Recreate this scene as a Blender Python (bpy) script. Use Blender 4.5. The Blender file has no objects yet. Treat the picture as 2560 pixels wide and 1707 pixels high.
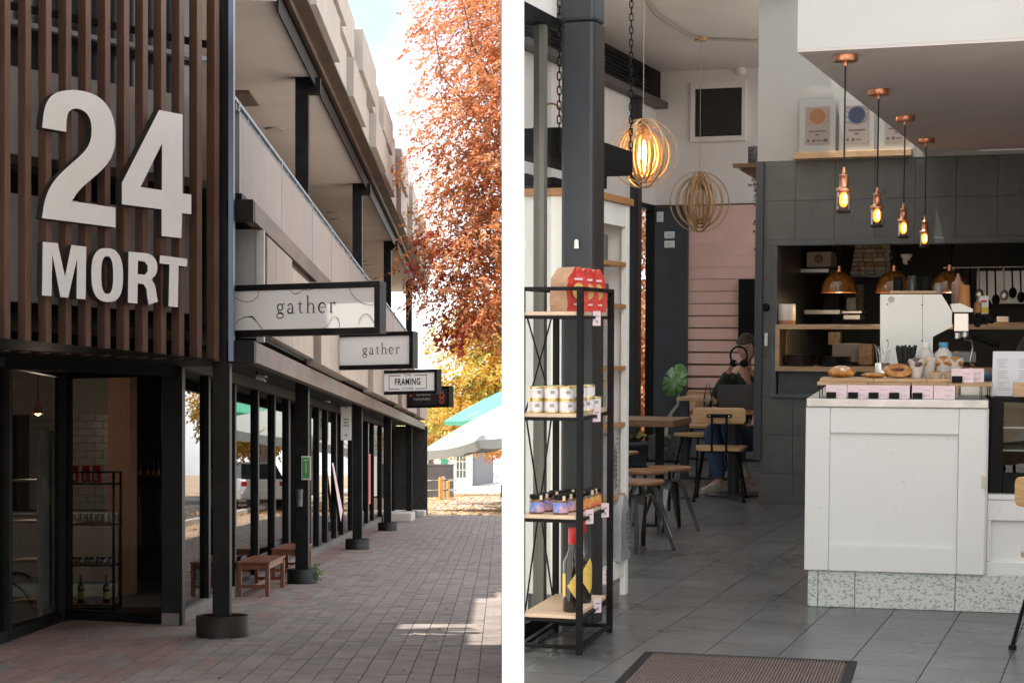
import bpy, bmesh, math, random
import numpy as np
from mathutils import Vector, Matrix, geometry
random.seed(7); rng = np.random.default_rng(7)
S = bpy.context.scene
COL = S.collection
R = math.radians
# ---------------------------------------------------------------- camera, sky, sun, exposure
FPX, U0, V0, HC = 4500.0, 1255.0, 1150.0, 1.6     # focal length in photo pixels, straight-ahead point, camera height
cam = bpy.data.cameras.new('camera'); camo = bpy.data.objects.new('camera', cam); COL.objects.link(camo)
cam.sensor_width = 36.0; cam.sensor_fit = 'HORIZONTAL'; cam.lens = FPX / 2560 * 36
cam.shift_x = (1280 - U0) / 2560; cam.shift_y = (V0 - 853.5) / 2560
cam.clip_start = 0.1; cam.clip_end = 3000
camo.location = (0, 0, HC); camo.rotation_euler = (R(90), 0, 0)
S.camera = camo
SUN_AZ, SUN_EL = 75.0, 74.0        # sun stands behind and to the left of the camera
sd = Vector((-math.sin(R(SUN_AZ)) * math.cos(R(SUN_EL)), -math.cos(R(SUN_AZ)) * math.cos(R(SUN_EL)), math.sin(R(SUN_EL))))
W = bpy.data.worlds.new('World'); S.world = W; W.use_nodes = True
nt = W.node_tree; nt.nodes.clear()
def nd(t, **k):
    n = nt.nodes.new(t)
    for a, b in k.items(): setattr(n, a, b)
    return n
CLOUD_SHIFT = (0, 0, 0)
sky = nd('ShaderNodeTexSky', sky_type='NISHITA', sun_disc=False)
sky.sun_elevation = R(SUN_EL); sky.sun_rotation = math.atan2(sd.x, sd.y)
tc = nd('ShaderNodeTexCoord')
mp = nd('ShaderNodeMapping'); mp.inputs['Scale'].default_value = (1.2, 1.2, 2.6); mp.inputs['Location'].default_value = (.35, .1, .2)
no = nd('ShaderNodeTexNoise'); no.inputs['Scale'].default_value = 2.2; no.inputs['Detail'].default_value = 9; no.inputs['Roughness'].default_value = .62
rp = nd('ShaderNodeValToRGB'); rp.color_ramp.elements[0].position = .30; rp.color_ramp.elements[1].position = .50
mx = nd('ShaderNodeMix', data_type='RGBA'); mx.inputs[7].default_value = (9.6, 9.7, 9.8, 1)
bg = nd('ShaderNodeBackground'); bg.inputs[1].default_value = 0.1
wo = nd('ShaderNodeOutputWorld')
L = nt.links.new
L(tc.outputs['Generated'], mp.inputs[0]); L(mp.outputs[0], no.inputs['Vector']); L(no.outputs[0], rp.inputs[0])
n2 = nd('ShaderNodeTexNoise'); n2.inputs['Scale'].default_value = 3.1; n2.inputs['Detail'].default_value = 6; n2.inputs['Roughness'].default_value = .55
m2_ = nd('ShaderNodeMapping'); m2_.inputs['Location'].default_value = CLOUD_SHIFT; L(tc.outputs['Generated'], m2_.inputs[0]); L(m2_.outputs[0], n2.inputs['Vector'])
r2 = nd('ShaderNodeValToRGB'); r2.color_ramp.elements[0].position = .40; r2.color_ramp.elements[1].position = .58; r2.color_ramp.elements[0].color = (2.7, 2.9, 3.15, 1); r2.color_ramp.elements[1].color = (12.5, 12.5, 12.4, 1); L(n2.outputs[0], r2.inputs[0]); L(r2.outputs[0], mx.inputs[7])
L(rp.outputs[0], mx.inputs[0]); L(sky.outputs[0], mx.inputs[6]); L(mx.outputs[2], bg.inputs[0]); L(bg.outputs[0], wo.inputs[0])
sl = bpy.data.lights.new('sun', 'SUN'); sl.energy = 3.0; sl.angle = R(.55); sl.color = (1, .93, .82)
slo = bpy.data.objects.new('sun', sl); COL.objects.link(slo); slo.rotation_euler = sd.to_track_quat('Z', 'Y').to_euler()
vs = S.view_settings; vs.view_transform = 'Standard'; vs.look = 'None'; vs.exposure = 1.8; vs.gamma = 1; vs.use_curve_mapping = False
S.render.engine = 'CYCLES'
S.cycles.use_denoising = True; S.cycles.max_bounces = 8; S.cycles.transparent_max_bounces = 24
S.cycles.diffuse_bounces = 6; S.cycles.glossy_bounces = 4; S.cycles.sample_clamp_indirect = 6; S.cycles.caustics_reflective = False; S.cycles.caustics_refractive = False

# ---------------------------------------------------------------- pixel -> place
def P(u, v, Y): return Vector(((u - U0) / FPX * Y, Y, HC - (v - V0) / FPX * Y))
def G(u, v): return P(u, v, HC * FPX / (v - V0))
TH = math.atan(335 / FPX); HCAFE = 1.37
MCAFE = Matrix.Translation((0, 0, HC)) @ Matrix.Rotation(TH, 4, 'X') @ Matrix.Translation((0, 0, -HCAFE))
RINV = Matrix.Rotation(-TH, 3, 'X')
def cdir(u, v): return RINV @ Vector(((u - U0) / FPX, 1, -(v - V0) / FPX))
CO = Vector((0, 0, HCAFE))
def C(u, v, Y): d = cdir(u, v); return CO + d * (Y / d.y)
def CZ(u, v, z): d = cdir(u, v); return CO + d * ((z - HCAFE) / d.z)
def CF(u, v): return CZ(u, v, 0)
def CPL(u, v, p, n): d = cdir(u, v); return CO + d * ((p - CO).dot(n) / d.dot(n))
def PPL(u, v, p, n):
    o = Vector((0, 0, HC)); d = Vector(((u - U0) / FPX, 1, -(v - V0) / FPX)); return o + d * ((p - o).dot(n) / d.dot(n))
YAW = R(-19.5)
cax = Vector((math.cos(YAW), math.sin(YAW), 0)); dax = Vector((-math.sin(YAW), math.cos(YAW), 0)); UPZ = Vector((0, 0, 1))

# ---------------------------------------------------------------- materials
MATS = {}
def mat(name, col, rough=.6, metal=0, var=.0, vscale=8, bump=0, bscale=60, rnd=0, emit=None, estr=0, spec=.5, stretch=None, col2=None, coat=0, detail=6, lo=.35, hi=.65, patch=0, pscale=.9, nospot=False):
    if name in MATS: return MATS[name]
    m = bpy.data.materials.new(name); m.use_nodes = True; t = m.node_tree; b = t.nodes['Principled BSDF']
    b.inputs['Base Color'].default_value = (*col, 1); b.inputs['Roughness'].default_value = rough; b.inputs['Metallic'].default_value = metal
    b.inputs['Specular IOR Level'].default_value = spec; b.inputs['Coat Weight'].default_value = coat
    if emit: b.inputs['Emission Color'].default_value = (*emit, 1); b.inputs['Emission Strength'].default_value = estr
    def n(ty): return t.nodes.new(ty)
    vec = None
    if var or bump or col2:
        c = n('ShaderNodeTexCoord'); g = n('ShaderNodeMapping'); t.links.new(c.outputs['Object'], g.inputs[0])
        if rnd:
            oi = n('ShaderNodeObjectInfo'); mu = n('ShaderNodeMath'); mu.operation = 'MULTIPLY'; mu.inputs[1].default_value = 61.0; t.links.new(oi.outputs['Random'], mu.inputs[0]); t.links.new(mu.outputs[0], g.inputs['Location'])
        if stretch: g.inputs['Scale'].default_value = stretch
        vec = g.outputs[0]
    out = None
    if var or col2:
        x = n('ShaderNodeTexNoise'); x.inputs['Scale'].default_value = vscale; x.inputs['Detail'].default_value = detail; x.inputs['Roughness'].default_value = .65
        t.links.new(vec, x.inputs['Vector'])
        r = n('ShaderNodeValToRGB'); r.color_ramp.elements[0].position = lo; r.color_ramp.elements[1].position = hi
        c2 = col2 if col2 else tuple(min(1, q * (1 + var)) for q in col); c1 = col if col2 else tuple(q * (1 - var) for q in col)
        r.color_ramp.elements[0].color = (*c1, 1); r.color_ramp.elements[1].color = (*c2, 1)
        t.links.new(x.outputs[0], r.inputs[0]); out = r.outputs[0]
    if rnd:
        o = n('ShaderNodeObjectInfo'); gi = n('ShaderNodeNewGeometry'); ad = n('ShaderNodeMath'); ad.operation = 'ADD'
        fr = n('ShaderNodeMath'); fr.operation = 'FRACT'
        t.links.new(o.outputs['Random'], ad.inputs[0]); t.links.new(gi.outputs['Random Per Island'], ad.inputs[1]); t.links.new(ad.outputs[0], fr.inputs[0])
        mr = n('ShaderNodeMapRange'); mr.inputs[3].default_value = 1 - rnd; mr.inputs[4].default_value = 1 + rnd
        t.links.new(fr.outputs[0], mr.inputs[0])
        h = n('ShaderNodeHueSaturation')
        if out: t.links.new(out, h.inputs['Color'])
        else: h.inputs['Color'].default_value = (*col, 1)
        t.links.new(mr.outputs[0], h.inputs['Value']); out = h.outputs[0]
    if patch:
        gp = n('ShaderNodeNewGeometry'); x = n('ShaderNodeTexNoise'); x.inputs['Scale'].default_value = pscale; x.inputs['Detail'].default_value = 9; x.inputs['Roughness'].default_value = .7; t.links.new(gp.outputs['Position'], x.inputs['Vector'])
        r = n('ShaderNodeMapRange'); r.inputs[1].default_value = .3; r.inputs[2].default_value = .7; r.inputs[3].default_value = 1 - patch; r.inputs[4].default_value = 1 + patch; t.links.new(x.outputs[0], r.inputs[0])
        y = n('ShaderNodeTexNoise'); y.inputs['Scale'].default_value = 9; y.inputs['Detail'].default_value = 2; t.links.new(gp.outputs['Position'], y.inputs['Vector'])
        r3 = n('ShaderNodeMapRange'); r3.inputs[1].default_value = .70; r3.inputs[2].default_value = .74; r3.inputs[3].default_value = 1; r3.inputs[4].default_value = .97 if nospot else .6; t.links.new(y.outputs[0], r3.inputs[0])
        mm = n('ShaderNodeMath'); mm.operation = 'MULTIPLY'; t.links.new(r.outputs[0], mm.inputs[0]); t.links.new(r3.outputs[0], mm.inputs[1])
        h = n('ShaderNodeHueSaturation'); t.links.new(mm.outputs[0], h.inputs['Value'])
        if out: t.links.new(out, h.inputs['Color'])
        else: h.inputs['Color'].default_value = (*col, 1)
        out = h.outputs[0]
        rr = n('ShaderNodeMapRange'); rr.inputs[1].default_value = .3; rr.inputs[2].default_value = .7; rr.inputs[3].default_value = rough * .75; rr.inputs[4].default_value = min(1, rough * 1.3); t.links.new(x.outputs[0], rr.inputs[0]); t.links.new(rr.outputs[0], b.inputs['Roughness'])
    if out: t.links.new(out, b.inputs['Base Color'])
    if bump:
        x = n('ShaderNodeTexNoise'); x.inputs['Scale'].default_value = bscale; x.inputs['Detail'].default_value = 5
        t.links.new(vec, x.inputs['Vector']); bp = n('ShaderNodeBump'); bp.inputs['Strength'].default_value = bump; bp.inputs['Distance'].default_value = .02
        t.links.new(x.outputs[0], bp.inputs['Height']); t.links.new(bp.outputs[0], b.inputs['Normal'])
    MATS[name] = m; return m
def glassmat(name, tint=(.9, .95, .93), ior=1.5, rough=0.0):
    m = bpy.data.materials.new(name); m.use_nodes = True; t = m.node_tree; t.nodes.clear()
    fr = t.nodes.new('ShaderNodeFresnel'); fr.inputs[0].default_value = ior
    tr = t.nodes.new('ShaderNodeBsdfTransparent'); tr.inputs[0].default_value = (*tint, 1)
    gl = t.nodes.new('ShaderNodeBsdfGlossy'); gl.inputs['Roughness'].default_value = rough
    mi = t.nodes.new('ShaderNodeMixShader'); o = t.nodes.new('ShaderNodeOutputMaterial')
    t.links.new(fr.outputs[0], mi.inputs[0]); t.links.new(tr.outputs[0], mi.inputs[1]); t.links.new(gl.outputs[0], mi.inputs[2]); t.links.new(mi.outputs[0], o.inputs[0])
    MATS[name] = m; return m
def leafmat(name, cols, trans=.35, rough=.5):
    m = bpy.data.materials.new(name); m.use_nodes = True; t = m.node_tree; t.nodes.clear()
    g = t.nodes.new('ShaderNodeNewGeometry'); r = t.nodes.new('ShaderNodeValToRGB'); el = r.color_ramp.elements
    el[0].color = (*cols[0], 1); el[1].color = (*cols[-1], 1)
    for i, c in enumerate(cols[1:-1]): e = el.new((i + 1) / (len(cols) - 1)); e.color = (*c, 1)
    tx = t.nodes.new('ShaderNodeTexCoord'); nz = t.nodes.new('ShaderNodeTexNoise'); nz.inputs['Scale'].default_value = .9; nz.inputs['Detail'].default_value = 2
    t.links.new(tx.outputs['Object'], nz.inputs['Vector'])
    ma = t.nodes.new('ShaderNodeMath'); ma.operation = 'MULTIPLY_ADD'; ma.inputs[1].default_value = .55
    m2 = t.nodes.new('ShaderNodeMapRange'); m2.inputs[1].default_value = .3; m2.inputs[2].default_value = .7; m2.inputs[3].default_value = -.05; m2.inputs[4].default_value = .5
    t.links.new(nz.outputs[0], m2.inputs[0]); t.links.new(g.outputs['Random Per Island'], ma.inputs[0]); t.links.new(m2.outputs[0], ma.inputs[2])
    t.links.new(ma.outputs[0], r.inputs[0])
    d = t.nodes.new('ShaderNodeBsdfPrincipled'); d.inputs['Roughness'].default_value = rough; tl = t.nodes.new('ShaderNodeBsdfTranslucent')
    mi = t.nodes.new('ShaderNodeMixShader'); mi.inputs[0].default_value = trans; o = t.nodes.new('ShaderNodeOutputMaterial')
    t.links.new(r.outputs[0], d.inputs['Base Color']); t.links.new(r.outputs[0], tl.inputs[0]); t.links.new(d.outputs[0], mi.inputs[1]); t.links.new(tl.outputs[0], mi.inputs[2]); t.links.new(mi.outputs[0], o.inputs[0])
    MATS[name] = m; return m
black = mat('black_steel', (.007, .007, .0078), .5, .0, var=.5, vscale=5, bump=.06, bscale=40, spec=.14)
blackmat = mat('matt_black', (.007, .007, .0078), .6, spec=.14)
charcoal = mat('charcoal_paint', (.028, .032, .038), .5, var=.18, vscale=3, bump=.05, bscale=90)
navy = mat('navy_paint', (.033, .042, .055), .5, var=.15, vscale=3)
white = mat('white_paint', (.76, .77, .76), .5, var=.04, vscale=5)
whitegloss = mat('white_print', (.8, .8, .8), .35)
wallwhite = mat('plaster_white', (.70, .68, .665), .8, var=.03, vscale=2, bump=.03, bscale=120)
wood = mat('oak', (.46, .30, .17), .5, var=.22, vscale=7, stretch=(1.2, 9, 9), rnd=.06)
woodpale = mat('pale_oak', (.55, .41, .29), .55, var=.16, vscale=7, stretch=(1.5, 12, 12), rnd=.05)
wooddark = mat('walnut', (.17, .085, .045), .4, var=.3, vscale=6, stretch=(1.5, 10, 10), rnd=.08)
woodorange = mat('honey_wood', (.40, .20, .075), .42, var=.2, vscale=6, stretch=(2, 10, 10), rnd=.06)
benchwood = mat('bench_hardwood', (.16, .048, .016), .5, var=.3, vscale=9, stretch=(8, 1.5, 8), rnd=.15)
copper = mat('copper', (.72, .33, .2), .28, 1, var=.12, vscale=20)
steel = mat('brushed_steel', (.62, .62, .6), .3, 1, var=.06, vscale=10, stretch=(1, 1, 20))
galv = mat('galvanised', (.45, .46, .47), .45, .6, var=.12, vscale=12)
gun = mat('gunmetal', (.13, .13, .13), .38, .85, var=.2, vscale=10)
glass = glassmat('glass', (.88, .92, .9)); darkglass = glassmat('tinted_glass', (.42, .43, .42), 1.65)
clearglass = glassmat('clear_glass', (.93, .96, .95), 1.4)
pinkcard = mat('pink_card', (.72, .56, .60), .6); ink = mat('ink', (.05, .05, .05), .6); greyink = mat('grey_ink', (.3, .28, .29), .6)

# ---------------------------------------------------------------- mesh builder
class MB:
    def __init__(s): s.v = []; s.f = []; s.m = []; s.sm = []
    def add(s, vs, fs, mi=0, smooth=False):
        o = len(s.v); s.v += [tuple(q) for q in vs]; s.f += [tuple(i + o for i in f) for f in fs]; s.m += [mi] * len(fs); s.sm += [smooth] * len(fs); return s
    def box(s, c, d, rz=0, mi=0, M=None):
        x, y, z = d[0] / 2, d[1] / 2, d[2] / 2; c = Vector(c)
        vs = [Vector(p) for p in ((-x, -y, -z), (x, -y, -z), (x, y, -z), (-x, y, -z), (-x, -y, z), (x, -y, z), (x, y, z), (-x, y, z))]
        if M is None: M = Matrix.Rotation(rz, 3, 'Z') if rz else None
        if M is not None: vs = [M @ q for q in vs]
        return s.add([q + c for q in vs], [(3, 2, 1, 0), (4, 5, 6, 7), (0, 1, 5, 4), (1, 2, 6, 5), (2, 3, 7, 6), (3, 0, 4, 7)], mi)
    def b2(s, x0, x1, y0, y1, z0, z1, mi=0): return s.box(((x0 + x1) / 2, (y0 + y1) / 2, (z0 + z1) / 2), (abs(x1 - x0), abs(y1 - y0), abs(z1 - z0)), mi=mi)
    def bar(s, a, b, w, h=None, mi=0, up=None):
        a = Vector(a); b = Vector(b); h = h or w; z = (b - a).normalized(); u = Vector(up) if up else (Vector((0, 0, 1)) if abs(z.z) < .95 else Vector((1, 0, 0)))
        x = z.cross(u).normalized(); y = x.cross(z); M = Matrix((x, y, z)).transposed()
        return s.box((a + b) / 2, (w, h, (b - a).length), mi=mi, M=M)
    def tube(s, pts, r, n=8, mi=0, caps=True, closed=False):
        pts = [Vector(p) for p in pts]; rs = r if isinstance(r, (list, tuple)) else [r] * len(pts); vs = []; N = len(pts); x = None
        for i, p in enumerate(pts):
            t = (pts[(i + 1) % N] - pts[i - 1]) if closed else (pts[min(i + 1, N - 1)] - pts[max(i - 1, 0)])
            t.normalize()
            if x is None: x = t.cross(Vector((0, 0, 1)) if abs(t.z) < .9 else Vector((1, 0, 0))).normalized()
            else: x = (x - t * x.dot(t)).normalized()
            y = t.cross(x)
            for k in range(n): a = 2 * math.pi * k / n; vs.append(p + (x * math.cos(a) + y * math.sin(a)) * rs[i])
        fs = []
        for i in range(N if closed else N - 1):
            for k in range(n): j = (k + 1) % n; q = (i + 1) % N; fs.append((i * n + k, i * n + j, q * n + j, q * n + k))
        s.add(vs, fs, mi, True)
        if caps and not closed: s.add(vs[:n], [tuple(reversed(range(n)))], mi); s.add(vs[-n:], [tuple(range(n))], mi)
        return s
    def cyl(s, c, r, h, n=20, mi=0, r2=None): c = Vector(c); return s.tube([c, c + Vector((0, 0, h))], [r, r if r2 is None else r2], n, mi)
    def lathe(s, prof, n=20, c=(0, 0, 0), mi=0, M=None, capb=True, capt=True, sq=(1, 1)):
        c = Vector(c); vs = []
        for r, z in prof:
            for k in range(n):
                a = 2 * math.pi * k / n; q = Vector((r * math.cos(a) * sq[0], r * math.sin(a) * sq[1], z)); vs.append((M @ q if M else q) + c)
        fs = [(i * n + k, i * n + (k + 1) % n, (i + 1) * n + (k + 1) % n, (i + 1) * n + k) for i in range(len(prof) - 1) for k in range(n)]
        s.add(vs, fs, mi, True)
        if capb: s.add(vs[:n], [tuple(reversed(range(n)))], mi)
        if capt: s.add(vs[-n:], [tuple(range(n))], mi)
        return s
    def poly(s, loops, ext, mi=0):      # loops: outline + holes, 3D points; ext: extrusion vector
        loops = [[Vector(p) for p in lp] for lp in loops]; ext = Vector(ext)
        tris = geometry.tessellate_polygon(loops); flat = [p for lp in loops for p in lp]; n = len(flat)
        nrm = Vector((0, 0, 0))
        for t in tris: nrm += (flat[t[1]] - flat[t[0]]).cross(flat[t[2]] - flat[t[0]])
        s.add(flat, [t if nrm.dot(ext) < 0 else tuple(reversed(t)) for t in tris], mi)
        if ext.length > 1e-9:
            s.add([p + ext for p in flat], [t if nrm.dot(ext) > 0 else tuple(reversed(t)) for t in tris], mi)
            o = 0
            for lp in loops:
                k = len(lp); s.add(lp + [p + ext for p in lp], [(i, (i + 1) % k, (i + 1) % k + k, i + k) for i in range(k)], mi); o += k
        return s
    def grid(s, fn, nu, nv, mi=0, smooth=True, wrap=False):
        vs = [fn(i / (nu - (0 if wrap else 1)), j / (nv - 1)) for j in range(nv) for i in range(nu)]
        fs = [(j * nu + i, j * nu + (i + 1) % nu, (j + 1) * nu + (i + 1) % nu, (j + 1) * nu + i) for j in range(nv - 1) for i in range(nu if wrap else nu - 1)]
        return s.add(vs, fs, mi, smooth)
    def ball(s, c, r, n=16, m=10, mi=0):
        c = Vector(c); r = r if isinstance(r, (tuple, list)) else (r, r, r)
        return s.grid(lambda a, b: c + Vector((r[0] * math.sin(math.pi * b) * math.cos(2 * math.pi * a), r[1] * math.sin(math.pi * b) * math.sin(2 * math.pi * a), -r[2] * math.cos(math.pi * b))), n, m, mi, True, True)
def mesh(mb, name, mats):
    me = bpy.data.meshes.new(name); me.from_pydata(mb.v, [], mb.f); me.validate(clean_customdata=False)
    if len(me.polygons) == len(mb.m):
        me.polygons.foreach_set('material_index', mb.m); me.polygons.foreach_set('use_smooth', mb.sm)
    for m in (mats if isinstance(mats, (list, tuple)) else [mats]): me.materials.append(m)
    return me
CAFE = []; BASIS = {}
def basis(o):
    while o.parent: o = o.parent
    return BASIS.get(o.name, Matrix())
def link(name, data, parent=None, bev=0, local=False):
    o = bpy.data.objects.new(name, data); COL.objects.link(o)
    if parent is not None:
        o.parent = parent
        if not local: data.transform(basis(parent).inverted())
    if bev: b = o.modifiers.new('bevel', 'BEVEL'); b.width = bev; b.segments = 2; b.limit_method = 'ANGLE'; b.harden_normals = False
    return o
def part(name, mb, m, parent, bev=0, local=False, label=None, kind=None):
    o = link(name, mesh(mb, name, m), parent, bev, local)
    if label: o['label'] = label
    if kind: o['kind'] = kind
    return o
def tag(o, label, cat, group=None):
    o['label'] = label; o['category'] = cat
    if group: o['group'] = group
    return o
def thing(name, label, cat, loc=(0, 0, 0), rz=0, group=None, cafe=False):
    o = bpy.data.objects.new(name, None); COL.objects.link(o); o.empty_display_size = .1
    B = Matrix.Translation(loc) @ Matrix.Rotation(rz, 4, 'Z'); BASIS[o.name] = B; o.matrix_basis = (MCAFE @ B) if cafe else B
    return tag(o, label, cat, group)
def single(name, mb, m, label, cat, loc=(0, 0, 0), rz=0, group=None, cafe=False, bev=0, local=True):
    me = mesh(mb, name, m); B = Matrix.Translation(loc) @ Matrix.Rotation(rz, 4, 'Z')
    if not local: me.transform(B.inverted())
    o = link(name, me, None, bev); BASIS[o.name] = B; o.matrix_basis = (MCAFE @ B) if cafe else B
    return tag(o, label, cat, group)
def struct(name, mb, m, cafe=False, kind='structure', bev=0):
    o = link(name, mesh(mb, name, m), None, bev); BASIS[o.name] = Matrix()
    o.matrix_basis = MCAFE.copy() if cafe else Matrix()
    o['kind'] = kind; return o
def copy(root, label, loc, rz=0, cafe=False, scale=None):
    kids = {}
    for c in COL.objects: 
        if c.parent: kids.setdefault(c.parent.name, []).append(c)
    def rec(o, par):
        c = o.copy(); COL.objects.link(c)
        if par is not None: c.parent = par
        for k in kids.get(o.name, []): rec(k, c)
        return c
    r = rec(root, None); B = Matrix.Translation(loc) @ Matrix.Rotation(rz, 4, 'Z')
    BASIS[r.name] = B; r.matrix_basis = (MCAFE @ B) if cafe else B
    if scale: r.scale = (scale,) * 3
    r['label'] = label; return r
def text(s, parent, org, right, up, h, m, name='lettering', bold=0, sx=1, ext=.0015, align='CENTER', space=1):
    cu = bpy.data.curves.new('t', 'FONT'); cu.body = s; cu.size = 1; cu.extrude = 0; cu.offset = bold; cu.align_x = align; cu.align_y = 'CENTER'; cu.space_character = space; cu.resolution_u = 3
    t = bpy.data.objects.new('t', cu); COL.objects.link(t); dg = bpy.context.evaluated_depsgraph_get(); dg.update()
    me = bpy.data.meshes.new_from_object(t.evaluated_get(dg)); bpy.data.objects.remove(t); bpy.data.curves.remove(cu)
    right = Vector(right).normalized(); up = Vector(up).normalized(); n = right.cross(up)
    M = Matrix((right * h * sx, up * h, n)).transposed().to_4x4(); M.translation = Vector(org) + n * ext
    me.transform(M); me.materials.clear(); me.materials.append(m); me.name = name
    return link(name, me, parent)
def strokes(lines, parent, org, right, up, m, name='lettering', off=.0015):   # lines: [(x,y,w)...] flat ribbons in a plane
    right = Vector(right).normalized(); up = Vector(up).normalized(); n = right.cross(up); org = Vector(org) + n * off; mb = MB()
    for ln in lines:
        for k in range(len(ln)):
            pass
        vs = []; N = len(ln)
        for i, (x, y, w) in enumerate(ln):
            a = Vector((ln[max(i - 1, 0)][0], ln[max(i - 1, 0)][1])); b = Vector((ln[min(i + 1, N - 1)][0], ln[min(i + 1, N - 1)][1])); t = (b - a)
            t = t.normalized() if t.length > 1e-9 else Vector((1, 0)); q = Vector((-t.y, t.x)) * w / 2
            for sg in (1, -1): vs.append(org + right * (x + q.x * sg) + up * (y + q.y * sg))
        mb.add(vs, [(2 * i, 2 * i + 1, 2 * i + 3, 2 * i + 2) for i in range(N - 1)])
    return part(name, mb, m, parent)
def arc(cx, cy, rx, ry, a0, a1, n, w0, w1=None, wm=None):
    out = []
    for i in range(n + 1):
        t = i / n; a = R(a0 + (a1 - a0) * t); w1_ = w0 if w1 is None else w1; w = w0 + (w1_ - w0) * t
        if wm is not None: w = w0 + (wm - w0) * math.sin(math.pi * t)
        out.append((cx + rx * math.cos(a), cy + ry * math.sin(a), w))
    return out
def foliage(name, clumps, ntwig, nleaf, size, m, parent, droop=.4, seed=1, shell=.55, aspect=.42):
    g = np.random.default_rng(seed); V = []; wts = np.array([c[3] * c[4] * c[5] for c in clumps]) ** .75; wts /= wts.sum()
    idx = g.choice(len(clumps), ntwig, p=wts); cl = np.array(clumps)[idx]
    d = g.normal(size=(ntwig, 3)); d /= np.linalg.norm(d, axis=1)[:, None]; r = (shell + (1 - shell) * g.random(ntwig)) * np.where(g.random(ntwig) < .25, g.random(ntwig) ** .5, 1)
    lump = 1 + .22 * np.sin(d[:, 0] * 7 + idx) * np.cos(d[:, 2] * 6 + idx * 2)
    pos = cl[:, :3] + d * cl[:, 3:6] * (r * lump)[:, None]
    dr = d * np.array([1, 1, .5]) + g.normal(size=(ntwig, 3)) * .45; dr[:, 2] -= droop; dr /= np.linalg.norm(dr, axis=1)[:, None]
    P_ = []; A_ = []
    for k in range(nleaf):
        t = (k + .5) / nleaf; p = pos + dr * (t * size * nleaf * .42)[..., None] if False else pos + dr * (t * size * nleaf * .42); p[:, 2] -= (t ** 2) * size * nleaf * .12
        side = np.cross(dr, [0, 0, 1.0]); side /= (np.linalg.norm(side, axis=1)[:, None] + 1e-6)
        a = dr * .6 + side * (1 if k % 2 else -1) * .75 + g.normal(size=(ntwig, 3)) * .28; a[:, 2] -= droop * .6; a /= np.linalg.norm(a, axis=1)[:, None]
        P_.append(p + g.normal(size=(ntwig, 3)) * size * .1); A_.append(a)
    p = np.concatenate(P_); a = np.concatenate(A_); n = len(p)
    nn = g.normal(size=(n, 3)) + np.array([0, 0, 1.0]); b = np.cross(a, nn); b /= (np.linalg.norm(b, axis=1)[:, None] + 1e-6); up = np.cross(a, b)
    sz = size * (.65 + .7 * g.random(n))[:, None]
    V = np.stack([p, p + a * sz * .5 + b * sz * aspect + up * sz * .1, p + a * sz - up * sz * .06, p + a * sz * .5 - b * sz * aspect + up * sz * .1], 1).reshape(-1, 3)
    me = bpy.data.meshes.new(name); me.vertices.add(4 * n); me.vertices.foreach_set('co', V.ravel().astype(np.float32))
    me.loops.add(6 * n); q = np.arange(n)[:, None] * 4; li = np.concatenate([q, q + 1, q + 2, q, q + 2, q + 3], 1).ravel(); me.loops.foreach_set('vertex_index', li.astype(np.int32))
    me.polygons.add(2 * n); me.polygons.foreach_set('loop_start', (np.arange(2 * n) * 3).astype(np.int32)); me.update(calc_edges=True); me.validate()
    me.materials.append(m); return link(name, me, parent)
# ================================================================ GROUND AND STREET
paver_m = mat('paver', (.172, .145, .134), .8, patch=.22, var=.22, vscale=3.5, bump=.25, bscale=70, rnd=.11)
paver_red = mat('paver_red', (.195, .128, .112), .8, patch=.22, var=.15, vscale=5, bump=.25, bscale=70, rnd=.1)
joint = mat('joint_sand', (.095, .083, .076), .95, var=.3, vscale=30)
earth = mat('leafy_earth', (.30, .21, .13), .95, var=.45, vscale=1.1, bump=.5, bscale=9, col2=(.42, .33, .24))
asphalt = mat('asphalt', (.06, .06, .062), .9, var=.2, vscale=3, bump=.2, bscale=90)
concretep = mat('pale_concrete', (.44, .41, .38), .9, var=.12, vscale=1.2, bump=.15, bscale=30)
def gz(y): return 0 if y < 80 else -(y - 80) * .008
m = MB()
ys = [-80, -20, 0, 6, 12, 20, 35, 52, 80, 130, 230, 400, 900, 2500]
xs = [-900, -200, -60, -20, -6, -2, 0, 2, 6, 20, 60, 200, 900]
m.add([(x, y, gz(y) - .03) for y in ys for x in xs], [(j * 13 + i, j * 13 + i + 1, j * 13 + i + 14, j * 13 + i + 13) for j in range(len(ys) - 1) for i in range(12)])
struct('ground', m, earth)
m = MB(); m.b2(-4.9, -.002, 9.5, 52.4, -.02, -.014); pav = struct('pavement', m, joint)
def paver_mesh(w, l, name, mt):
    b = MB(); t = .0025; w /= 2; l /= 2
    b.add([(-w, -l, -.013), (w, -l, -.013), (w, l, -.013), (-w, l, -.013), (-w + t, -l + t, 0), (w - t, -l + t, 0), (w - t, l - t, 0), (-w + t, l - t, 0)],
          [(4, 5, 6, 7), (0, 1, 5, 4), (1, 2, 6, 5), (2, 3, 7, 6), (3, 0, 4, 7)])
    return b, mesh(b, name, mt)
PW, PL_ = .172, .70
pb, pm = paver_mesh(PW - .003, PL_ - .004, 'paver', paver_m); _, pmr = paver_mesh(PW - .003, PL_ - .004, 'paver', paver_red)
cells = []
for i in range(28):
    for j in range(62):
        x = -.09 - i * PW; y = 9.6 + PL_ * (j + (.5 if i % 2 else 0)) + random.uniform(-.02, .02)
        if y > 52: continue
        red = x < -2.75 and random.random() < .75 or x < -2.2 and random.random() < .25
        cells.append((y, x, red, abs(x / y) < .29 and y > 11.2))
cells.sort(); vis = [c for c in cells if c[3]]; own = set((c[0], c[1]) for c in vis[:300])
rest = MB(); restr = MB()
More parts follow.
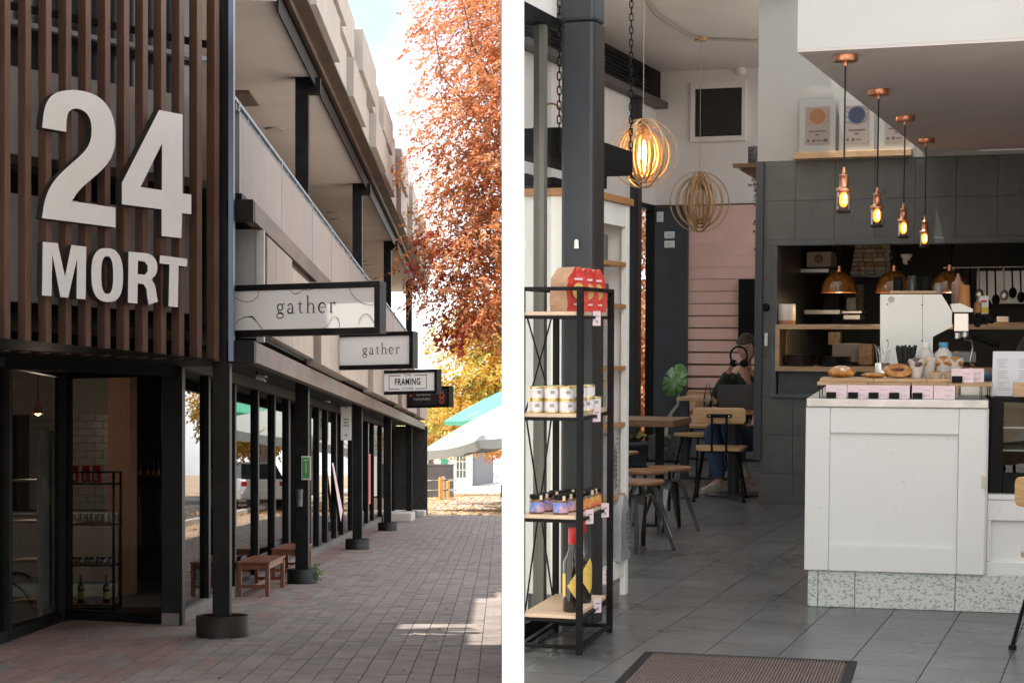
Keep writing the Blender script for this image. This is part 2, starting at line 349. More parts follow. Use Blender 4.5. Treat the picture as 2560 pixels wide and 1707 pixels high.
for y, x, red, v in cells:
    dz = random.uniform(-.002, .002)
    if (y, x) in own:
        o = bpy.data.objects.new('paver', pmr if red else pm); COL.objects.link(o); o.parent = pav; o.location = (x, y, dz); o.rotation_euler = (random.uniform(-.002, .002), random.uniform(-.006, .006), 0)
    else: (restr if red else rest).add([(q[0] + x, q[1] + y, q[2] + dz) for q in pb.v], pb.f)
part('paver_field', rest, paver_m, pav, kind='stuff'); part('red_paver_field', restr, paver_red, pav, kind='stuff')
m = MB(); m.add([(1.6, -60, -.02), (8, -60, -.02), (8, 80, -.02), (1.6, 80, -.02)], [(0, 1, 2, 3)]); struct('road', m, asphalt)
m = MB(); m.b2(1.4, 1.6, 20, 80, -.03, .1); struct('kerb', m, concretep)
m = MB(); m.add([(.2, -14, -.012), (9, -14, -.012), (9, 5.9, -.012), (.2, 5.9, -.012)], [(0, 1, 2, 3)]); struct('bounce_slab', m, concretep)  # unseen pale paving added to bounce sunlight into the cafe
m = MB(); m.add([(.12, 14.5, -.012), (7, 14.5, -.012), (7, 33, -.012), (.12, 33, -.012)], [(0, 1, 2, 3)]); struct('bounce_path', m, mat('bounce_concrete', (.58, .56, .53), .9, var=.08, vscale=1.5))  # extra pale ground, out of view, throws sun up through the side glass
m = MB(); pts = [(58, -2.4, .5), (66, -2.1, 1.2), (80, -1.6, 2), (100, -3, 3), (140, -4, 5), (240, -6, 9)]
m.add([p for y, a, b in pts for p in ((a, y, gz(y) + .0), (b, y, gz(y) + .0))], [(2 * i, 2 * i + 1, 2 * i + 3, 2 * i + 2) for i in range(len(pts) - 1)]); struct('far_path', m, concretep)
# fallen leaves
leaf_dry = leafmat('dry_leaves', [(.28, .10, .03), (.42, .20, .07), (.50, .32, .14), (.22, .09, .04), (.55, .45, .3)], .1)
def litter(n, x0, x1, y0, y1, size, name, seed, pw=1):
    g = random.Random(seed); b = MB()
    for _ in range(n):
        x = x0 + (x1 - x0) * g.random() ** pw; y = y0 + (y1 - y0) * g.random(); a = g.random() * 6.3; s = size * g.uniform(.5, 1.3); c, q = math.cos(a) * s, math.sin(a) * s; z = gz(y) + .004
        b.add([(x - c, y - q * 1.6, z), (x + q * .4, y - c * .6, z + s * .3), (x + c, y + q * 1.6, z + s * .1), (x - q * .4, y + c * .6, z + s * .15)], [(0, 1, 2), (0, 2, 3)])
    o = struct(name, b, leaf_dry, kind='stuff'); return o
litter(1500, 0, -4.2, 10.5, 52, .022, 'fallen_leaves', 3, 1.5)
litter(9000, -3.2, 3, 52.2, 90, .07, 'leaf_litter', 4)
litter(5000, .02, 6, 22, 60, .05, 'leaf_litter', 5)

# ================================================================ THE SHOP BUILDING
fascia = mat('fascia_panel', (.27, .225, .195), .75, var=.16, vscale=3, stretch=(1.5, 2.2, .35), rnd=.07, bump=.05)
parapet_m = mat('parapet_panel', (.30, .275, .255), .75, var=.1, vscale=2.2, stretch=(1, 1.2, .4), rnd=.05)
soff = mat('soffit', (.52, .46, .43), .85, var=.06, vscale=1.2)
rust = mat('rusty_channel', (.035, .027, .022), .55, .3, var=.4, vscale=3, col2=(.10, .058, .034), stretch=(2, .6, 2))
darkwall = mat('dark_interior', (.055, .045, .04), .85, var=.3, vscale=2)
slat_m = mat('slat_timber', (.125, .068, .048), .55, var=.2, vscale=5, stretch=(6, 6, .7), rnd=.12)
B = thing('shop_building', 'long two storey shop building with black posts, dark glass front and stepped pale panels', 'building', (-3, 20, 0))
def flat(name, pts, z, m, t=.011): q = MB(); q.poly([[(x, y, z) for x, y in pts]], (0, 0, t)); return part(name, q, m, B)
def bx(name, x0, x1, y0, y1, z0, z1, m, bev=0, **k): b = MB(); b.b2(x0, x1, y0, y1, z0, z1); return part(name, b, m, B, bev, **k)
COLS = [16.4, 23.45, 32.4, 40.9, 50.3]; CX = -2.6
bx('column', -2.655, -2.497, 16.5, 16.65, 0, 8, black, .008)
for y in COLS[1:]:
    bx('column', CX - .085, CX + .085, y - .085, y + .085, 0, 3.9, black, .008)
    bx('upper_column', CX - .085, CX + .085, y - .085, y + .085, 4.0, 6.56, black)
    bx('cross_beam', CX - .08, -2.36, y - .08, y + .08, 6.36, 6.565, black)
# glass front
GX = -3.2
def gx(y): return -3.1 - .1 * min(1, (y - 17.5) / 6)
mul = [19.4, 21.3, 23.3, 25, 26.7, 28.2, 29.7, 31, 32.5, 34.3, 35.8, 38, 39.3, 40.6, 42.4, 44.3, 47.2, 50, 52.9]
prev = 17.6
for y in mul:
    w = .11 if y in (26.7, 34.3, 38) else .06
    bx('mullion', GX - .07, GX + .05, y - w, y + w, .12, 2.5, black, .004)
    g = MB(); g.add([(GX, prev, .12), (GX, y, .12), (GX, y, 2.5), (GX, prev, 2.5)], [(0, 1, 2, 3)]); part('window_pane', g, darkglass, B)
    prev = y
bx('sill', GX - .1, GX + .07, 17.45, 53, 0, .119, mat('sill_concrete', (.13, .115, .105), .85, var=.2))
bx('header', GX - .1, GX + .08, 17.5, 53, 2.501, 2.76, blackmat)
bx('walkway_soffit', GX + .081, -2.36, 16.6, 53, 2.62, 2.66, blackmat)
bx('end_wall', -3.3, -2.2, 53.01, 53.2, 0, 2.6, mat('black_render', (.02, .019, .018), .9, var=.4))
bx('step', -3.1, -2.35, 46.8, 48.8, 0, .22, concretep, .02); bx('step', -3.1, -2.2, 50.9, 52.4, 0, .16, concretep, .02)
# lower and upper steel channels
for z0, z1, xo in ((2.50, 2.69, -2.27), (3.80, 3.98, -2.28)):
    c = MB(); c.b2(xo - .012, xo, 16.62, 53, z0, z1); c.b2(xo - .10, xo - .013, 16.62, 53, z1 - .014, z1); c.b2(xo - .10, xo - .013, 16.62, 53, z0, z0 + .014); part('steel_channel', c, rust, B)
    bx('channel_end', -2.53, xo - .001, 16.5, 16.6, z0 - .01, z1 + .01, black, .006)
# end piece beside first post, fascia panels in steps
greyp = mat('grey_sheet', (.30, .30, .31), .6, var=.12, vscale=2)
bx('grey_panel', -2.58, -2.33, 17.1, 17.14, 2.76, 3.79, greyp)
bx('edge_fin', -2.33, -2.26, 17.08, 17.16, 2.72, 3.78, mat('pale_steel', (.42, .42, .41), .5, var=.1))
y = 17.17; k = 0
for ln in (2.05, 2.2, 2.1, 2.3, 2.1, 2.2, 2.15, 2.2, 2.1, 2.25, 2.1, 2.2, 2.1, 2.2, 2.0, 2.1):
    off = (0, .0, .09, .09)[k % 4]; zt = (3.74, 3.66, 3.72, 3.64)[k % 4]; zb = (2.80, 2.80, 2.74, 2.74)[k % 4]
    f = MB(); f.b2(-2.33, -2.24 + off, y + .012, y + ln - .012, zb, zt); part('fascia_panel', f, fascia, B, .006)
    y += ln; k += 1
bx('fascia_backing', -2.6, -2.335, 17.15, 53, 2.77, 3.79, blackmat)
# balcony
bx('balcony_slab', -7, -2.4, 16.6, 53, 3.99, 4.06, blackmat)
bpan = mat('balcony_panel', (.20, .172, .163), .7, var=.07, vscale=1.5, rnd=.04)
edges = [17.0, 20.3, 23.55, 26.2, 29.3, 32.5, 36.5, 40.9, 45, 50.3]
for a, b in zip(edges, edges[1:]): bx('balcony_panel', -2.52, -2.48, a + .03, b - .03, 4.08, 4.88, bpan, .004)
rl = MB(); rl.b2(-2.53, -2.48, 16.6, 53, 4.955, 4.985); part('handrail', rl, mat('rail_blue', (.16, .20, .25), .45), B)
bx('rail_gap_shade', -2.56, -2.535, 16.9, 53, 4.885, 4.95, blackmat); bx('panel_trim', -2.53, -2.475, 16.9, 53, 4.881, 4.893, MATS['rail_blue'])  # black strip stands in for the shade in the gap under the handrail
for i in range(44):
    yy = 16.9 + i * .82; bx('baluster', -2.515, -2.495, yy, yy + .02, 4.893, 4.955, galv)
for yy in edges: bx('rail_post', -2.535, -2.475, yy - .025, yy + .025, 4.0, 4.985, mat('pale_post', (.20, .215, .235), .5))
bx('soffit', -9, -2.44, 19.5, 53.2, 6.57, 6.62, soff)
bx('balcony_wall', -6.62, -6.5, 16.6, 53, 4.06, 6.57, mat('balcony_wall', (.30, .26, .24), .85, var=.1))
for a in range(8): bx('balcony_window', -6.5, -6.46, 18 + a * 4.4, 21 + a * 4.4, 4.3, 6.2, black)
for y in (27, 36.2, 37.2, 46, 45.2):
    for x in (-3.4,):
        c = MB(); c.cyl((x, y, 6.545), .14, .03, 20); part('ceiling_light', c, mat('light_disc', (.42, .39, .36), .5), B)
v = MB(); v.b2(-3.75, -3.4, 24.2, 25.2, 6.55, 6.569)
for i in range(7): v.b2(-3.72 + i * .05, -3.69 + i * .05, 24.25, 25.15, 6.535, 6.5495)
part('ceiling_vent', v, mat('vent_brown', (.16, .12, .10), .6), B)
for z0, z1, x in ((6.45, 6.66, -2.42), (6.66, 6.74, -2.34)):
    bx('edge_beam', x - .02, x, 19.5, 53.2, z0, z1, blackmat if x == -2.42 else rust)
bx('edge_beam', -2.44, -2.18, 19.5, 53.2, 6.741, 6.77, rust)
def tier(z0, z1, base, seq, y0=14.6):
    y = y0; i = 0
    while y < 53:
        ln, off, dz = seq[i % len(seq)]; f = MB(); f.b2(base - .1, base + off, y + .01, y + ln - .01, z0 + dz, z1 + dz); part('parapet_panel', f, parapet_m, B, .006); y += ln; i += 1
tier(6.78, 7.34, -2.2, [(3.0, .10, -.02), (2.1, 0, .04), (2.4, .10, -.03), (1.9, 0, .02), (2.6, .12, 0)], 20.4)
tier(7.35, 7.95, -2.16, [(2.6, .1, 0), (2.5, .0, .08), (2.8, .12, -.03), (2.2, .02, .06)], 21.3)
flat('roof', [(-14, 8), (-8.5, 8), (-2.3, 14.2), (-2.3, 16.0), (-3.0, 16.0), (-3.0, 17.1), (-2.3, 17.1), (-2.3, 53.2), (-14, 53.2)], 7.0, blackmat, .25)  # edge notched, out of view, to let a sun patch onto the paving
# rear mass of the building
bx('rear_wall', -14, -13.8, 15, 53, 0, 7, blackmat)
# added, unseen verandah over the near footpath (above the picture), it keeps the near paving in shade
VN = thing('verandah', 'steel roofed verandah over the near footpath', 'verandah', (-4, 4, 0))
q = MB(); q.poly([[(-6, 9.4, 5.75), (.0, 9.4, 5.75), (.0, 15.2, 5.75), (-2.0, 15.2, 5.75), (-6, 11.2, 5.75)]], (0, 0, .12)); part('roof', q, mat('sunshade_soffit', (.7, .68, .66), .8), VN)
for x, y in ((-5.9, 9.5), (-5.9, 11)): q = MB(); q.b2(x - .06, x + .06, y - .06, y + .06, 0, 5.74); part('post', q, black, VN)
NB = thing('corner_shade_block', 'dark brick shop on the near left corner behind the viewer', 'building', (-10, 1, 0))  # added block that keeps light off the slats and corner
q = MB(); q.b2(-16, -6.6, -8, 9.0, 0, 3.4); part('wall', q, mat('shade_block_brick', (.10, .06, .05), .9, var=.3, vscale=6), NB)
for yy in (-5, 0, 5): q = MB(); q.b2(-6.6, -6.55, yy - 1.2, yy + 1.2, .5, 2.6); part('window', q, blackmat, NB)
# ---- corner under the slatted screen
J = Vector((-4.4, 18.2, 0)); K = Vector((-3.1, 17.5, 0)); JD = (K - J).normalized()
bx('corner_column', -3.30, -3.10, 17.45, 17.62, 0, 2.5, black, .006)
def wallrun(a, b, z0, z1, t, m, name): q = MB(); q.bar(Vector((a.x, a.y, (z0 + z1) / 2)), Vector((b.x, b.y, (z0 + z1) / 2)), t, z1 - z0); return part(name, q, m, B)
def pane(a, b, z0, z1): g = MB(); g.add([(a.x, a.y, z0), (b.x, b.y, z0), (b.x, b.y, z1), (a.x, a.y, z1)], [(0, 1, 2, 3)]); return part('window_pane', g, glass_shop, B)
glass_shop = glassmat('shop_glass', (.60, .60, .58), 1.6)
KA = K + Vector((-.2, .1, 0)); L0 = Vector((-4.4, 12.5, 0))
pane(J, KA, .1, 2.5); pane(L0, J, .1, 2.5)
wallrun(J, KA, 0, .1, .08, black, 'sill'); wallrun(L0, J, 0, .1, .08, black, 'sill')
wallrun(J, KA, 2.42, 2.5, .07, black, 'head_rail'); wallrun(L0, J, 2.42, 2.5, .07, black, 'head_rail')
for p in (J, J - JD * -.02 + Vector((0, -.3, 0)), Vector((-4.4, 15.95, 0)), Vector((-4.4, 13.9, 0))):
    q = MB(); q.box((p.x, p.y, 1.25), (.1, .1, 2.5)); part('mullion', q, black, B, .004)
s_ = MB(); s_.add([(-9, 12, 2.51), (-4.3, 12, 2.51), (-2.6, 16.2, 2.51), (-2.6, 17.4, 2.51), (-3.2, 17.6, 2.51), (-9, 18.6, 2.51)], [(5, 4, 3, 2, 1, 0)]); part('alcove_soffit', s_, blackmat, B)
# ---- interior seen through the glass
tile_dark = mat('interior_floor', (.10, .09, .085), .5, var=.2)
INP = [(-9, 12.5), (-4.44, 12.5), (-4.44, 18.24), (-3.32, 17.66), (-3.28, 24), (-9, 24)]
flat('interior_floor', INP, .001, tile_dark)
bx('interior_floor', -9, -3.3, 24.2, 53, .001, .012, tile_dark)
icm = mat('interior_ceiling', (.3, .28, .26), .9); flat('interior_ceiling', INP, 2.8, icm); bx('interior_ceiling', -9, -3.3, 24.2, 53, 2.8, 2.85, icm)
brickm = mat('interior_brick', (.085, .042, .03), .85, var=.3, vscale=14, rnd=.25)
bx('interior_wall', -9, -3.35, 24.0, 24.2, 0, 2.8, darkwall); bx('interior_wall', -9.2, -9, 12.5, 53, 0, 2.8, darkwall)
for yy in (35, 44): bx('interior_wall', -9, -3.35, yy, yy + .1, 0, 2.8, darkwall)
bw = MB()
for r_ in range(18):
    for c_ in range(17):
        x = -6.6 + c_ * .19 + (.095 if r_ % 2 else 0); bw.b2(x, x + .178, 23.955 + random.uniform(0, .01), 23.999, 1.0 + r_ * .08, 1.0 + r_ * .08 + .07)
part('brick_facing', bw, brickm, B, kind='stuff')
bx('peach_pillar', -4.62, -4.36, 21.1, 21.5, 0, 2.8, mat('peach_paint', (.26, .13, .085), .7, var=.08))
tw = MB()
for r_ in range(16):
    for c_ in range(7):
        x = -5.75 + c_ * .2 - (.1 if r_ % 2 else 0); x1_ = min(x + .193, -4.63); x = max(x, -5.75)
        if x1_ - x > .01: tw.b2(x, x1_, 21.9, 21.92, 1.0 + r_ * .09, 1.0 + r_ * .09 + .084)
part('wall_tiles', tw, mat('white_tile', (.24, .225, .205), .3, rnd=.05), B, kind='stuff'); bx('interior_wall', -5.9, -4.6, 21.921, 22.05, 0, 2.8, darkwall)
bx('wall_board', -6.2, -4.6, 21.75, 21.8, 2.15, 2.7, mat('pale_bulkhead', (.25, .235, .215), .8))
# upper storey behind the screen: banded cladding
e_ = Vector((-.7071, -.7071, 0)); n_ = Vector((.7071, -.7071, 0)); S0 = Vector((-2.54, 16.4, 2.49))
bp0 = S0 - n_ * .55
def backp(name, v0, v1, mtl, s0=-.2, s1=3.6, off=0):
    z0 = PPL(60, v1, bp0, n_).z; z1 = PPL(60, v0, bp0, n_).z; a = bp0 + e_ * s0 + n_ * off; b = bp0 + e_ * s1 + n_ * off
    q = MB(); q.bar((a.x, a.y, (z0 + z1) / 2), (b.x, b.y, (z0 + z1) / 2), .06, z1 - z0); return part(name, q, mtl, B)
q = MB(); a = bp0 - n_ * .35 + e_ * -.1; b = bp0 - n_ * .35 + e_ * 3.8; q.bar((a.x, a.y, 5.2), (b.x, b.y, 5.2), .03, 5.6); part('backing_wall', q, blackmat, B)
clad = mat('grey_cladding', (.36, .35, .34), .75, var=.12, vscale=3)
backp('dark_band', -260, 171, mat('dark_glazing', (.018, .02, .024), .12), off=-.1); backp('dark_band', 391, 487, blackmat, off=-.1); backp('dark_band', 758, 885, blackmat, off=-.1)
for a in np.arange(-.1, 3.5, 1.2):
    backp('cladding_panel', 173, 390, clad, a + .01, a + 1.19); backp('cladding_panel', 488, 756, clad, a + .01, a + 1.19)
backp('band_rail', 60, 72, mat('pale_bar', (.35, .35, .36), .6), off=.05)
backp('band_rail', 395, 420, rust, off=.05)
backp('band_rail', 800, 830, rust, off=.05)
bx('post_plate', -2.485, -2.44, 16.35, 16.45, 2.5, 8, mat('blue_grey_steel', (.08, .11, .16), .3, .5))

# slatted screen
SC = thing('slatted_screen', 'tall screen of brown timber slats over the shop corner', 'screen', S0)
for i in range(14):
    q = MB(); c = S0 + e_ * (.06 + .192 * i) - n_ * .075; q.box((c.x, c.y, 5.0), (.054, .125, 5.0), rz=R(45)); part('slat', q, slat_m, SC, .003)
for z in (2.8, 4.05, 5.4):
    q = MB(); a = S0 - n_ * .17; b = S0 + e_ * 2.8 - n_ * .17; q.bar((a.x, a.y, z), (b.x, b.y, z), .04, .06); part('cross_rail', q, blackmat, SC)
# big numerals and word
lm = mat('sign_white', (.74, .74, .74), .4, var=.03, vscale=3); lside = mat('sign_side', (.03, .03, .03), .5)
def pix(pts, off): return [PPL(x * .574, y * .574, S0 + n_ * off, n_) for x, y in pts]
def ell(cx, cy, rx, ry, p=2.6, n=36):
    o = []
    for i in range(n):
        a = 2 * math.pi * i / n; c, s = math.cos(a), math.sin(a); o.append((cx + rx * math.copysign(abs(c) ** (2 / p), c), cy + ry * math.copysign(abs(s) ** (2 / p), s) + (c * rx) * .08))
    return o
def smooth(pts, it=2):
    for _ in range(it):
        pts = [q for i in range(len(pts) - 1) for q in ((pts[i][0] * .75 + pts[i + 1][0] * .25, pts[i][1] * .75 + pts[i + 1][1] * .25), (pts[i][0] * .25 + pts[i + 1][0] * .75, pts[i][1] * .25 + pts[i + 1][1] * .75))]
    return pts
two = [(183, 950), (503, 991), (503, 905), (312, 876)] + smooth([(315, 876), (335, 840), (375, 800), (445, 742), (482, 695), (500, 645), (504, 588), (498, 530), (480, 478), (448, 436), (408, 410), (358, 396), (310, 392), (262, 398), (227, 414), (203, 445), (190, 490), (185, 545)]) + [(184, 557), (288, 575)] + smooth([(288, 570), (290, 520), (297, 490), (312, 477), (330, 473), (352, 477), (374, 490), (392, 515), (400, 555), (398, 600), (384, 640), (355, 675), (300, 722), (245, 775), (212, 825), (193, 880), (186, 930)])
four = [[(693, 480), (795, 500), (795, 843), (833, 848), (833, 933), (793, 929), (790, 1037), (704, 1028), (704, 912), (531, 890), (531, 797)], [(706, 625), (612, 815), (705, 829)]]
Ml = [[(186, 1053), (251, 1060), (283, 1205), (311, 1067), (376, 1075), (373, 1304), (333, 1300), (336, 1125), (297, 1297), (263, 1293), (228, 1108), (224, 1290), (183, 1286)]]
Ol = [ell(467, 1198, 69, 117), list(reversed(ell(467, 1198, 26, 82)))]
Rl = [[(560, 1096), (620, 1101)] + smooth([(625, 1101), (660, 1108), (682, 1135), (687, 1168), (679, 1200), (655, 1217), (675, 1235), (683, 1290), (691, 1328)], 2) + [(647, 1327), (641, 1290), (638, 1258), (626, 1238), (600, 1234), (598, 1322), (557, 1318)], [(601, 1135), (600, 1194), (630, 1197), (643, 1182), (643, 1157), (630, 1140)]]
Tl = [[(697, 1112), (816, 1128), (814, 1162), (778, 1157), (775, 1338), (734, 1334), (738, 1152), (695, 1147)]]
N24 = thing('street_number_sign', 'giant white 24 numerals mounted on the timber slats', 'sign', pix([(183, 950)], .05)[0])
MOR = thing('street_name_sign', 'white raised MORT lettering below the big numerals', 'sign', pix([(183, 1290)], .05)[0])
for nm, root, lps in (('digit', N24, [two]), ('digit', N24, four), ('letter', MOR, Ml), ('letter', MOR, Ol), ('letter', MOR, Rl), ('letter', MOR, Tl)):
    q = MB(); q.poly([pix(lp, .105) for lp in lps], -n_ * (.10 if nm == 'digit' else .085), 0)
    nv = sum(len(l) for l in lps)
    for fi, f in enumerate(q.f):
        if max(f) >= nv: q.m[fi] = 1
    part(nm, q, [lm, lside], root)

# ================================================================ HANGING SIGNS
GL = {}
GL['g'] = (.92, [arc(.42, .64, .29, .31, 0, 360, 20, .13), [(.27, .36, .08), (.2, .26, .1), (.24, .14, .12), (.6, .08, .15), (.78, -.08, .14)], arc(.42, -.2, .36, .24, 30, -330, 22, .1), [(.62, .88, .07), (.76, .98, .08), (.92, .93, .12)]])
GL['a'] = (.92, [arc(.38, .64, .24, .32, 165, 0, 10, .12), [(.62, .66, .16), (.62, .14, .16), (.7, .03, .1), (.86, .06, .05)], arc(.38, .26, .26, .24, 80, 370, 14, .07, .09, .16)])
GL['t'] = (.72, [[(.3, 1.28, .03), (.3, .95, .14), (.3, .25, .15), (.36, .06, .12), (.5, .01, .09), (.66, .1, .04)], [(.06, .93, .07), (.62, .93, .07)]])
GL['h'] = (1.12, [[(.22, 1.72, .15), (.22, .03, .15)], [(.05, 1.66, .06), (.22, 1.70, .08)], arc(.55, .62, .28, .34, 165, 0, 10, .06, .14), [(.83, .64, .15), (.83, .03, .15)], [(.02, .02, .05), (.42, .02, .05)], [(.62, .02, .05), (1.04, .02, .05)]])
GL['e'] = (.92, [arc(.43, .5, .37, .48, 3, 320, 22, .06, .05, .17), [(.1, .52, .06), (.8, .52, .06)]])
GL['r'] = (.78, [[(.22, .97, .14), (.22, .03, .15)], [(.04, .93, .05), (.22, .96, .07)], [(.02, .02, .05), (.46, .02, .05)], arc(.52, .66, .28, .3, 165, 50, 8, .06, .17)])
def gather(root, x, z, xh, m, y=-.0):
    ls = []; cx = x
    for ch in 'gather':
        adv, st = GL[ch]
        for s in st: ls.append([(cx + a * xh, z + b * xh, w * xh) for a, b, w in s])
        cx += (adv + .2) * xh
    return ls
def signbox(px, v0, v1, Yl, Yr, label, deep=.16, facem=whitegloss):
    a = P(px[0], v1, Yl); b = P(px[1], v1, Yr); Ln = (Vector((b.x - a.x, b.y - a.y))).length; rz = math.atan2(b.y - a.y, b.x - a.x); h = P(px[0], v0, Yl).z - a.z
    t = thing('hanging_sign', label, 'sign', a, rz, 'signs hanging under the canopy edge')
    f = MB(); w = .055
    f.b2(0, Ln, -.01, deep, h - w, h); f.b2(0, Ln, -.01, deep, 0, w); f.b2(0, w, -.01, deep, w, h - w); f.b2(Ln - w, Ln, -.01, deep, w, h - w); part('frame', f, black, t, .004, True)
    f = MB(); f.b2(w, Ln - w, .012, deep - .02, w, h - w); part('sign_face', f, facem, t, 0, True)
    return t, Ln, h, w
inkblack = mat('sign_ink', (.022, .02, .02), .5)
def onsign(t, lines, m=inkblack): 
    o = strokes(lines, None, (0, 0, 0), (1, 0, 0), (0, 0, 1), m, off=-.0); o.parent = t; o.data.transform(Matrix.Translation((0, .0095, 0))); return o
t, Ln, h, w = signbox((571, 950), 714, 841, 16.8, 16.35, 'white gather sign box with looping black curves, nearest above the pavement')
onsign(t, gather(t, Ln * .318, h * .42, .094, inkblack))
fx = lambda q: w + (q - 140) / 1890 * (Ln - 2 * w); fz = lambda q: w + (1 - (q) / 500) * (h - 2 * w)
cv = [[(140, 75, 8), (220, 120, 9), (320, 143, 10), (400, 125, 10), (460, 80, 10), (478, 30, 9), (475, 0, 8)], [(140, 430, 6), (200, 370, 9), (270, 335, 10), (330, 328, 14), (385, 330, 26), (415, 355, 22), (460, 410, 10), (500, 460, 12), (525, 498, 10)],
      [(905, 0, 7), (930, 40, 8), (975, 58, 14), (1030, 40, 10), (1080, 5, 7), (1140, 15, 6), (1180, 12, 6), (1210, 0, 5)], [(1700, 0, 9), (1720, 70, 10), (1790, 150, 9), (1890, 205, 9), (1970, 220, 9), (2028, 214, 9)],
      [(1340, 498, 5), (1400, 470, 6), (1440, 420, 7), (1460, 370, 8), (1500, 350, 6), (1540, 375, 14), (1562, 430, 10), (1560, 498, 5)], [(1815, 470, 4), (1830, 400, 7), (1870, 345, 10), (1920, 330, 10), (1960, 350, 10), (2000, 410, 9), (2028, 450, 8)]]
onsign(t, [[(fx(x), fz(y), q * .75 * (Ln / 1890)) for x, y, q in smooth3] for smooth3 in cv])
t, Ln, h, w = signbox((800, 1033), 834, 925, 23.9, 23.4, 'plain white gather sign box hanging second along the walkway')
onsign(t, gather(t, Ln * .455, h * .40, .086, inkblack))
t, Ln, h, w = signbox((925, 1093), 927, 987, 33, 32.3, 'white sign box reading the framing store in a bracket border')
X, Z = (1, 0, 0), (0, 0, 1)
def stext(s, x, z, hh, m=inkblack, **k): o = text(s, None, (0, 0, 0), X, Z, hh, m, ext=0, **k); o.parent = t; o.data.transform(Matrix.Translation((x, .0095, z))); return o
stext('FRAMING', Ln * .56, h * .50, .165, bold=.03, sx=.72, space=1.12); stext('THE', Ln * .56, h * .77, .07, bold=.01, space=1.4); stext('STORE', Ln * .56, h * .225, .062, bold=.01, space=1.4)
bw_ = .012; x0, x1, z0, z1 = Ln * .285, Ln * .84, h * .22, h * .77
onsign(t, [[(x0, z0, bw_), (x0, z1, bw_)], [(x1, z0, bw_), (x1, z1, bw_)], [(x0, z1, bw_), (Ln * .46, z1, bw_)], [(Ln * .66, z1, bw_), (x1, z1, bw_)], [(x0, z0, bw_), (Ln * .44, z0, bw_)], [(Ln * .68, z0, bw_), (x1, z0, bw_)]])
navyface = mat('black_sign_face', (.012, .014, .022), .4); orangep = mat('orange_print', (.75, .13, .04), .5)
t, Ln, h, w = signbox((1005, 1123), 968, 1020, 40.8, 40, 'black elements grappling academy sign box with orange emblem', facem=navyface)
stext('lements', Ln * .45, h * .68, .15, m=whitegloss, sx=.85); stext('Z', Ln * .185, h * .66, .15, m=orangep, bold=.02); stext('Grappling Academy', Ln * .42, h * .42, .072, m=whitegloss, sx=.85)
ex, ez = Ln * .84, h * .5
onsign(t, [arc(ex, ez - .09, .06, .055, 0, 360, 14, .018), arc(ex, ez + .03, .05, .05, 0, 360, 12, .018), [(ex - .09, ez + .02, .018), (ex - .04, ez - .03, .018)], [(ex + .09, ez + .02, .018), (ex + .04, ez - .03, .018)], [(ex - .05, ez + .13, .016), (ex - .03, ez + .07, .016)], [(ex + .05, ez + .13, .016), (ex + .03, ez + .07, .016)], [(ex, ez + .12, .016), (ex, ez + .07, .016)], [(ex - .03, ez - .1, .014), (ex + .03, ez - .1, .014)]], orangep)

# ================================================================ STREET OBJECTS
ringm = mat('black_ring_steel', (.013, .0125, .0125), .55, .4, var=.4, vscale=4, bump=.1, bscale=30); ringrust = mat('rusting_ring', (.018, .014, .012), .65, .3, var=.3, vscale=5, col2=(.05, .025, .015), lo=.5, hi=.75)
soil = mat('soil', (.04, .03, .022), .95, var=.4, vscale=30, bump=.5)
def ring(i, y, r, label):
    t = thing('planter_ring', label, 'planter', (CX + (.055 if i == 0 else 0), y, 0), group='steel rings round the post feet')
    q = MB(); q.lathe([(r, 0), (r, .19), (r - .014, .19), (r - .014, .02)], 40, capb=False, capt=False); part('ring_wall', q, ringrust if i == 0 else ringm, t, 0, True)
    q = MB(); q.lathe([(0.001, .105), (r - .015, .10)], 24, capb=False, capt=False); part('soil', q, soil, t, 0, True); return t
for i, (y, lb) in enumerate(zip(COLS, ['rusting steel planter ring round the foot of the nearest post', 'black steel ring with green weeds beside the wooden benches', 'black steel ring round the third post foot', 'black steel ring round the fourth post foot', 'smallest looking black steel ring at the farthest post'])):
    ring(i, y, .24 if i == 0 else .20 + .02 * (i > 1), lb)
weed = leafmat('weed_leaves', [(.05, .10, .02), (.10, .18, .04), (.14, .22, .06)], .3)
o = foliage('weeds', [(-2.46, 23.45, .17, .08, .08, .07)], 40, 6, .035, weed, None, seed=5); tag(o, 'small green weeds growing in the second post ring', 'plant')
def bench(x0, x1, y0, y1, h, label):
    t = thing('wooden_bench', label, 'bench', ((x0 + x1) / 2, (y0 + y1) / 2, 0), group='slatted benches by the glass front'); w = x1 - x0; l = y1 - y0
    for i in range(6):
        q = MB(); q.b2(-w / 2 - .015, w / 2 + .015, -l / 2 + i * l / 6 + .012, -l / 2 + (i + 1) * l / 6 - .012, h - .022, h); part('seat_slat', q, benchwood, t, .003, True)
    for sx in (-1, 1):
        for sy in (-1, 1):
            q = MB(); q.box((sx * (w / 2 - .022), sy * (l / 2 - .05), (h - .022) / 2), (.045, .08, h - .024)); part('leg', q, benchwood, t, .003, True)
        q = MB(); q.box((sx * (w / 2 - .022), 0, h - .06), (.024, l - .182, .06)); part('apron', q, benchwood, t, .003, True)
    for sy in (-1, 1):
        q = MB(); q.box((0, sy * (l / 2 - .05), h - .06), (w - .092, .03, .06)); part('apron', q, benchwood, t, .003, True)
        q = MB(); q.box((0, sy * (l / 2 - .05), .115), (w - .092, .03, .04)); part('stretcher', q, benchwood, t, .003, True)
    q = MB(); q.box((0, 0, .115), (.03, l - .132, .04)); part('stretcher', q, benchwood, t, .003, True)
bench(-3.11, -2.74, 21.15, 22.7, .405, 'nearer reddish wooden slat bench with dark joints and square legs')
bench(-3.11, -2.74, 24.3, 25.9, .405, 'wooden slat bench half hidden behind the second post')
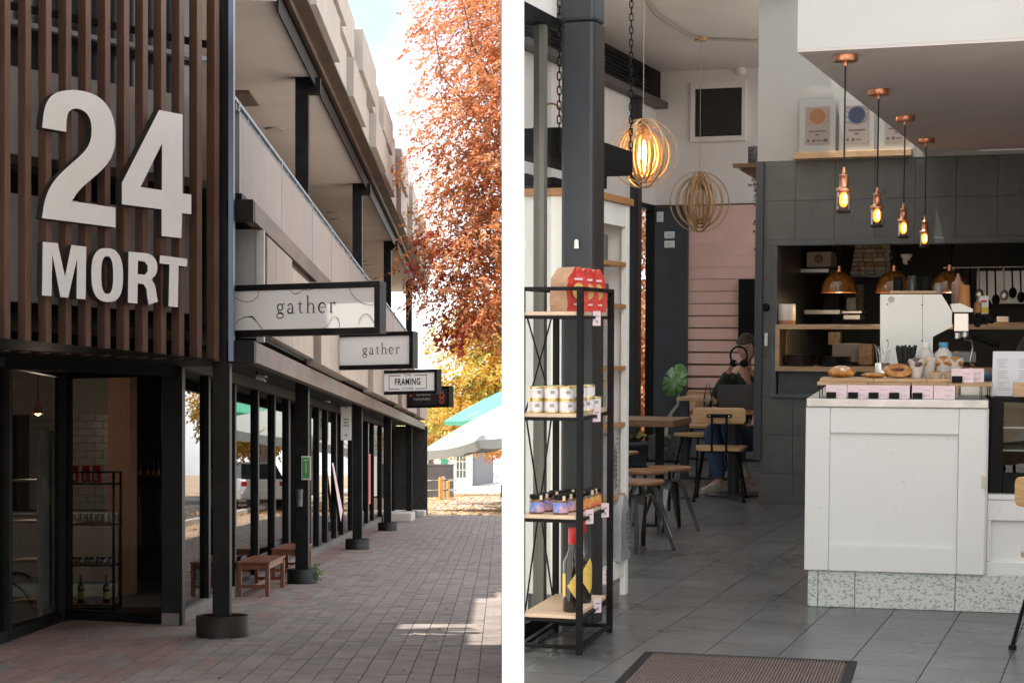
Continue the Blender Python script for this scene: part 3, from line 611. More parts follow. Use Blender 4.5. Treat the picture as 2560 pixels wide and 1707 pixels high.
grn = mat('green_print', (.05, .25, .06), .4, var=.2, vscale=20)
t = thing('flyer_holder', 'green flyer in a clear holder on the second post', 'flyer', (CX + .02, 23.36, 1.35))
q = MB(); q.box((.04, -.012, .15), (.125, .012, .31)); part('holder', q, mat('clear_plastic', (.5, .56, .52), .2), t, .003, True)
q = MB(); q.box((.04, -.022, .15), (.095, .004, .27)); part('flyer', q, grn, t, 0, True)
q = MB(); q.box((.04, -.0255, .15), (.012, .002, .13)); q.box((.04, -.0255, .25), (.06, .002, .02)); part('print', q, mat('pale_green_print', (.4, .55, .35), .5), t, 0, True, kind='stuff')
t = thing('post_box', 'small grey plastic box fixed low on the second post', 'box', (CX - .03, 23.36, 1.0))
q = MB(); q.lathe([(.042, 0), (.045, .1), (.042, .115), (.045, .125), (.05, .215), (.052, .222)], 14); part('housing', q, mat('grey_plastic', (.10, .10, .11), .4), t, 0, True)
q = MB(); q.lathe([(.047, .1), (.049, .11), (.047, .12)], 14, capb=False, capt=False); part('collar', q, mat('grey_plastic2', (.06, .06, .065), .5), t, 0, True)
for (u, v, Y, lb) in ((653, 942, 18.4, 'white security camera over the first shop window'), (819, 1000, 31, 'white security camera under the canopy beside the third window bay')):
    p = P(u, v, Y); t = thing('security_camera', lb, 'camera', p)
    q = MB(); q.tube([(-.04, .02, 0), (.05, -.03, -.02)], .028, 12); part('housing', q, white, t, 0, True)
    q = MB(); q.tube([(.05, -.03, -.02), (.056, -.034, -.022)], .02, 12); part('lens', q, blackmat, t, 0, True)
    q = MB(); q.tube([(-.06, .06, .06), (-.03, .02, .0)], .012, 8); part('bracket', q, blackmat, t, 0, True)
t = thing('shop_sign_board', 'narrow white menu board hanging under the canopy between posts', 'sign', (-2.98, 34.4, 1.98))
q = MB(); q.box((0, 0, .36), (.2, .03, .72)); part('board', q, white, t, .003, True)
q = MB()
for z, w_ in ((.62, .05), (.40, .10), (.34, .08), (.28, .1), (.1, .05)): q.box((0, -.017, z), (w_, .003, .028))
part('print', q, greyink, t, 0, True, kind='stuff')
q = MB(); q.add([(GX + .06, 33.2, 1.55), (GX + .06, 33.5, 1.55), (GX + .1, 35.0, .62), (GX + .1, 34.6, .42)], [(0, 1, 2, 3)])
o = single('torn_banner', q, pinkcard, 'torn strip of pale pink paper hanging across the shop window', 'banner', local=False, loc=(GX + .08, 34, .5)); sol = o.modifiers.new('s', 'SOLIDIFY'); sol.thickness = .003
for (a, b, z0, z1, c, lb) in ((43.0, 43.6, .55, 1.75, (.55, .04, .05), 'red poster on a dark shop window'), (44.6, 45.8, .7, 1.7, (.55, .53, .5), 'white notice poster beside the red window poster')):
    q = MB(); q.b2(GX + .012, GX + .018, a, b, z0, z1); single('window_poster', q, mat('poster' + lb[:3], c, .5, var=.2, vscale=9), lb, 'poster', loc=(GX, a, z0), local=False)
# market umbrellas
def umbrella(c, half, ztip, zap, rot, mtl, under, label, fold=.22):
    t = thing('market_umbrella', label, 'umbrella', (c[0], c[1], 0), rot); t.matrix_basis = Matrix.Translation((c[0], c[1], 0)) @ Matrix.Rotation(R(-9 if half < 2.08 else -4), 4, 'Y') @ Matrix.Rotation(rot, 4, 'Z')
    k = [(-half, -half), (half, -half), (half, half), (-half, half)]; q = MB()
    for i in range(4):
        a, b = k[i], k[(i + 1) % 4]
        q.grid(lambda s, r: Vector(((a[0] + (b[0] - a[0]) * s) * r, (a[1] + (b[1] - a[1]) * s) * r, zap - (zap - ztip) * r - .09 * math.sin(math.pi * s) * r ** 2 + (.05 * math.sin(math.pi * r)))), 9, 7)
    part('canopy', q, mtl, t, 0, True); q = MB()
    for i in range(4):
        a, b = k[i], k[(i + 1) % 4]
        q.grid(lambda s, r: Vector((a[0] + (b[0] - a[0]) * s, a[1] + (b[1] - a[1]) * s, ztip - .09 * math.sin(math.pi * s) - r * fold * (.8 + .2 * abs(math.sin(s * 12))))), 17, 3)
    part('valance', q, mtl, t, 0, True)
    q = MB(); q.cyl((0, 0, .05), .03, zap - .05, 10); part('pole', q, woodorange, t, 0, True); q = MB(); q.lathe([(.3, 0), (.3, .05), (.05, .08)], 20); part('base', q, blackmat, t, 0, True)
    for a in k + [(0, half), (0, -half), (half, 0), (-half, 0)]: q = MB(); q.tube([(0, 0, zap - .04), (a[0] * .99, a[1] * .99, ztip - .03)], .013, 6); part('rib', q, woodorange, t, 0, True)
canv = mat('white_canvas', (.29, .305, .295), .8, var=.03, vscale=2); canvg = mat('green_canvas', (.06, .30, .19), .8, var=.12, vscale=2)
umbrella((.50, 57), 2.04, 2.36, 3.38, R(28), canv, None, 'white market umbrella spreading over the pavement edge', .3)
umbrella((.95, 60.8), 2.1, 3.15, 4.25, R(22), canvg, None, 'green market umbrella behind the white one', .16)
# far end of the street
t = thing('rendered_wall', 'low dark rendered garden wall past the pavement end', 'wall', (-3, 78, 0))
q = MB(); q.b2(-6, -2.1, 77.9, 78.3, -.05, 1.38); part('wall_face', q, mat('dark_render', (.10, .095, .095), .9, var=.2, vscale=2), t, .02)
q = MB(); q.b2(-6.05, -2.06, 77.86, 78.34, 1.381, 1.44); part('coping', q, mat('dark_coping', (.13, .125, .125), .9), t)
ypost = mat('yellow_timber', (.55, .30, .07), .7, var=.2, vscale=6, stretch=(5, 5, 1))
for (u, v0, v1, Y, w_, lb) in ((1102, 1193, 1250, 72, .15, 'taller yellow timber bollard near the dark wall'), (1120, 1202, 1243, 76, .13, 'shorter yellow timber bollard nearer the path')):
    p = G(u, 1150 + 7200 / Y); h_ = P(u, v0, Y).z; q = MB(); q.box((0, 0, h_ / 2), (w_, w_, h_)); single('timber_bollard', q, ypost, lb, 'bollard', p, .4, 'yellow bollards at the path', bev=.02)
t = thing('timber_rail', 'grey weathered rail fence beside the yellow bollards', 'fence', (-2.9, 73, 0))
for z in (.35, .75): q = MB(); q.tube([(-3.4, 74, z), (-2.2, 72.5, z + .06), (-1.9, 75.5, z)], .04, 8); part('rail', q, mat('weathered', (.42, .38, .34), .8), t)
for x, y in ((-3.3, 74), (-2.35, 72.8)): q = MB(); q.cyl((x, y, 0), .06, .95, 10); part('rail_post', q, MATS['weathered'], t)
H = thing('white_cottage', 'white cottage with paned windows at the far end of the street', 'house', (-5, 130, gz(130)))
wh = mat('cottage_white', (.75, .75, .72), .8, var=.05)
q = MB(); q.b2(-9, -2.2, 130, 134, gz(130) - .2, 3.0); part('wall', q, wh, H)
q = MB(); q.add([(-9.4, 129.4, 3.0), (-1.9, 129.4, 3.0), (-1.9, 134.4, 3.0), (-9.4, 134.4, 3.0), (-9.4, 131.9, 4.6), (-1.9, 131.9, 4.6)], [(0, 1, 5, 4), (2, 3, 4, 5), (1, 2, 5), (3, 0, 4)]); part('roof', q, mat('tin_roof', (.35, .36, .36), .6), H)
for x in (-2.95, -5.0, -7): 
    q = MB(); q.b2(x - .36, x + .36, 129.95, 129.99, .35, 2.1); part('window', q, mat('far_glass', (.12, .14, .12), .2), H)
    q = MB()
    for a in (-.36, -.12, .12, .36): q.b2(x + a - .025, x + a + .025, 129.9, 129.945, .3, 2.15)
    for z in (.32, .9, 1.5, 2.13): q.b2(x - .38, x + .38, 129.91, 129.94, z - .025, z + .025)
    part('window_frame', q, wh, H)
q = MB(); q.b2(-4.4, -3.9, 129.93, 129.99, gz(130), 1.7); part('door', q, canvg, H)
for x in (-4.7, -3.6, -2.3): q = MB(); q.b2(x - .07, x + .07, 129.0, 129.14, gz(130), 2.7); part('porch_post', q, wh, H)
H = thing('dark_shed', 'long dark grey building beyond the white cottage', 'building', (-1, 150, gz(150)))
q = MB(); q.add([(-2.4, 150, -.8), (-1.0, 215, -1.3), (-1.0, 215, 3), (-2.4, 150, 3), (-9, 150, 3), (-9, 150, -.8)], [(0, 1, 2, 3), (5, 0, 3, 4)]); part('wall', q, mat('dark_cladding', (.10, .11, .125), .8, var=.2, vscale=1, stretch=(1, 4, .2)), H)
q = MB(); q.add([(-9, 149, 3.02), (-2.1, 149, 3.02), (-.7, 216, 3.02), (-9, 216, 3.4)], [(0, 1, 2, 3)]); part('roof', q, MATS['tin_roof'], H)
# ================================================================ TREES
bark = mat('bark', (.17, .13, .105), .9, var=.35, vscale=5, stretch=(3, 3, .6), bump=.5, bscale=14)
aut_o = leafmat('autumn_orange', [(.33, .085, .03), (.47, .15, .05), (.55, .22, .085), (.57, .30, .15), (.48, .18, .07)], .45)
aut_y = leafmat('autumn_yellow', [(.50, .13, .03), (.62, .28, .04), (.55, .38, .05), (.24, .26, .05), (.14, .19, .05)], .42)
aut_r = leafmat('autumn_red', [(.20, .02, .015), (.32, .05, .03), (.42, .09, .04)], .4)
olive = leafmat('olive_green', [(.05, .08, .025), (.09, .12, .03), (.20, .20, .05), (.38, .22, .05)], .35)
def limb(q, a, b, r0, r1, seed, n=6, bend=.06):
    g = random.Random(seed); a = Vector(a); b = Vector(b); L_ = (b - a).length; pts = []
    for i in range(n + 1): t = i / n; p = a.lerp(b, t); k = 0 if i in (0, n) else L_ * bend; pts.append(p + Vector((g.uniform(-k, k), g.uniform(-k, k), g.uniform(-k, k) + L_ * .06 * math.sin(math.pi * t))))
    q.tube(pts, [r0 + (r1 - r0) * i / n for i in range(n + 1)], 8); return pts
def tree(base, trunk_h, r, clumps, ntwig, nleaf, size, m, label, seed, group=None, extra=None, shell=.55):
    t = thing('autumn_tree', label, 'tree', base, group=group); base = Vector(base); g = random.Random(seed); q = MB(); top = base + Vector((g.uniform(-.15, .15), 0, trunk_h))
    limb(q, base - Vector((0, 0, .05)), top, r * 1.25, r * .8, seed, 6, .02); part('trunk', q, bark, t); q = MB()
    for c in clumps:
        e = Vector(c[:3]); pp = limb(q, top, e, r * .5, r * .12, seed + int(abs(c[2]) * 77)); 
        for k in range(9):
            s = pp[g.randint(1, 5)]; d = Vector((g.gauss(0, 1), g.gauss(0, 1), g.gauss(.2, 1))); d.normalize(); f = e + Vector((d.x * c[3], d.y * c[4], d.z * c[5])) * .9; limb(q, s, f, r * .2, r * .05, seed * 3 + k + int(c[2] * 9), 5, .08)
    part('branches', q, bark, t); foliage('crown', clumps, ntwig, nleaf, size, m, t, seed=seed, shell=shell, aspect=.26, droop=.55)
    if extra: foliage('crown', *extra, t, seed=seed + 1)
    return t
# the big orange tree leaning over the pavement (its trunk stands by the kerb)
Y = 34
tree((1.35, 36, 0), 2.6, .17, [(.25, Y, 9.9, 2.1, 1.9, 1.7), (.2, Y, 8.2, 2.1, 1.9, 1.4), (.2, Y, 6.8, 2.1, 1.9, 1.2), (-.1, Y - .4, 5.55, 1.75, 1.7, .9), (.05, Y - .3, 4.55, 1.75, 1.7, .75), (2.5, Y + 1, 7.2, 1.8, 2, 3)], 7800, 9, .09, aut_o, 'tall orange autumn tree rising beside the stepped parapet', 11,
     extra=([(-1.15, Y - .4, 5.75, .8, .8, .18), (-1.45, Y - .4, 5.1, .75, .8, .13), (-.7, Y - .5, 4.15, .8, .8, .2)], 90, 8, .11, aut_r), shell=.35)
tree((2.4, 67, 0), 2.8, .2, [(.1, 67, 6.2, 3.0, 2.6, 1.5), (-.5, 66, 4.6, 2.5, 2.6, 1.0), (-.9, 65, 3.3, 2.0, 2.1, .7), (2.1, 67, 5.6, 2.6, 2.6, 2.6)], 3000, 9, .17, aut_y, 'yellow and olive autumn tree below the tall orange one', 12, shell=.3)
tree((2.6, 84, gz(84)), 2.6, .18, [(-.8, 84, 3.9, 2.4, 2, 1.1), (1.6, 84, 5, 2.6, 2.4, 1.8), (-.9, 83, 2.9, 1.9, 1.6, .7)], 2000, 8, .15, aut_y, 'golden autumn tree standing behind the green umbrella', 13, 'autumn trees along the kerb')
tree((.28, 96, gz(96)), 2.3, .13, [(-.6, 96, 3.4, 2.2, 2.2, 1.0), (1.4, 96, 4.2, 2.6, 2.4, 1.6), (.1, 94, 2.6, 1.6, 1.6, .5)], 1700, 8, .2, aut_o, 'small orange tree with pale leaning trunk by the far path', 14, 'autumn trees along the kerb')
for i, (x, y, s, mm, lb) in enumerate(((-4.5, 112, 1.0, aut_y, 'yellow tree behind the dark garden wall'), (3.5, 150, 1.3, aut_o, 'distant orange tree over the far path'), (-7, 190, 1.8, aut_y, 'farthest golden tree above the dark building'), (2, 230, 1.7, olive, 'dull green tree closing the end of the street'))):
    b = Vector((x, y, gz(y))); tree(b, 2.2 * s, .16 * s, [(b.x, y, b.z + 4.2 * s, 2.6 * s, 2.4 * s, 1.7 * s), (b.x - 1.5 * s, y, b.z + 3.3 * s, 1.7 * s, 1.7 * s, 1 * s), (b.x + 1.6 * s, y, b.z + 3.4 * s, 1.7 * s, 1.7 * s, 1 * s)], 900, 7, .22 * s, mm, lb, 20 + i, 'distant trees')
# street trees across the parking bays, seen mirrored in the shop windows
for i, (x, y, mm, lb) in enumerate(((2.4, 69, aut_y, 'yellow leaved street tree at the kerb mirrored in the shop glass'), (4.2, 81, aut_o, 'orange street tree past the parked cars mirrored in the glass'), (2.9, 46, aut_o, 'low orange street tree mirrored in the corner glass'), (5.5, 95, olive, 'greenish street tree across the road mirrored in the glass'))):
    tree((x + .6, y, 0), 2.3, .17, [(x + .6, y, 4.6, 1.9, 2.2, 1.5), (x + .7, y - .8, 3.0, 1.5, 1.8, .9), (x + 1.8, y + 1.6, 3.7, 1.5, 1.8, 1.0)], 2200, 8, .17, mm, lb, 40 + i, 'street trees mirrored in the glass')
# trees and a block behind the viewer: they close the other side of the street
tree((-9, -9, 0), 3.2, .3, [(-9, -9, 7, 3.2, 3.2, 2.4), (-11, -8, 5.6, 2.2, 2.2, 1.6), (-7.2, -10, 5.4, 2.4, 2.4, 1.6)], 1500, 7, .2, aut_o, 'broad orange street tree behind the viewer mirrored in the corner glass', 51, 'street trees behind the viewer')
# ================================================================ PARKED CARS (mirrored in the windows)
def car(loc, rz, paint, label):
    t = thing('parked_car', label, 'car', loc, rz, 'cars parked along the kerb'); gl = mat('car_glass', (.02, .025, .03), .08)
    sec = [(-2.05, .35, .55, .75), (-2.0, .3, .95, .80), (-1.9, .3, 1.0, .82), (-1.1, .28, 1.02, .85), (-.2, .28, 1.0, .86), (.8, .28, .98, .86), (1.2, .28, .94, .84), (1.9, .3, .82, .80), (2.08, .36, .62, .72)]
    q = MB(); vs = []
    for x, zb, zt, w in sec: vs += [(x, -w, zb), (x, -w * 1.02, (zb + zt) / 2), (x, -w * .95, zt), (x, w * .95, zt), (x, w * 1.02, (zb + zt) / 2), (x, w, zb)]
    q.add(vs, [(i * 6 + k, i * 6 + (k + 1) % 6, i * 6 + 6 + (k + 1) % 6, i * 6 + 6 + k) for i in range(len(sec) - 1) for k in range(6)] + [tuple(range(5, -1, -1)), tuple(range(48, 54))]); part('body', q, paint, t, .03, True)
    q = MB(); cab = [(-1.95, .98, .74), (-1.55, 1.48, .60), (-.9, 1.53, .62), (.1, 1.5, .61), (1.0, .98, .72)]; vs = []
    for x, z, w in cab: vs += [(x, -w, z), (x, w, z)]
    q.add(vs, [(2, 3, 5, 4), (4, 5, 7, 6)]); part('roof', q, paint, t, 0, True); q = MB(); q.add(vs, [(0, 1, 3, 2), (6, 7, 9, 8), (0, 2, 4, 6, 8), (9, 7, 5, 3, 1)]); part('windows', q, gl, t, 0, True)
    for x in (-1.3, 1.3):
        for s in (-1, 1):
            q = MB(); q.tube([(x, s * .7, .31), (x, s * .88, .31)], .31, 20); w_ = part('wheel', q, blackmat, t, 0, True); q = MB(); q.tube([(x, s * .881, .31), (x, s * .89, .31)], .19, 16); part('rim', q, steel, w_, 0, True)
    for s in (-1, 1):
        q = MB(); q.box((-1.97, s * .66, .82), (.12, .2, .16)); part('tail_light', q, mat('tail_red', (.45, .02, .02), .25), t, .02, True)
        q = MB(); q.box((1.95, s * .6, .68), (.2, .26, .12)); part('headlight', q, clearglass, t, .02, True)
    q = MB(); q.box((-2.06, 0, .62), (.02, .4, .11)); part('number_plate', q, white, t, 0, True)
wp = mat('car_white', (.75, .75, .74), .25, coat=.6)
car((2.4, 61, 0), R(62), wp, 'white hatchback parked nose in and mirrored in the first shop window')
car((3.2, 68, 0), R(75), mat('car_grey', (.12, .13, .15), .3, .4, coat=.6), 'dark grey car parked beside the white hatchback')
car((4.0, 76, 0), R(75), mat('car_blue', (.05, .09, .2), .3, .3, coat=.6), 'blue car parked farther along the kerb')
# ================================================================ THE CAFE (own level: its floor is tilted so both horizons fit one view)
def A(p): return Vector(p).dot(cax)
def Bq(p): return Vector(p).dot(dax)
def ab(a, b, z=0): return cax * a + dax * b + UPZ * z
XMIN = .075
def clip(poly, x0=XMIN, nx=Vector((1, 0, 0)), p0=None):      # keep the side x >= x0 (or right of a plane)
    p0 = Vector((x0, 0, 0)) if p0 is None else p0; out = []
    for i in range(len(poly)):
        p, q = poly[i], poly[(i + 1) % len(poly)]; dp, dq = (p - p0).dot(nx), (q - p0).dot(nx)
        if dp >= 0: out.append(p)
        if (dp >= 0) != (dq >= 0): out.append(p + (q - p) * (dp / (dp - dq)))
    return out
pT = CF(1903, 1257); aT, bT = A(pT), Bq(pT); pB = CF(1700, 1149); bB = Bq(pB)
# left glazed wall runs along d through the far left corner
lw = Vector((1.55, 18.5, 0)); aL = A(lw); bL0 = bB - 4.45
floor_m = mat('floor_tile', (.085, .087, .092), .30, patch=.10, pscale=1.3, nospot=True, var=.2, vscale=4, bump=.04, bscale=50, rnd=.06)
grout = mat('dark_grout', (.028, .028, .03), .9)
m = MB(); fl = clip([ab(-6, 3), ab(6, 3), ab(6, bB + .2), ab(-6, bB + .2)]); fl = clip(fl, p0=ab(aL, 0), nx=cax) if False else fl
m.poly([fl], (0, 0, -.05)); m.v = [(x, y, z - .004) for x, y, z in m.v]
FLO = struct('cafe_floor', m, grout, True)
s_ = .305; ph = A(CF(1907.6, 1672)); n_t = 0
for i in range(-12, 14):
    for j in range(14, 66):
        a0 = ph + i * s_; b0 = j * s_; pc = ab(a0 + s_ / 2, b0 + s_ / 2)
        if b0 > bB - .1: continue
        d = MCAFE @ pc; u = U0 + d.x / d.y * FPX; v = V0 - (d.z - HC) / d.y * FPX
        if not (1230 < u < 2900 and v < 1830): continue
        if b0 > bT and a0 > aT - .05: continue
        if pc.dot(cax) < aL - .3 and b0 > bL0: continue
        g = .0022; sq = clip([ab(a0 + g, b0 + g), ab(a0 + s_ - g, b0 + g), ab(a0 + s_ - g, b0 + s_ - g), ab(a0 + g, b0 + s_ - g)])
        if len(sq) < 3: continue
        q = MB(); q.poly([[p - pc for p in sq]], (0, 0, .004)); o = link('floor_tile', mesh(q, 'floor_tile', floor_m), FLO, 0, True); o.location = pc - UPZ * .004; n_t += 1
# added divider between pavement and cafe, tall to block the sun (stands straight, on the street's level)
PWL = thing('divider_wall', 'white end wall standing between the pavement and the cafe', 'wall', (.036, 6, -.03))
endw = mat('divider_white', (.80, .80, .79), .8, var=.02, vscale=2)
for (y0, y1, z0, z1) in ((6.0, 6.7, -.03, 12.5), (6.7, 9.3, -.03, .55), (6.7, 9.3, 3.1, 12.5), (9.3, 14.35, -.03, 12.5)): q = MB(); q.b2(.0, .0735, y0, y1, z0, z1); part('wall_face', q, endw, PWL)
fm = bpy.data.materials.new('fill_pane_film'); fm.use_nodes = True; _t = fm.node_tree; _t.nodes.clear(); _a = _t.nodes.new('ShaderNodeBsdfTranslucent'); _a.inputs[0].default_value = (.9, .93, .94, 1); _o = _t.nodes.new('ShaderNodeOutputMaterial'); _t.links.new(_a.outputs[0], _o.inputs[0])
q = MB(); q.add([(.036, 6.7, .55), (.036, 9.3, .55), (.036, 9.3, 3.1), (.036, 6.7, 3.1)], [(0, 1, 2, 3)]); part('fill_pane', q, fm, PWL)  # added pane, spreads daylight onto the bookcase end
# ceiling, beam and upper walls
ceil_m = mat('ceiling_board', (.82, .77, .74), .8, var=.03, vscale=2)
ZC = 3.94
roofglass = bpy.data.materials.new('roof_glass'); roofglass.use_nodes = True; _t = roofglass.node_tree; _t.nodes.clear(); _a = _t.nodes.new('ShaderNodeBsdfTransparent'); _a.inputs[0].default_value = (.9, .93, .92, 1); _o = _t.nodes.new('ShaderNodeOutputMaterial'); _t.links.new(_a.outputs[0], _o.inputs[0])
q = MB(); cl = clip([ab(-7, bT - .02), ab(aT + .3, bT - .02), ab(aT + .3, bB + .1), ab(-7, bB + .1)]); q.poly([[p + UPZ * (ZC + .012) for p in cl]], (0, 0, .15)); CEI = struct('cafe_ceiling', q, ceil_m, True)
q = MB()
for k in range(40):
    b0 = bB - .002 - k * .11; sq = clip([ab(aL - .1, b0 - .105), ab(aT + .3, b0 - .105), ab(aT + .3, b0), ab(aL - .1, b0)])
    if len(sq) > 2: q.poly([[p + UPZ * ZC for p in sq]], (0, 0, .011))
part('ceiling_boards', q, ceil_m, CEI, kind='stuff', local=True)
BW = thing('back_wall', 'white back wall above pink horizontal boards', 'wall', ab(aT - 1, bB), YAW, cafe=True)
def pb_(u, v): p = CPL(u, v, pB, -dax); return A(p), p.z
def wbox(name, u0, u1, v0, v1, m, root, b0, b1, bev=0, **k):       # rectangle on the back wall plane, pushed out from b0 to b1
    a0, z1 = pb_(u0, v0); a1, z0 = pb_(u1, v1); q = MB(); q.add([ab(a, b, z) for z in (z0, z1) for b in (b0, b1) for a in (a0, a1)], [(0, 1, 5, 4), (3, 2, 6, 7), (1, 3, 7, 5), (2, 0, 4, 6), (4, 5, 7, 6), (1, 0, 2, 3)]); return part(name, q, m, root, bev, **k)
wb = mat('wall_pinkish_white', (.78, .735, .71), .85, var=.03, vscale=2)
q = MB(); q.add([ab(a, b, z) for z in (2.60, ZC + .1) for b in (bB, bB + .15) for a in (aL - .02, aT + 3.4)], [(0, 1, 5, 4), (3, 2, 6, 7), (1, 3, 7, 5), (2, 0, 4, 6), (4, 5, 7, 6), (1, 0, 2, 3)]); part('upper_wall', q, wb, BW)
q = MB(); q.add([ab(a, b, z) for z in (0, 2.597) for b in (bB + .03, bB + .15) for a in (aL - .02, aT + 3.4)], [(0, 1, 5, 4), (3, 2, 6, 7), (1, 3, 7, 5), (2, 0, 4, 6), (4, 5, 7, 6), (1, 0, 2, 3)]); part('lower_wall', q, mat('pink_backing', (.22, .12, .10), .8), BW)
wbk = mat('pink_backing', (.42, .25, .21), .8); wbox('board_backing', 1719, 1960, 513, 1066, wbk, BW, bB + .02, bB + .029) if False else None
pinkm = mat('pink_board', (.80, .52, .455), .6, var=.05, vscale=3, rnd=.03)
for k in range(18):
    v0 = 514 + k * 30.6; wbox('wall_board', 1719, 1960, v0 + 1.5, v0 + 30.6 - 1.5, pinkm, BW, bB, bB + .028, .003)
wbox('skirting', 1719, 1960, 1066, 1149, mat('blue_grey_paint', (.12, .14, .165), .6), BW, bB - .01, bB + .029)
wbox('door_panel', 1627, 1718, 520, 1150, navy, BW, bB - .05, bB + .029, .004)
wbox('door_frame', 1621, 1627, 514, 1150, black, BW, bB - .06, bB + .029)
for (u0, u1, v0, v1, lb) in ((1646, 1662, 531, 556, 'white motion sensor high on the navy panel'), (1665, 1690, 580, 597, 'upper white switch plate on the navy panel'), (1665, 1690, 603, 620, 'lower white double socket plate on the navy panel')):
    t = thing('wall_sensor' if v0 < 560 else 'switch_plate', lb, 'sensor' if v0 < 560 else 'switch', CPL((u0 + u1) / 2, v1, pB, -dax) - dax * .051, YAW, cafe=True)
    wbox('plate', u0, u1, v0, v1, white, t, bB - .075, bB - .051, .006); wbox('rocker', u0 * .6 + u1 * .4, u0 * .4 + u1 * .6, v0 * .6 + v1 * .4, v0 * .4 + v1 * .6, mat('switch_grey', (.5, .5, .5), .4), t, bB - .079, bB - .0755)
t = thing('switchboard', 'black steel switchboard door on the pink boards', 'cabinet', CPL(1869, 850, pB, -dax), YAW, cafe=True)
wbox('door', 1849, 1893, 698, 852, blackmat, t, bB - .05, bB - .001, .006); wbox('latch', 1858, 1872, 765, 785, black, t, bB - .06, bB - .051, .004)
VT = thing('wall_vent', 'square dark ventilation grille in a white frame', 'vent', CPL(1796, 350, pB, -dax), YAW, cafe=True)
for (u0, u1, v0, v1) in ((1727, 1866, 208, 219), (1727, 1866, 344, 352), (1727, 1738, 219.5, 343.5), (1856, 1866, 219.5, 343.5)): wbox('frame', u0, u1, v0, v1, wb, VT, bB - .03, bB - .001, .004)
wbox('backing', 1738.5, 1855.5, 219.8, 343.2, mat('vent_dark', (.012, .011, .011), .8), VT, bB - .006, bB - .001)
q = MB()
for k in range(30):
    u = 1740 + k * 3.9; a0, z1 = pb_(u, 220.5); _, z0 = pb_(u, 342.5); q.bar(ab(a0, bB - .012, z0), ab(a0, bB - .012, z1), .0045)
for k in range(31):
    v = 221 + k * 4; a0, z = pb_(1739, v); a1, _ = pb_(1855, v); q.bar(ab(a0, bB - .0165, z), ab(a1, bB - .0165, z), .0045)
part('grille', q, mat('vent_bar', (.05, .046, .044), .6), VT, kind='stuff')
# added glazed roof over the cafe front, unseen: lets daylight in
t = thing('added_glass_roof', 'glazed roof on dark rafters over the cafe front', 'roof', ab(aT, bT - 4, 4.2), YAW, cafe=True)
def roofpoly(b0, b1, a0=-7, a1=5): return clip([ab(a0, b0), ab(a1, b0), ab(a1, b1), ab(a0, b1)])
for b in np.arange(5.0, bT - .3, 1.5):
    b1 = min(b + 1.5, bT - .3); pl = roofpoly(b + .03, b1 - .03)
    if len(pl) > 2: q = MB(); q.add([p + UPZ * 4.05 for p in pl], [tuple(range(len(pl)))]); part('roof_pane', q, roofglass, t)
    pl = roofpoly(b - .03, b + .03)
    if len(pl) > 2: q = MB(); q.poly([[p + UPZ * 4.0 for p in pl]], (0, 0, .12)); part('rafter', q, charcoal, t)
# left glazed wall (daylight side)
LWL = thing('glazed_side_wall', 'left cafe wall with tall glass panes under a white band', 'wall', ab(aL, bB - 2), YAW, cafe=True)
def lbox(name, b0, b1, z0, z1, m, a0=-.1, a1=0, bev=0):
    q = MB(); q.add([ab(aL + a, b, z) for z in (z0, z1) for b in (b0, b1) for a in (a0, a1)], [(0, 1, 5, 4), (3, 2, 6, 7), (1, 3, 7, 5), (2, 0, 4, 6), (4, 5, 7, 6), (1, 0, 2, 3)]); return part(name, q, m, LWL, bev)
lbox('upper_wall', bL0, bB - .003, 2.6, ZC + .1, wb); lbox('sill', bL0, bB - .003, 0, .1, black)
lbox('head_rail', bL0, bB - .004, 2.55, 2.597, black)
for b in np.linspace(bL0 + .05, bB - .05, 5): lbox('mullion', b - .025, b + .025, .101, 2.549, black, -.08, 0)
q = MB(); q.add([ab(aL - .04, bL0, .1), ab(aL - .04, bB, .1), ab(aL - .04, bB, 2.55), ab(aL - .04, bL0, 2.55)], [(0, 1, 2, 3)]); part('window_pane', q, clearglass, LWL)
t = thing('roller_shutter_box', 'long black louvred shutter box under the ceiling at left', 'shutter', ab(aL, bB - 2, 3.6), YAW, cafe=True)
q = MB(); q.add([ab(aL + a, b, z) for z in (3.63, ZC - .002) for b in (bL0, bB - .01) for a in (.001, .05)], [(0, 1, 5, 4), (3, 2, 6, 7), (1, 3, 7, 5), (2, 0, 4, 6), (4, 5, 7, 6), (1, 0, 2, 3)]); part('box', q, blackmat, t)
for k in range(7):
    q = MB(); q.bar(ab(aL + .06, bL0, 3.67 + k * .035), ab(aL + .06, bB - .4, 3.67 + k * .035), .02, .012); part('louver', q, black, t)
q = MB(); q.add([ab(aL + a, b, z) for z in (3.57, 3.629) for b in (bL0, bB - .012) for a in (.001, .13)], [(0, 1, 5, 4), (3, 2, 6, 7), (1, 3, 7, 5), (2, 0, 4, 6), (4, 5, 7, 6), (1, 0, 2, 3)]); part('bottom_rail', q, mat('shutter_rail', (.09, .075, .07), .6), t)
p2 = Vector((1.265, 17.7, 0)); t = thing('rear_column', 'dark navy steel column beside the rear window', 'column', p2, YAW, cafe=True)
q = MB(); q.b2(-.06, .06, -.07, .07, 0, 3.56); part('shaft', q, navy, t, .006, True); q = MB(); q.b2(.061, .085, -.07, .07, 0, 3.56); part('side_plate', q, mat('brown_black', (.03, .022, .02), .6), t, .003, True)
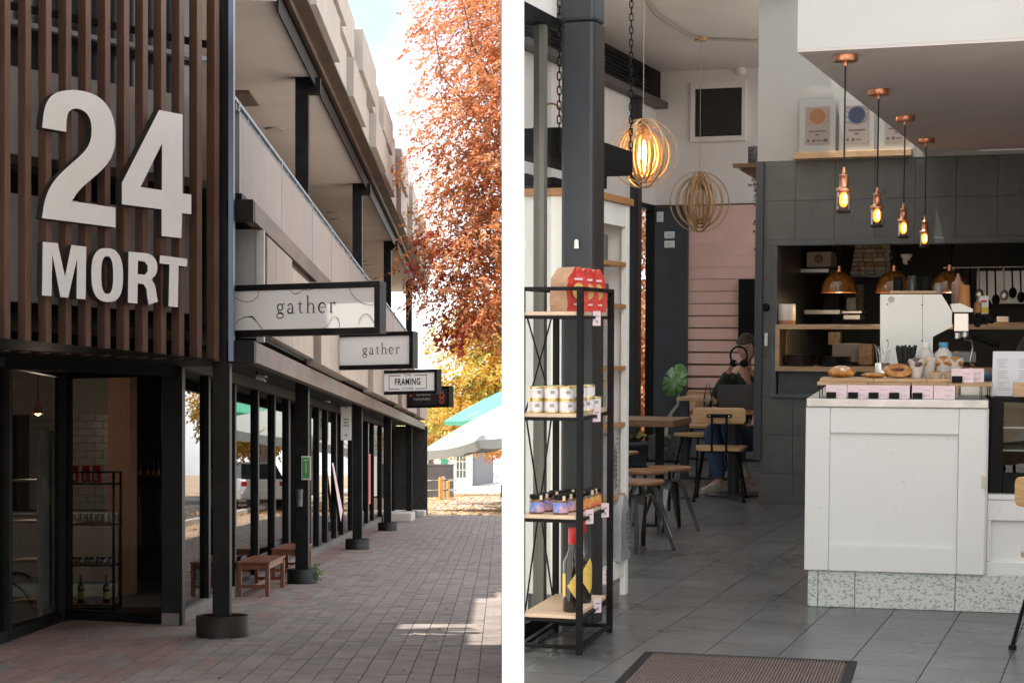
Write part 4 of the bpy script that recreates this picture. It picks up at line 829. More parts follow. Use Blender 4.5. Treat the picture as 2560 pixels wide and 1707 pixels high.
# near column and street window
pc = CF(1478, 1563)
t = thing('steel_column', 'thick charcoal steel column rising beside the red coffee bags', 'column', pc, YAW, cafe=True)
q = MB(); q.b2(-.152, 0, 0, .17, 0, 2.735); part('shaft', q, charcoal, t, .016, True)
q = MB(); q.b2(-.157, .004, -.005, .175, 2.736, ZC); part('upper_shaft', q, charcoal, t, .016, True)
q = MB(); q.b2(.0005, .004, .02, .168, .0, 2.73); part('side_plate', q, mat('brown_black2', (.022, .018, .017), .6), t, 0, True)
q = MB(); q.lathe([(.0125, 0), (.011, .035), (.004, .042)], 4, c=(-.073, -.012, 1.72)); o = part('sensor', q, white, t, .003, True)
pw = CF(1386, 1558); aw = A(pw); bw_ = Bq(pw)
t = thing('street_window', 'black framed shopfront glass beside the product rack', 'window', pw, YAW, cafe=True)
def swb(name, a0, a1, b0, b1, z0, z1, m):
    sq = clip([ab(a0, b0), ab(a1, b0), ab(a1, b1), ab(a0, b1)])
    if len(sq) > 2: q = MB(); q.poly([[p + UPZ * z0 for p in sq]], (0, 0, z1 - z0)); part(name, q, m, t)
swb('sill', aw - .05, aw + .01, bw_ - 1.2, bw_ + .02, 0, .07, black); swb('head_rail', aw - .05, aw + .01, bw_ - 1.2, bw_ + .02, 2.70, 2.75, black)
bm = Bq(CPL(1361, 1560, pw, cax)); swb('mullion', aw - .045, aw + .005, bm - .03, bm + .015, .071, 2.699, mat('grey_mullion', (.12, .115, .10), .5)); swb('lintel', aw - .06, aw, bw_ - 1.2, bw_ + .02, 2.751, ZC, wallwhite)
q = MB(); g0 = clip([ab(aw - .02, bw_ - 1.2, .07), ab(aw - .02, bw_, .07), ab(aw - .02, bw_, 2.7), ab(aw - .02, bw_ - 1.2, 2.7)]); q.add(g0, [tuple(range(len(g0)))]); part('window_pane', q, glassmat('pale_glass', (.90, .95, .95), 1.5), t)
# ---- tiled kitchen wall with its hatch
zt = CPL(1950, 404, pT, -dax).z; zb = 0
def pt_(u, v): p = CPL(u, v, pT, -dax); return A(p), p.z
oa0, oz1 = pt_(1929, 600); _, oz0 = pt_(1929, 994); oa1 = aT + 3.4; aR = aT + 3.4
TW = thing('tiled_wall', 'dark grey tiled wall with a kitchen serving hatch', 'wall', pT, YAW, cafe=True)
wt = mat('wall_tile', (.105, .105, .10), .55, patch=.1, pscale=1.6, var=.12, vscale=5, rnd=.05, bump=.03, bscale=60)
def tbox(name, a0, a1, z0, z1, b0, b1, m, root=None, bev=0, **k):
    q = MB(); q.add([ab(a, b, z) for z in (z0, z1) for b in (b0, b1) for a in (a0, a1)], [(0, 1, 5, 4), (3, 2, 6, 7), (1, 3, 7, 5), (2, 0, 4, 6), (4, 5, 7, 6), (1, 0, 2, 3)]); return part(name, q, m, TW if root is None else root, bev, **k)
for (a0, a1, z0, z1) in ((aT, oa0, 0, zt), (oa0, aR, 0, oz0), (oa0, aR, oz1, zt)): tbox('backing', a0, a1, z0, z1, bT + .012, bT + .12, grout)
cs = [A(CPL(u, 500, pT, -dax)) for u in (1903, 1989, 2083.6, 2179.5, 2276, 2374, 2472.8, 2572)]; cs = [cs[0]] + [cs[1] + .2985 * k for k in range(9)]
rs = [zt - .2985 * k for k in range(11)]
for i in range(len(cs) - 1):
    for j in range(10):
        rects = [(cs[i] + .0015, cs[i + 1] - .0015, max(rs[j + 1], 0) + .0015, rs[j] - .0015)]; out = []
        for (x0, x1, y0, y1) in rects:
            if x1 <= oa0 or y1 <= oz0 or y0 >= oz1: out.append((x0, x1, y0, y1)); continue
            if x0 < oa0 - .02: out.append((x0, oa0, y0, y1))
            if y1 > oz1 + .01: out.append((max(x0, oa0), x1, oz1, y1))
            if y0 < oz0 - .01: out.append((max(x0, oa0), x1, y0, oz0))
        for (x0, x1, y0, y1) in out:
            if y1 - y0 > .01 and x1 - x0 > .01: tbox('wall_tile', x0, x1, y0, y1, bT, bT + .011, wt)
fr_m = mat('hatch_frame', (.085, .097, .105), .5, var=.15, vscale=4)
fw = A(CPL(1944, 700, pT, -dax)) - oa0
tbox('hatch_frame', oa0 + .001, aR, oz1 - .045, oz1 - .002, bT - .02, bT + .13, fr_m, bev=.003); tbox('hatch_frame', oa0 + .001, oa0 + fw, oz0 + .002, oz1 - .046, bT - .02, bT + .13, fr_m, bev=.003)
tbox('hatch_frame', oa0 + fw + .001, aR, oz0 + .002, oz0 + .032, bT - .018, bT + .13, fr_m, bev=.003)
tbox('corner_trim', A(CPL(1888, 800, pT, -dax)), aT - .002, CPL(1895, 1149, pT, -dax).z, CPL(1895, 405, pT, -dax).z, bT - .03, bT + .1, mat('trim_dark', (.045, .05, .058), .5), bev=.003)
q = MB(); q.add([ab(a, b, z) for z in (0, 2.96) for b in (bT + .121, bT + 2.72) for a in (aT + .02, aT + .1)], [(0, 1, 5, 4), (3, 2, 6, 7), (1, 3, 7, 5), (2, 0, 4, 6), (4, 5, 7, 6), (1, 0, 2, 3)]); part('return_wall', q, wallwhite, TW)
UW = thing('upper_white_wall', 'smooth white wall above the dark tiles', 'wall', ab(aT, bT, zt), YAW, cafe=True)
tbox('plaster', A(CPL(1895, 300, pT, -dax)), aR, zt + .002, ZC + .05, bT - .002, bT + .12, mat('dimmed_white_plaster', (.38, .372, .36), .8, var=.03, vscale=2), UW)  # white plaster; the weaker light on it is put into the grey
# bulkhead over the counter
pA = C(1993.5, 131, 8.65); zs = pA.z
BK = thing('bulkhead', 'white dropped bulkhead over the counter with a grey underside', 'bulkhead', pA, YAW, cafe=True)
bkm = mat('bulkhead_white', (.60, .597, .59), .8, var=.02, vscale=2); bku = mat('bulkhead_under', (.66, .60, .585), .85, var=.05, vscale=1.5)
a0, b0 = A(pA), Bq(pA)
tbox('front', a0, a0 + 3, zs + .012, ZC - .002, b0, b0 + .08, bkm, BK); tbox('side', a0, a0 + .08, zs + .012, ZC - .002, b0 + .081, bT - .004, bkm, BK); tbox('underside', a0 + .001, a0 + 3, zs, zs + .0115, b0 + .001, bT - .004, bku, BK)
# right and rear enclosure
RW = thing('right_wall', 'plain white wall closing the right of the cafe', 'wall', ab(aR, bT - 3), YAW, cafe=True)
tbox('plaster', aR, aR + .12, 0, ZC, 5.0, bB, wallwhite, RW)
# ---- kitchen room behind the hatch
kd = mat('kitchen_dark', (.055, .055, .055), .6, var=.2, vscale=3); KB = bT + 2.6
KR = thing('kitchen_room', 'dim kitchen behind the serving hatch with steel surfaces', 'room', ab(aT + 1.5, bT + 1.5), YAW, cafe=True)
tbox('kitchen_wall', aT + .11, aR, 0, 2.95, KB, KB + .1, kd, KR); tbox('side_wall', aT + .102, aT + .108, .0, 2.89, bT + .125, KB - .003, kd, KR); tbox('kitchen_ceiling', aT + .11, aR, 2.9, 2.95, bT + .125, KB, mat('kitchen_ceil', (.35, .35, .31), .7), KR)
tbox('kitchen_bench', aT + .12, aR, .85, .9, bT + .13, bT + .75, steel, KR); tbox('extractor_hood', aT + 1.55, aR, 2.12, 2.6, bT + 1.3, KB - .01, mat('hood_steel', (.36, .37, .33), .4, .5, var=.2), KR)
# ================================================================ CAFE OBJECTS
def cpos(u, v, z): return CZ(u, v, z)
def prod_box(x, y, z, sx, sy, sz): q = MB(); q.box((x, y, z + sz / 2), (sx, sy, sz)); return q
# ---- shared builders: jar, tin, bottle, bag
def jar(loc, rz, label, group, body, labcol, cafe=True, r=.033, h=.08, strip=True):
    t = thing('jar', label, 'jar', loc, rz, group, cafe); q = MB(); q.lathe([(r * .9, 0), (r, .004), (r, h * .68), (r * .82, h * .76), (r * .82, h * .8)], 20); part('glass', q, body, t, 0, True)
    q = MB(); q.lathe([(r * 1.02, h * .1), (r * 1.02, h * .62)], 20, capb=False, capt=False); part('paper_label', q, labcol, t, 0, True)
    q = MB(); q.lathe([(r * .93, h * .78), (r * .95, h * .79), (r * .95, h * .99), (r * .9, h)], 20); part('lid', q, blackmat, t, 0, True)
    if strip: q = MB(); q.box((r * .5, -r * .82, h * .86), (.012, .004, h * .24)); part('seal', q, mat('seal_cream', (.6, .5, .32), .6), t, 0, True)
    return t
def bottle(loc, rz, label, group, cafe=True, s=1.0, lab='diamond'):
    t = thing('wine_bottle', label, 'bottle', loc, rz, group, cafe); r = .036 * s; dk = mat('bottle_glass', (.008, .006, .006), .08, spec=.6, coat=.5)
    q = MB(); q.lathe([(r * .9, 0), (r, .006), (r, .17 * s), (r * .95, .19 * s), (r * .6, .215 * s), (r * .4, .235 * s), (r * .36, .30 * s)], 24); part('glass', q, dk, t, 0, True)
    q = MB(); q.lathe([(r * .42, .255 * s), (r * .44, .256 * s), (r * .42, .312 * s), (r * .38, .316 * s)], 20); part('capsule', q, mat('red_foil', (.5, .02, .02), .35), t, 0, True)
    q = MB(); ym = mat('yellow_label', (.66, .46, .10), .6, var=.12, vscale=30)
    if lab == 'diamond':
        def fn(a, b): zz = .1 * s + (b - .5) * .13 * s; wd = (1 - abs(b - .5) * 2) * 1.25 + .02; th = R(-35) + (a - .5) * 2 * wd; return Vector((r * 1.015 * math.cos(th), r * 1.015 * math.sin(th), zz))
        q.grid(fn, 14, 9)
    else: q.lathe([(r * 1.015, .05 * s), (r * 1.015, .13 * s)], 24, capb=False, capt=False)
    part('paper_label', q, ym, t, 0, True)
    if lab == 'diamond':
        q = MB(); q.grid(lambda a, b: Vector((r * 1.015 * math.cos(R(190 + 50 * a)), r * 1.015 * math.sin(R(190 + 50 * a)), (.06 + .085 * b) * s)), 6, 2); part('back_label', q, ym, t, 0, True)
    return t
def bag(loc, rz, label, group, face, side, w, d, h, cafe=True, fold=True):
    t = thing('coffee_bag', label, 'bag', loc, rz, group, cafe); g = random.Random(label); q = MB(); N = 9; vs = []
    for k in range(N):
        f = k / (N - 1); dd = d / 2 * (1 - .72 * max(0, (f - .72) / .28)) * (1 + .05 * math.sin(f * 5)); ww = w / 2 * (1 + .03 * math.sin(f * 7))
        j = lambda: g.uniform(-.003, .003)
        vs += [(-ww + j(), -dd + j(), f * h), (0, -dd - .004 + j(), f * h), (ww + j(), -dd + j(), f * h), (ww - .006 - .012 * max(0, f - .6) + j(), 0, f * h), (ww + j(), dd + j(), f * h), (0, dd + .004 + j(), f * h), (-ww + j(), dd + j(), f * h), (-ww + .006 + .012 * max(0, f - .6) + j(), 0, f * h)]
    q.add(vs, [(k * 8 + i, k * 8 + (i + 1) % 8, k * 8 + 8 + (i + 1) % 8, k * 8 + 8 + i) for k in range(N - 1) for i in range(8)] + [tuple(range(N * 8 - 8, N * 8))], 0)
    for fi in range(len(q.f) - 1): q.m[fi] = 1 if fi % 8 in (2, 3, 6, 7) else 0
    part('pouch', q, [face, side], t, .002, True); return t
redbag = mat('red_bag', (.52, .035, .028), .45, var=.12, vscale=9); kraft = mat('kraft_paper', (.36, .215, .13), .7, var=.14, vscale=14, bump=.4, bscale=26)
silver = mat('silver_bag', (.42, .43, .44), .35, .3, var=.12, vscale=12, bump=.4, bscale=14); goldprint = mat('gold_print', (.62, .42, .12), .5)
# ---- product rack
rk = CF(1448, 1636); RZR = R(-16)
def rack(loc, rz, label, cafe, w, d, zs, top, shelf_m, post=.013, shelf_t=.016):
    t = thing('product_rack', label, 'shelf', loc, rz, None, cafe); p = post
    for x in (0, -w):
        for y in (0, d): q = MB(); q.b2(x - p, x + p, y - p, y + p, 0, top); part('post', q, black, t, .002, True)
        for z in (.03, top - .008): q = MB(); q.b2(x - p * .8, x + p * .8, p, d - p, z - .008, z + .008); part('side_rail', q, black, t, .001, True)
    for y in (0, d):
        for z in (.03,) + ((top - .008,) if y == 0 else (top - .008,)): q = MB(); q.b2(-w + p, -p, y - p * .8, y + p * .8, z - .008, z + .008); part('cross_rail', q, black, t, .001, True)
    for z in zs:
        q = MB(); q.b2(-w + p * .2, -p * 1.1, -.004, d + .004, z - shelf_t, z); part('shelf', q, shelf_m, t, .002, True)
        for y in (0, d): q = MB(); q.b2(-w + p, -p, y - .008, y + .008, z - shelf_t - .014, z - shelf_t - .001); part('shelf_bar', q, black, t, 0, True)
        for x in (-p * .4, -w + p * .4): q = MB(); q.b2(x - .006, x + .006, p, d - p, z - shelf_t - .014, z - shelf_t - .001); part('shelf_bar', q, black, t, 0, True)
    for z0, z1 in ((zs[-1], zs[1]), (zs[1], zs[0])):
        if z1 < z0: z0, z1 = z1, z0
        for s in (0, 1): q = MB(); q.tube([(-w, d * .1 if s else d * .9, z0 + .0), (-w, d * .9 if s else d * .1, z1)], .004, 6); part('brace', q, black, t, 0, True)
    return t
ZS = (1.43, 1.008, .583, .166); RD = .58; RWD = .25
rack(rk, RZR, 'black steel product rack with pale oak shelves by the cafe window', True, RWD, RD, ZS, 1.532, woodpale)
RM = Matrix.Translation(rk) @ Matrix.Rotation(RZR, 4, 'Z')
def rp_(x, y, z): return RM @ Vector((x, y, z))
names = ['nearest', 'middle', 'farthest']
for i in range(3):
    t = bag(rp_(-.072 + .002 * i, .10 + .165 * i, ZS[0]), RZR + R(3 * i - 3) + R(150), names[i] + ' red and kraft coffee bag on the rack top', 'red coffee bags on the rack', kraft, redbag, .105, .12, .185)
    # printed disc and small lettering on the red side
    q = MB(); q.lathe([(.0, 0), (.034, 0)], 20, M=Matrix.Rotation(R(-90), 3, 'Y') @ Matrix.Diagonal((1, 1, 1)), c=(-.0565, 0, .085), capb=False, capt=False); part('round_print', q, goldprint, t, 0, True)
    q = MB(); q.box((-.0565, 0, .135), (.002, .045, .008)); part('print', q, pinkcard, t, 0, True); q = MB(); q.box((-.0565, 0, .03), (.002, .05, .007)); part('print', q, pinkcard, t, 0, True)
tinlab = mat('tin_label', (.70, .66, .66), .5, var=.05, vscale=20); brass = mat('brass', (.72, .56, .26), .3, .9)
T0 = None; k = 0
for lay in range(2):
    for i, (x, y) in enumerate([(-.205, .055), (-.135, .06), (-.068, .05), (-.17, .125), (-.10, .13), (-.04, .15), (-.15, .21), (-.075, .22), (-.04, .29), (-.055, .37), (-.045, .45)][:11 - lay]):
        loc = rp_(x, y, ZS[1] + lay * .0555); lb = ('upper' if lay else 'lower') + ' row white labelled tin number on the rack'
        lb = 'white labelled tin with gold rims in the ' + ('upper' if lay else 'lower') + ' layer, ' + ('first in the front row', 'second in the front row', 'third in the front row', 'left in the second row', 'middle of the second row', 'right end of the second row', 'left in the third row', 'right in the third row', 'fourth row at the right edge', 'fifth row at the right edge', 'last at the far right corner')[i]
        if T0 is None:
            T0 = thing('tin', lb, 'tin', loc, RZR, 'white tins stacked on the rack', True); q = MB(); q.lathe([(.031, .003), (.0315, .006), (.0315, .049), (.031, .052)], 22); part('can', q, tinlab, T0, 0, True)
            for z in (0, .0475): q = MB(); q.lathe([(.0325, z), (.034, z + .003), (.0325, z + .007)], 22); part('rim', q, brass, T0, 0, True)
            q = MB(); q.grid(lambda a, b: Vector((.0318 * math.cos(R(-80 + 35 * a)), .0318 * math.sin(R(-80 + 35 * a)), .024 + .014 * b)), 5, 2); part('print', q, greyink, T0, 0, True)
        else: copy(T0, lb, loc, RZR + random.uniform(-.6, .6), True)
spice = mat('spice', (.16, .07, .035), .3, coat=.4, var=.3, vscale=60); blue_l = mat('blue_label', (.10, .22, .55), .5, var=.5, vscale=26, col2=(.65, .35, .40), lo=.42, hi=.6); red_l = mat('fruit_label', (.55, .48, .10), .5, vscale=24, col2=(.62, .07, .03), lo=.4, hi=.62)
for i, (x, y, kind) in enumerate([(-.20, .06, 0), (-.095, .055, 0), (-.185, .15, 0), (-.09, .15, 0), (-.165, .25, 0), (-.13, .35, 0), (-.055, .19, 1), (-.05, .27, 1), (-.045, .35, 1), (-.04, .43, 1)]):
    lb = ('blue and pink labelled jar at the front left', 'blue and pink labelled jar at the front by the post', 'blue labelled jar second from the left window', 'blue labelled jar behind the one beside the post', 'blue labelled jar in the third row', 'rearmost blue labelled jar by the column', 'nearest yellow fruit labelled jar', 'second yellow fruit labelled jar', 'third yellow fruit labelled jar', 'farthest yellow fruit labelled jar')[i] + ' on the third rack shelf'
    jar(rp_(x, y, ZS[2]), RZR + random.uniform(-.3, .3), lb, ('blue labelled jars', 'fruit labelled jars')[kind], spice, (blue_l, red_l)[kind])
bottle(rp_(-.055, .10, ZS[3]), RZR, 'front dark wine bottle with red cap on the lowest rack shelf', 'wine bottles on the rack', s=1.13); bottle(rp_(-.075, .36, ZS[3]), RZR + R(10), 'dark wine bottle standing behind the front one on the lowest shelf', 'wine bottles on the rack', s=1.2)
def pricetag(p, rz, label, w=.042, h=.062, tilt=0):
    t = thing('price_tag', label, 'price tag', p, rz, 'pink price tags on the rack', True); q = MB(); q.b2(-w / 2, w / 2, 0, .0015, -h / 2, h / 2); part('card', q, pinkcard, t, 0, True)
    q = MB(); q.b2(-.006, .006, -.0008, -.0001, -h * .32, -h * .12); q.b2(-.012, .012, -.0008, -.0001, h * .1, h * .2); part('print', q, greyink, t, 0, True, kind='stuff')
for (u, v, Y, lb) in ((1492, 796, 7.72, 'pink price tag under the red coffee bags'), (1492, 1036, 7.75, 'pink price tag at the tin shelf edge'), (1474, 1291, 7.62, 'nearer pink price tag at the jar shelf edge'), (1513, 1275, 7.9, 'farther pink price tag at the jar shelf edge'), (1494, 1513, 7.75, 'pink price tag at the wine shelf edge'), (1517, 1440, 8.0, 'dusty pink price tag low behind the rack')):
    pricetag(C(u, v, Y), R(35), lb)
# ---- white bookcase behind the column
bk = CF(1569, 1483); BL, BD, BH = .80, .31, 1.975      # origin: far front corner; runs back towards the viewer along -d, depth to the left
t = thing('white_bookcase', 'tall white bookcase with orange wood shelves behind the column', 'bookcase', bk, YAW, cafe=True); bwm = mat('bookcase_white', (.82, .82, .80), .5, var=.04, vscale=6)
def bb(name, x0, x1, y0, y1, z0, z1, m, bev=.002): q = MB(); q.b2(x0, x1, y0, y1, z0, z1); return part(name, q, m, t, bev, True)
bb('side_panel', -BD, -.03, -BL, -BL + .02, .1, BH, bwm); bb('side_panel', -BD, -.03, -.02, 0, .1, BH, bwm); bb('back_panel', -BD, -BD + .012, -BL + .021, -.021, .1, BH, bwm)
for y0, y1 in ((-BL - .005, -BL + .045), (-.05, .005)): bb('stile', -.029, .0, y0, y1, 0, BH, bwm)
for y0 in (-BL, -.05): bb('leg', -BD, -BD + .04, y0, y0 + .045, 0, .099, bwm)
for i, z in enumerate((1.69, 1.48, 1.17, .885, .525)): bb('shelf', -BD + .013, -.0, -BL + .05, -.055, z - .022, z, woodorange)
bb('bottom_rail', -.028, -.004, -BL + .046, -.051, .10, .19, bwm); bb('bottom_shelf', -BD + .013, -.03, -BL + .021, -.021, .17, .19, bwm); bb('top_board', -BD - .02, .015, -BL - .03, .03, BH + .001, BH + .035, woodorange)
bb('top_rail', -.028, -.003, -BL + .046, -.051, BH - .11, BH - .001, bwm)
BM = Matrix.Translation(bk) @ Matrix.Rotation(YAW, 4, 'Z')
def bp_(x, y, z): return BM @ Vector((x, y, z))
for i, (y, z, hh, lb) in enumerate(((-.24, .525, .31, 'silver coffee bag with black lettering on the middle bookcase shelf'), (-.36, .19, .30, 'silver coffee bag on the bookcase bottom beside the rack post'), (-.13, .19, .33, 'rightmost silver coffee bag on the bookcase bottom'))):
    tb = bag(bp_((-.06, -.05, -.022)[0 if z > .5 else 1 if y < -.2 else 2], y, z), YAW + R(90) + R(-90), lb, 'silver coffee bags in the bookcase', silver, silver, .09, .17, hh)
    for jx, (s, hh2, mm) in enumerate((('LONSDALE', .052, ink), ('STREET', .045, ink), ('ROASTERS', .045, greyink))):
        o = text(s, None, (0, 0, 0), (0, 0, -1), (0, 1, 0), hh2, mm, bold=.015); o.parent = tb; o.data.transform(Matrix.Translation((.052, .045 - .045 * jx, hh * .52)))
yl = mat('yellow_pack', (.6, .45, .05), .5, vscale=20, col2=(.1, .2, .4), var=.1)
def pack(y, z, sx, sy, sz, m, lb, nm='packet'): single(nm, prod_box(0, 0, 0, sx, sy, sz), m, lb, 'packet', bp_(-.08, y, z), YAW + .1, 'packets in the bookcase', True, .006)
pack(-.33, .885, .10, .10, .22, yl, 'grey packet with a yellow and blue print in the bookcase'); pack(-.3, 1.17, .09, .12, .2, mat('sale_grey', (.35, .35, .36), .5, var=.2, vscale=20), 'grey packet on the upper bookcase shelf'); pack(-.26, 1.48, .08, .08, .10, mat('dark_pack', (.08, .07, .065), .5), 'small dark packet near the bookcase top'); pack(-.3, 1.69, .09, .1, .13, mat('dark_pack2', (.12, .13, .14), .5), 'small slate coloured packet on the highest shelf')
# ---- hanging shelf with chains
hp = Vector((.713, 9.9, 0)); TL = 1.3
t = thing('hanging_shelf', 'black shelf tray hung on chains above the bookcase', 'shelf', hp + UPZ * 2.1, YAW, cafe=True)
def hb(name, x0, x1, y0, y1, z0, z1, m=blackmat): q = MB(); q.b2(x0, x1, y0, y1, z0, z1); return part(name, q, m, t, .003, True)
hb('side_board', -.02, 0, -TL, 0, .085, .215); hb('side_board', -.27, -.25, -TL, 0, .085, .215); hb('end_board', -.249, -.021, -.02, 0, .085, .215); hb('end_board', -.249, -.021, -TL, -TL + .02, .085, .215); hb('tray_floor', -.249, -.021, -TL + .021, -.021, .086, .1)
hb('lower_shelf', -.26, -.03, -TL, -.5, -.06, -.02); hb('strap', -.04, -.0, -1.0, -.93, -.02, .084); hb('strap', -.04, 0, -.55, -.5, -.02, .084)
def chain(p0, p1, label):
    tt = thing('hanging_chain', label, 'chain', p0, 0, 'chains holding the hanging shelf', True); q = MB(); n = int((p1 - p0).length / .034); d = (p1 - p0)
    for k in range(n):
        c = d * ((k + .5) / n); ax = Vector((1, 0, 0)) if k % 2 else Vector((0, 1, 0)); pts = []
        for s in range(12): an = 2 * math.pi * s / 12; pts.append(c + ax * (.0095 * math.cos(an)) + UPZ * (.013 * math.sin(an) + (.0085 if math.sin(an) > 0 else -.0085)))
        q.tube(pts, .0032, 5, closed=True)
    part('links', q, black, tt, 0, True, kind='stuff')
HM = Matrix.Translation(hp + UPZ * 2.1) @ Matrix.Rotation(YAW, 4, 'Z')
for (x, y, lb) in ((-.01, -.01, 'black chain down to the far end of the hanging shelf'), (-.01, -1.29, 'black chain hidden behind the thick column'), (-.26, -1.25, 'black chain beside the window mullion')):
    p = HM @ Vector((x, y, .2)); chain(p, Vector((p.x, p.y, ZC)), lb)
t2 = thing('wicker_basket', 'brown wicker basket with a hoop handle on the hanging shelf', 'basket', HM @ Vector((-.13, -1.05, .1)), YAW, cafe=True); q = MB(); q.lathe([(.07, 0), (.09, .1), (.095, .105)], 18, capt=False); part('bowl', q, mat('wicker', (.30, .17, .08), .7, var=.4, vscale=60), t2, 0, True); q = MB(); q.tube([(.09 * math.cos(a), 0, .1 + .16 * math.sin(a)) for a in np.linspace(0, math.pi, 14)], .006, 6); part('handle', q, MATS['wicker'], t2, 0, True)
o = foliage('trailing_leaves', [tuple(HM @ Vector((-.13, -.3, -.12))) + (.06, .12, .1)], 60, 5, .04, olive, None, seed=61); o.matrix_basis = MCAFE; tag(o, 'dark green cuttings hanging below the black shelf', 'plant')
# ---- pendant orbs
ringwood = mat('bent_oak', (.50, .31, .145), .45, var=.15, vscale=10)
def orb(p, rad, label, lit, seed):
    t = thing('orb_pendant', label, 'pendant lamp', p, 0, 'wooden ring pendant lamps', True); g = random.Random(seed); k = 0
    for i, (f, n) in enumerate(((1.0, 3), (.82, 4), (.62, 5), (.42, 5))):
        for j in range(n):
            yaw = R(180 * j / n + 17 * i + g.uniform(-8, 8)) ; r = rad * f * (1 - .02 * j); q = MB(); w = .015; th = .004; N = 44; vs = []
            hgt = rad * (1.0 if i < 1 else .98 - .12 * i)
            for s in range(N):
                a = 2 * math.pi * s / N; c, si = math.cos(a), math.sin(a); rx = r * c; zz = hgt * si
                for (dw, dt) in ((-w, 0), (w, 0), (w, -th * 2), (-w, -th * 2)):
                    e = Vector(((rx + c * dt) * math.cos(yaw) - dw * math.sin(yaw) * abs(1) * .5, (rx + c * dt) * math.sin(yaw) + dw * math.cos(yaw) * .5, zz + si * dt)); vs.append(e)
            q.add(vs, [(s * 4 + b, s * 4 + (b + 1) % 4, ((s + 1) % N) * 4 + (b + 1) % 4, ((s + 1) % N) * 4 + b) for s in range(N) for b in range(4)], 0, False); part('ring', q, ringwood, t, 0, True)
    q = MB(); q.tube([(0, 0, rad * .98), (0, 0, ZC - p.z)], .003, 6); part('cord', q, mat('cord_beige', (.38, .30, .22), .8), t, 0, True)
    q = MB(); q.tube([(0, 0, -rad * 1.0), (0, 0, -rad * .93)], .006, 6); part('end_pin', q, brass, t, 0, True)
    q = MB(); q.tube([(0, 0, rad * .98), (0, 0, rad * .38)], .016, 10); part('lamp_holder', q, ringwood, t, 0, True)
    q = MB(); q.lathe([(.012, .09), (.02, .05), (.034, .0), (.03, -.03), (.012, -.05)], 16)
    bm = mat('bulb_lit', (1, .7, .35), .3, emit=(1, .55, .18), estr=9) if lit else mat('bulb_off', (.55, .40, .22), .1, coat=.5); part('bulb', q, bm, t, 0, True)
    if lit:
        ld = bpy.data.lights.new('bulb_light', 'POINT'); ld.energy = 4; ld.color = (1, .62, .28); ld.shadow_soft_size = .04; lo = bpy.data.objects.new('bulb_light', ld); COL.objects.link(lo); lo.parent = t; lo.location = (0, 0, -.075)
pr = C(1608, 384, 13.2); orb(pr, .25, 'glowing pendant lamp of nested bent wood rings', True, 1)
pr2 = C(1749, 505, 16.3); orb(pr2, .272, 'unlit pendant lamp of nested wood rings before the pink boards', False, 2)
t = thing('ceiling_conduit', 'grey conduit along the ceiling to a small wooden junction box', 'conduit', (pr2.x, pr2.y, ZC - .03), 0, cafe=True)
jb = Vector((pr2.x, pr2.y, ZC)); q = MB(); q.lathe([(.055, -.035), (.06, -.001)], 16, c=jb); part('junction_box', q, ringwood, t)
q = MB(); q.tube([CZ(1600, -20, ZC - .02), CZ(1638, 37, ZC - .02), CZ(1715, 86, ZC - .02), jb + Vector((0, 0, -.015))], .012, 8); part('pipe', q, mat('conduit', (.36, .33, .31), .5), t); q = MB(); q.tube([jb + Vector((0, 0, -.015)), CZ(1900, 103, ZC - .02)], .012, 8); part('pipe', q, MATS['conduit'], t)
sdp = CZ(1851, 178, ZC - .03); single('smoke_detector', MB().lathe([(.05, .03), (.055, 0), (.04, -.03), (.015, -.045)], 20), white, 'small white smoke detector on the ceiling near the vent', 'detector', sdp, 0, cafe=True)
# ---- copper pendants over the counter
smoked = glassmat('smoked_glass', (.62, .40, .27), 1.45)
for i, (u, v) in enumerate(((2114, 138), (2197, 224), (2263, 291), (2315.5, 347))):
    p = CZ(u, v, zs - .0005); nm = ('nearest', 'second', 'third', 'farthest')[i]
    t = thing('copper_pendant', nm + ' copper pendant lamp in the slanting row over the counter', 'pendant lamp', p, 0, 'copper pendant lamps over the counter', True)
    q = MB(); q.lathe([(.056, -.032), (.058, -.03), (.058, 0)], 28); part('ceiling_rose', q, copper, t, 0, True); q = MB(); q.lathe([(.007, -.055), (.012, -.05), (.009, -.033)], 12); part('cord_grip', q, copper, t, 0, True)
    q = MB(); q.tube([(0, 0, -.055), (0, 0, -.535)], .0042, 8); part('cord', q, mat('black_cord', (.01, .009, .009), .7), t, 0, True)
    q = MB(); q.lathe([(.006, -.53), (.009, -.55), (.01, -.565), (.025, -.568), (.025, -.573), (.0215, -.576), (.0215, -.625), (.026, -.63), (.0365, -.632), (.0365, -.652), (.03, -.654)], 28); part('socket', q, copper, t, 0, True)
    q = MB(); q.lathe([(.033, -.653), (.033, -.748)], 24, capb=False, capt=False); part('shade', q, smoked, t, 0, True); q = MB(); q.lathe([(.034, -.735), (.034, -.75), (.031, -.75)], 24, capb=False, capt=False); part('shade_rim', q, mat('rim_dark', (.03, .02, .017), .4), t, 0, True)
    q = MB(); q.lathe([(.013, -.655), (.021, -.67), (.021, -.70), (.014, -.717), (.003, -.722)], 18); part('bulb', q, mat('amber_bulb', (1, .45, .1), .3, emit=(1, .30, .04), estr=2.2), t, 0, True)
    q = MB(); q.tube([(.008 * math.cos(k * 1.9), -.024 + .004 * math.sin(k), -.664 - k * .0042) for k in range(11)], .0042, 6); part('filament', q, mat('filament', (1, .8, .4), .3, emit=(1, .72, .30), estr=9), t, 0, True)
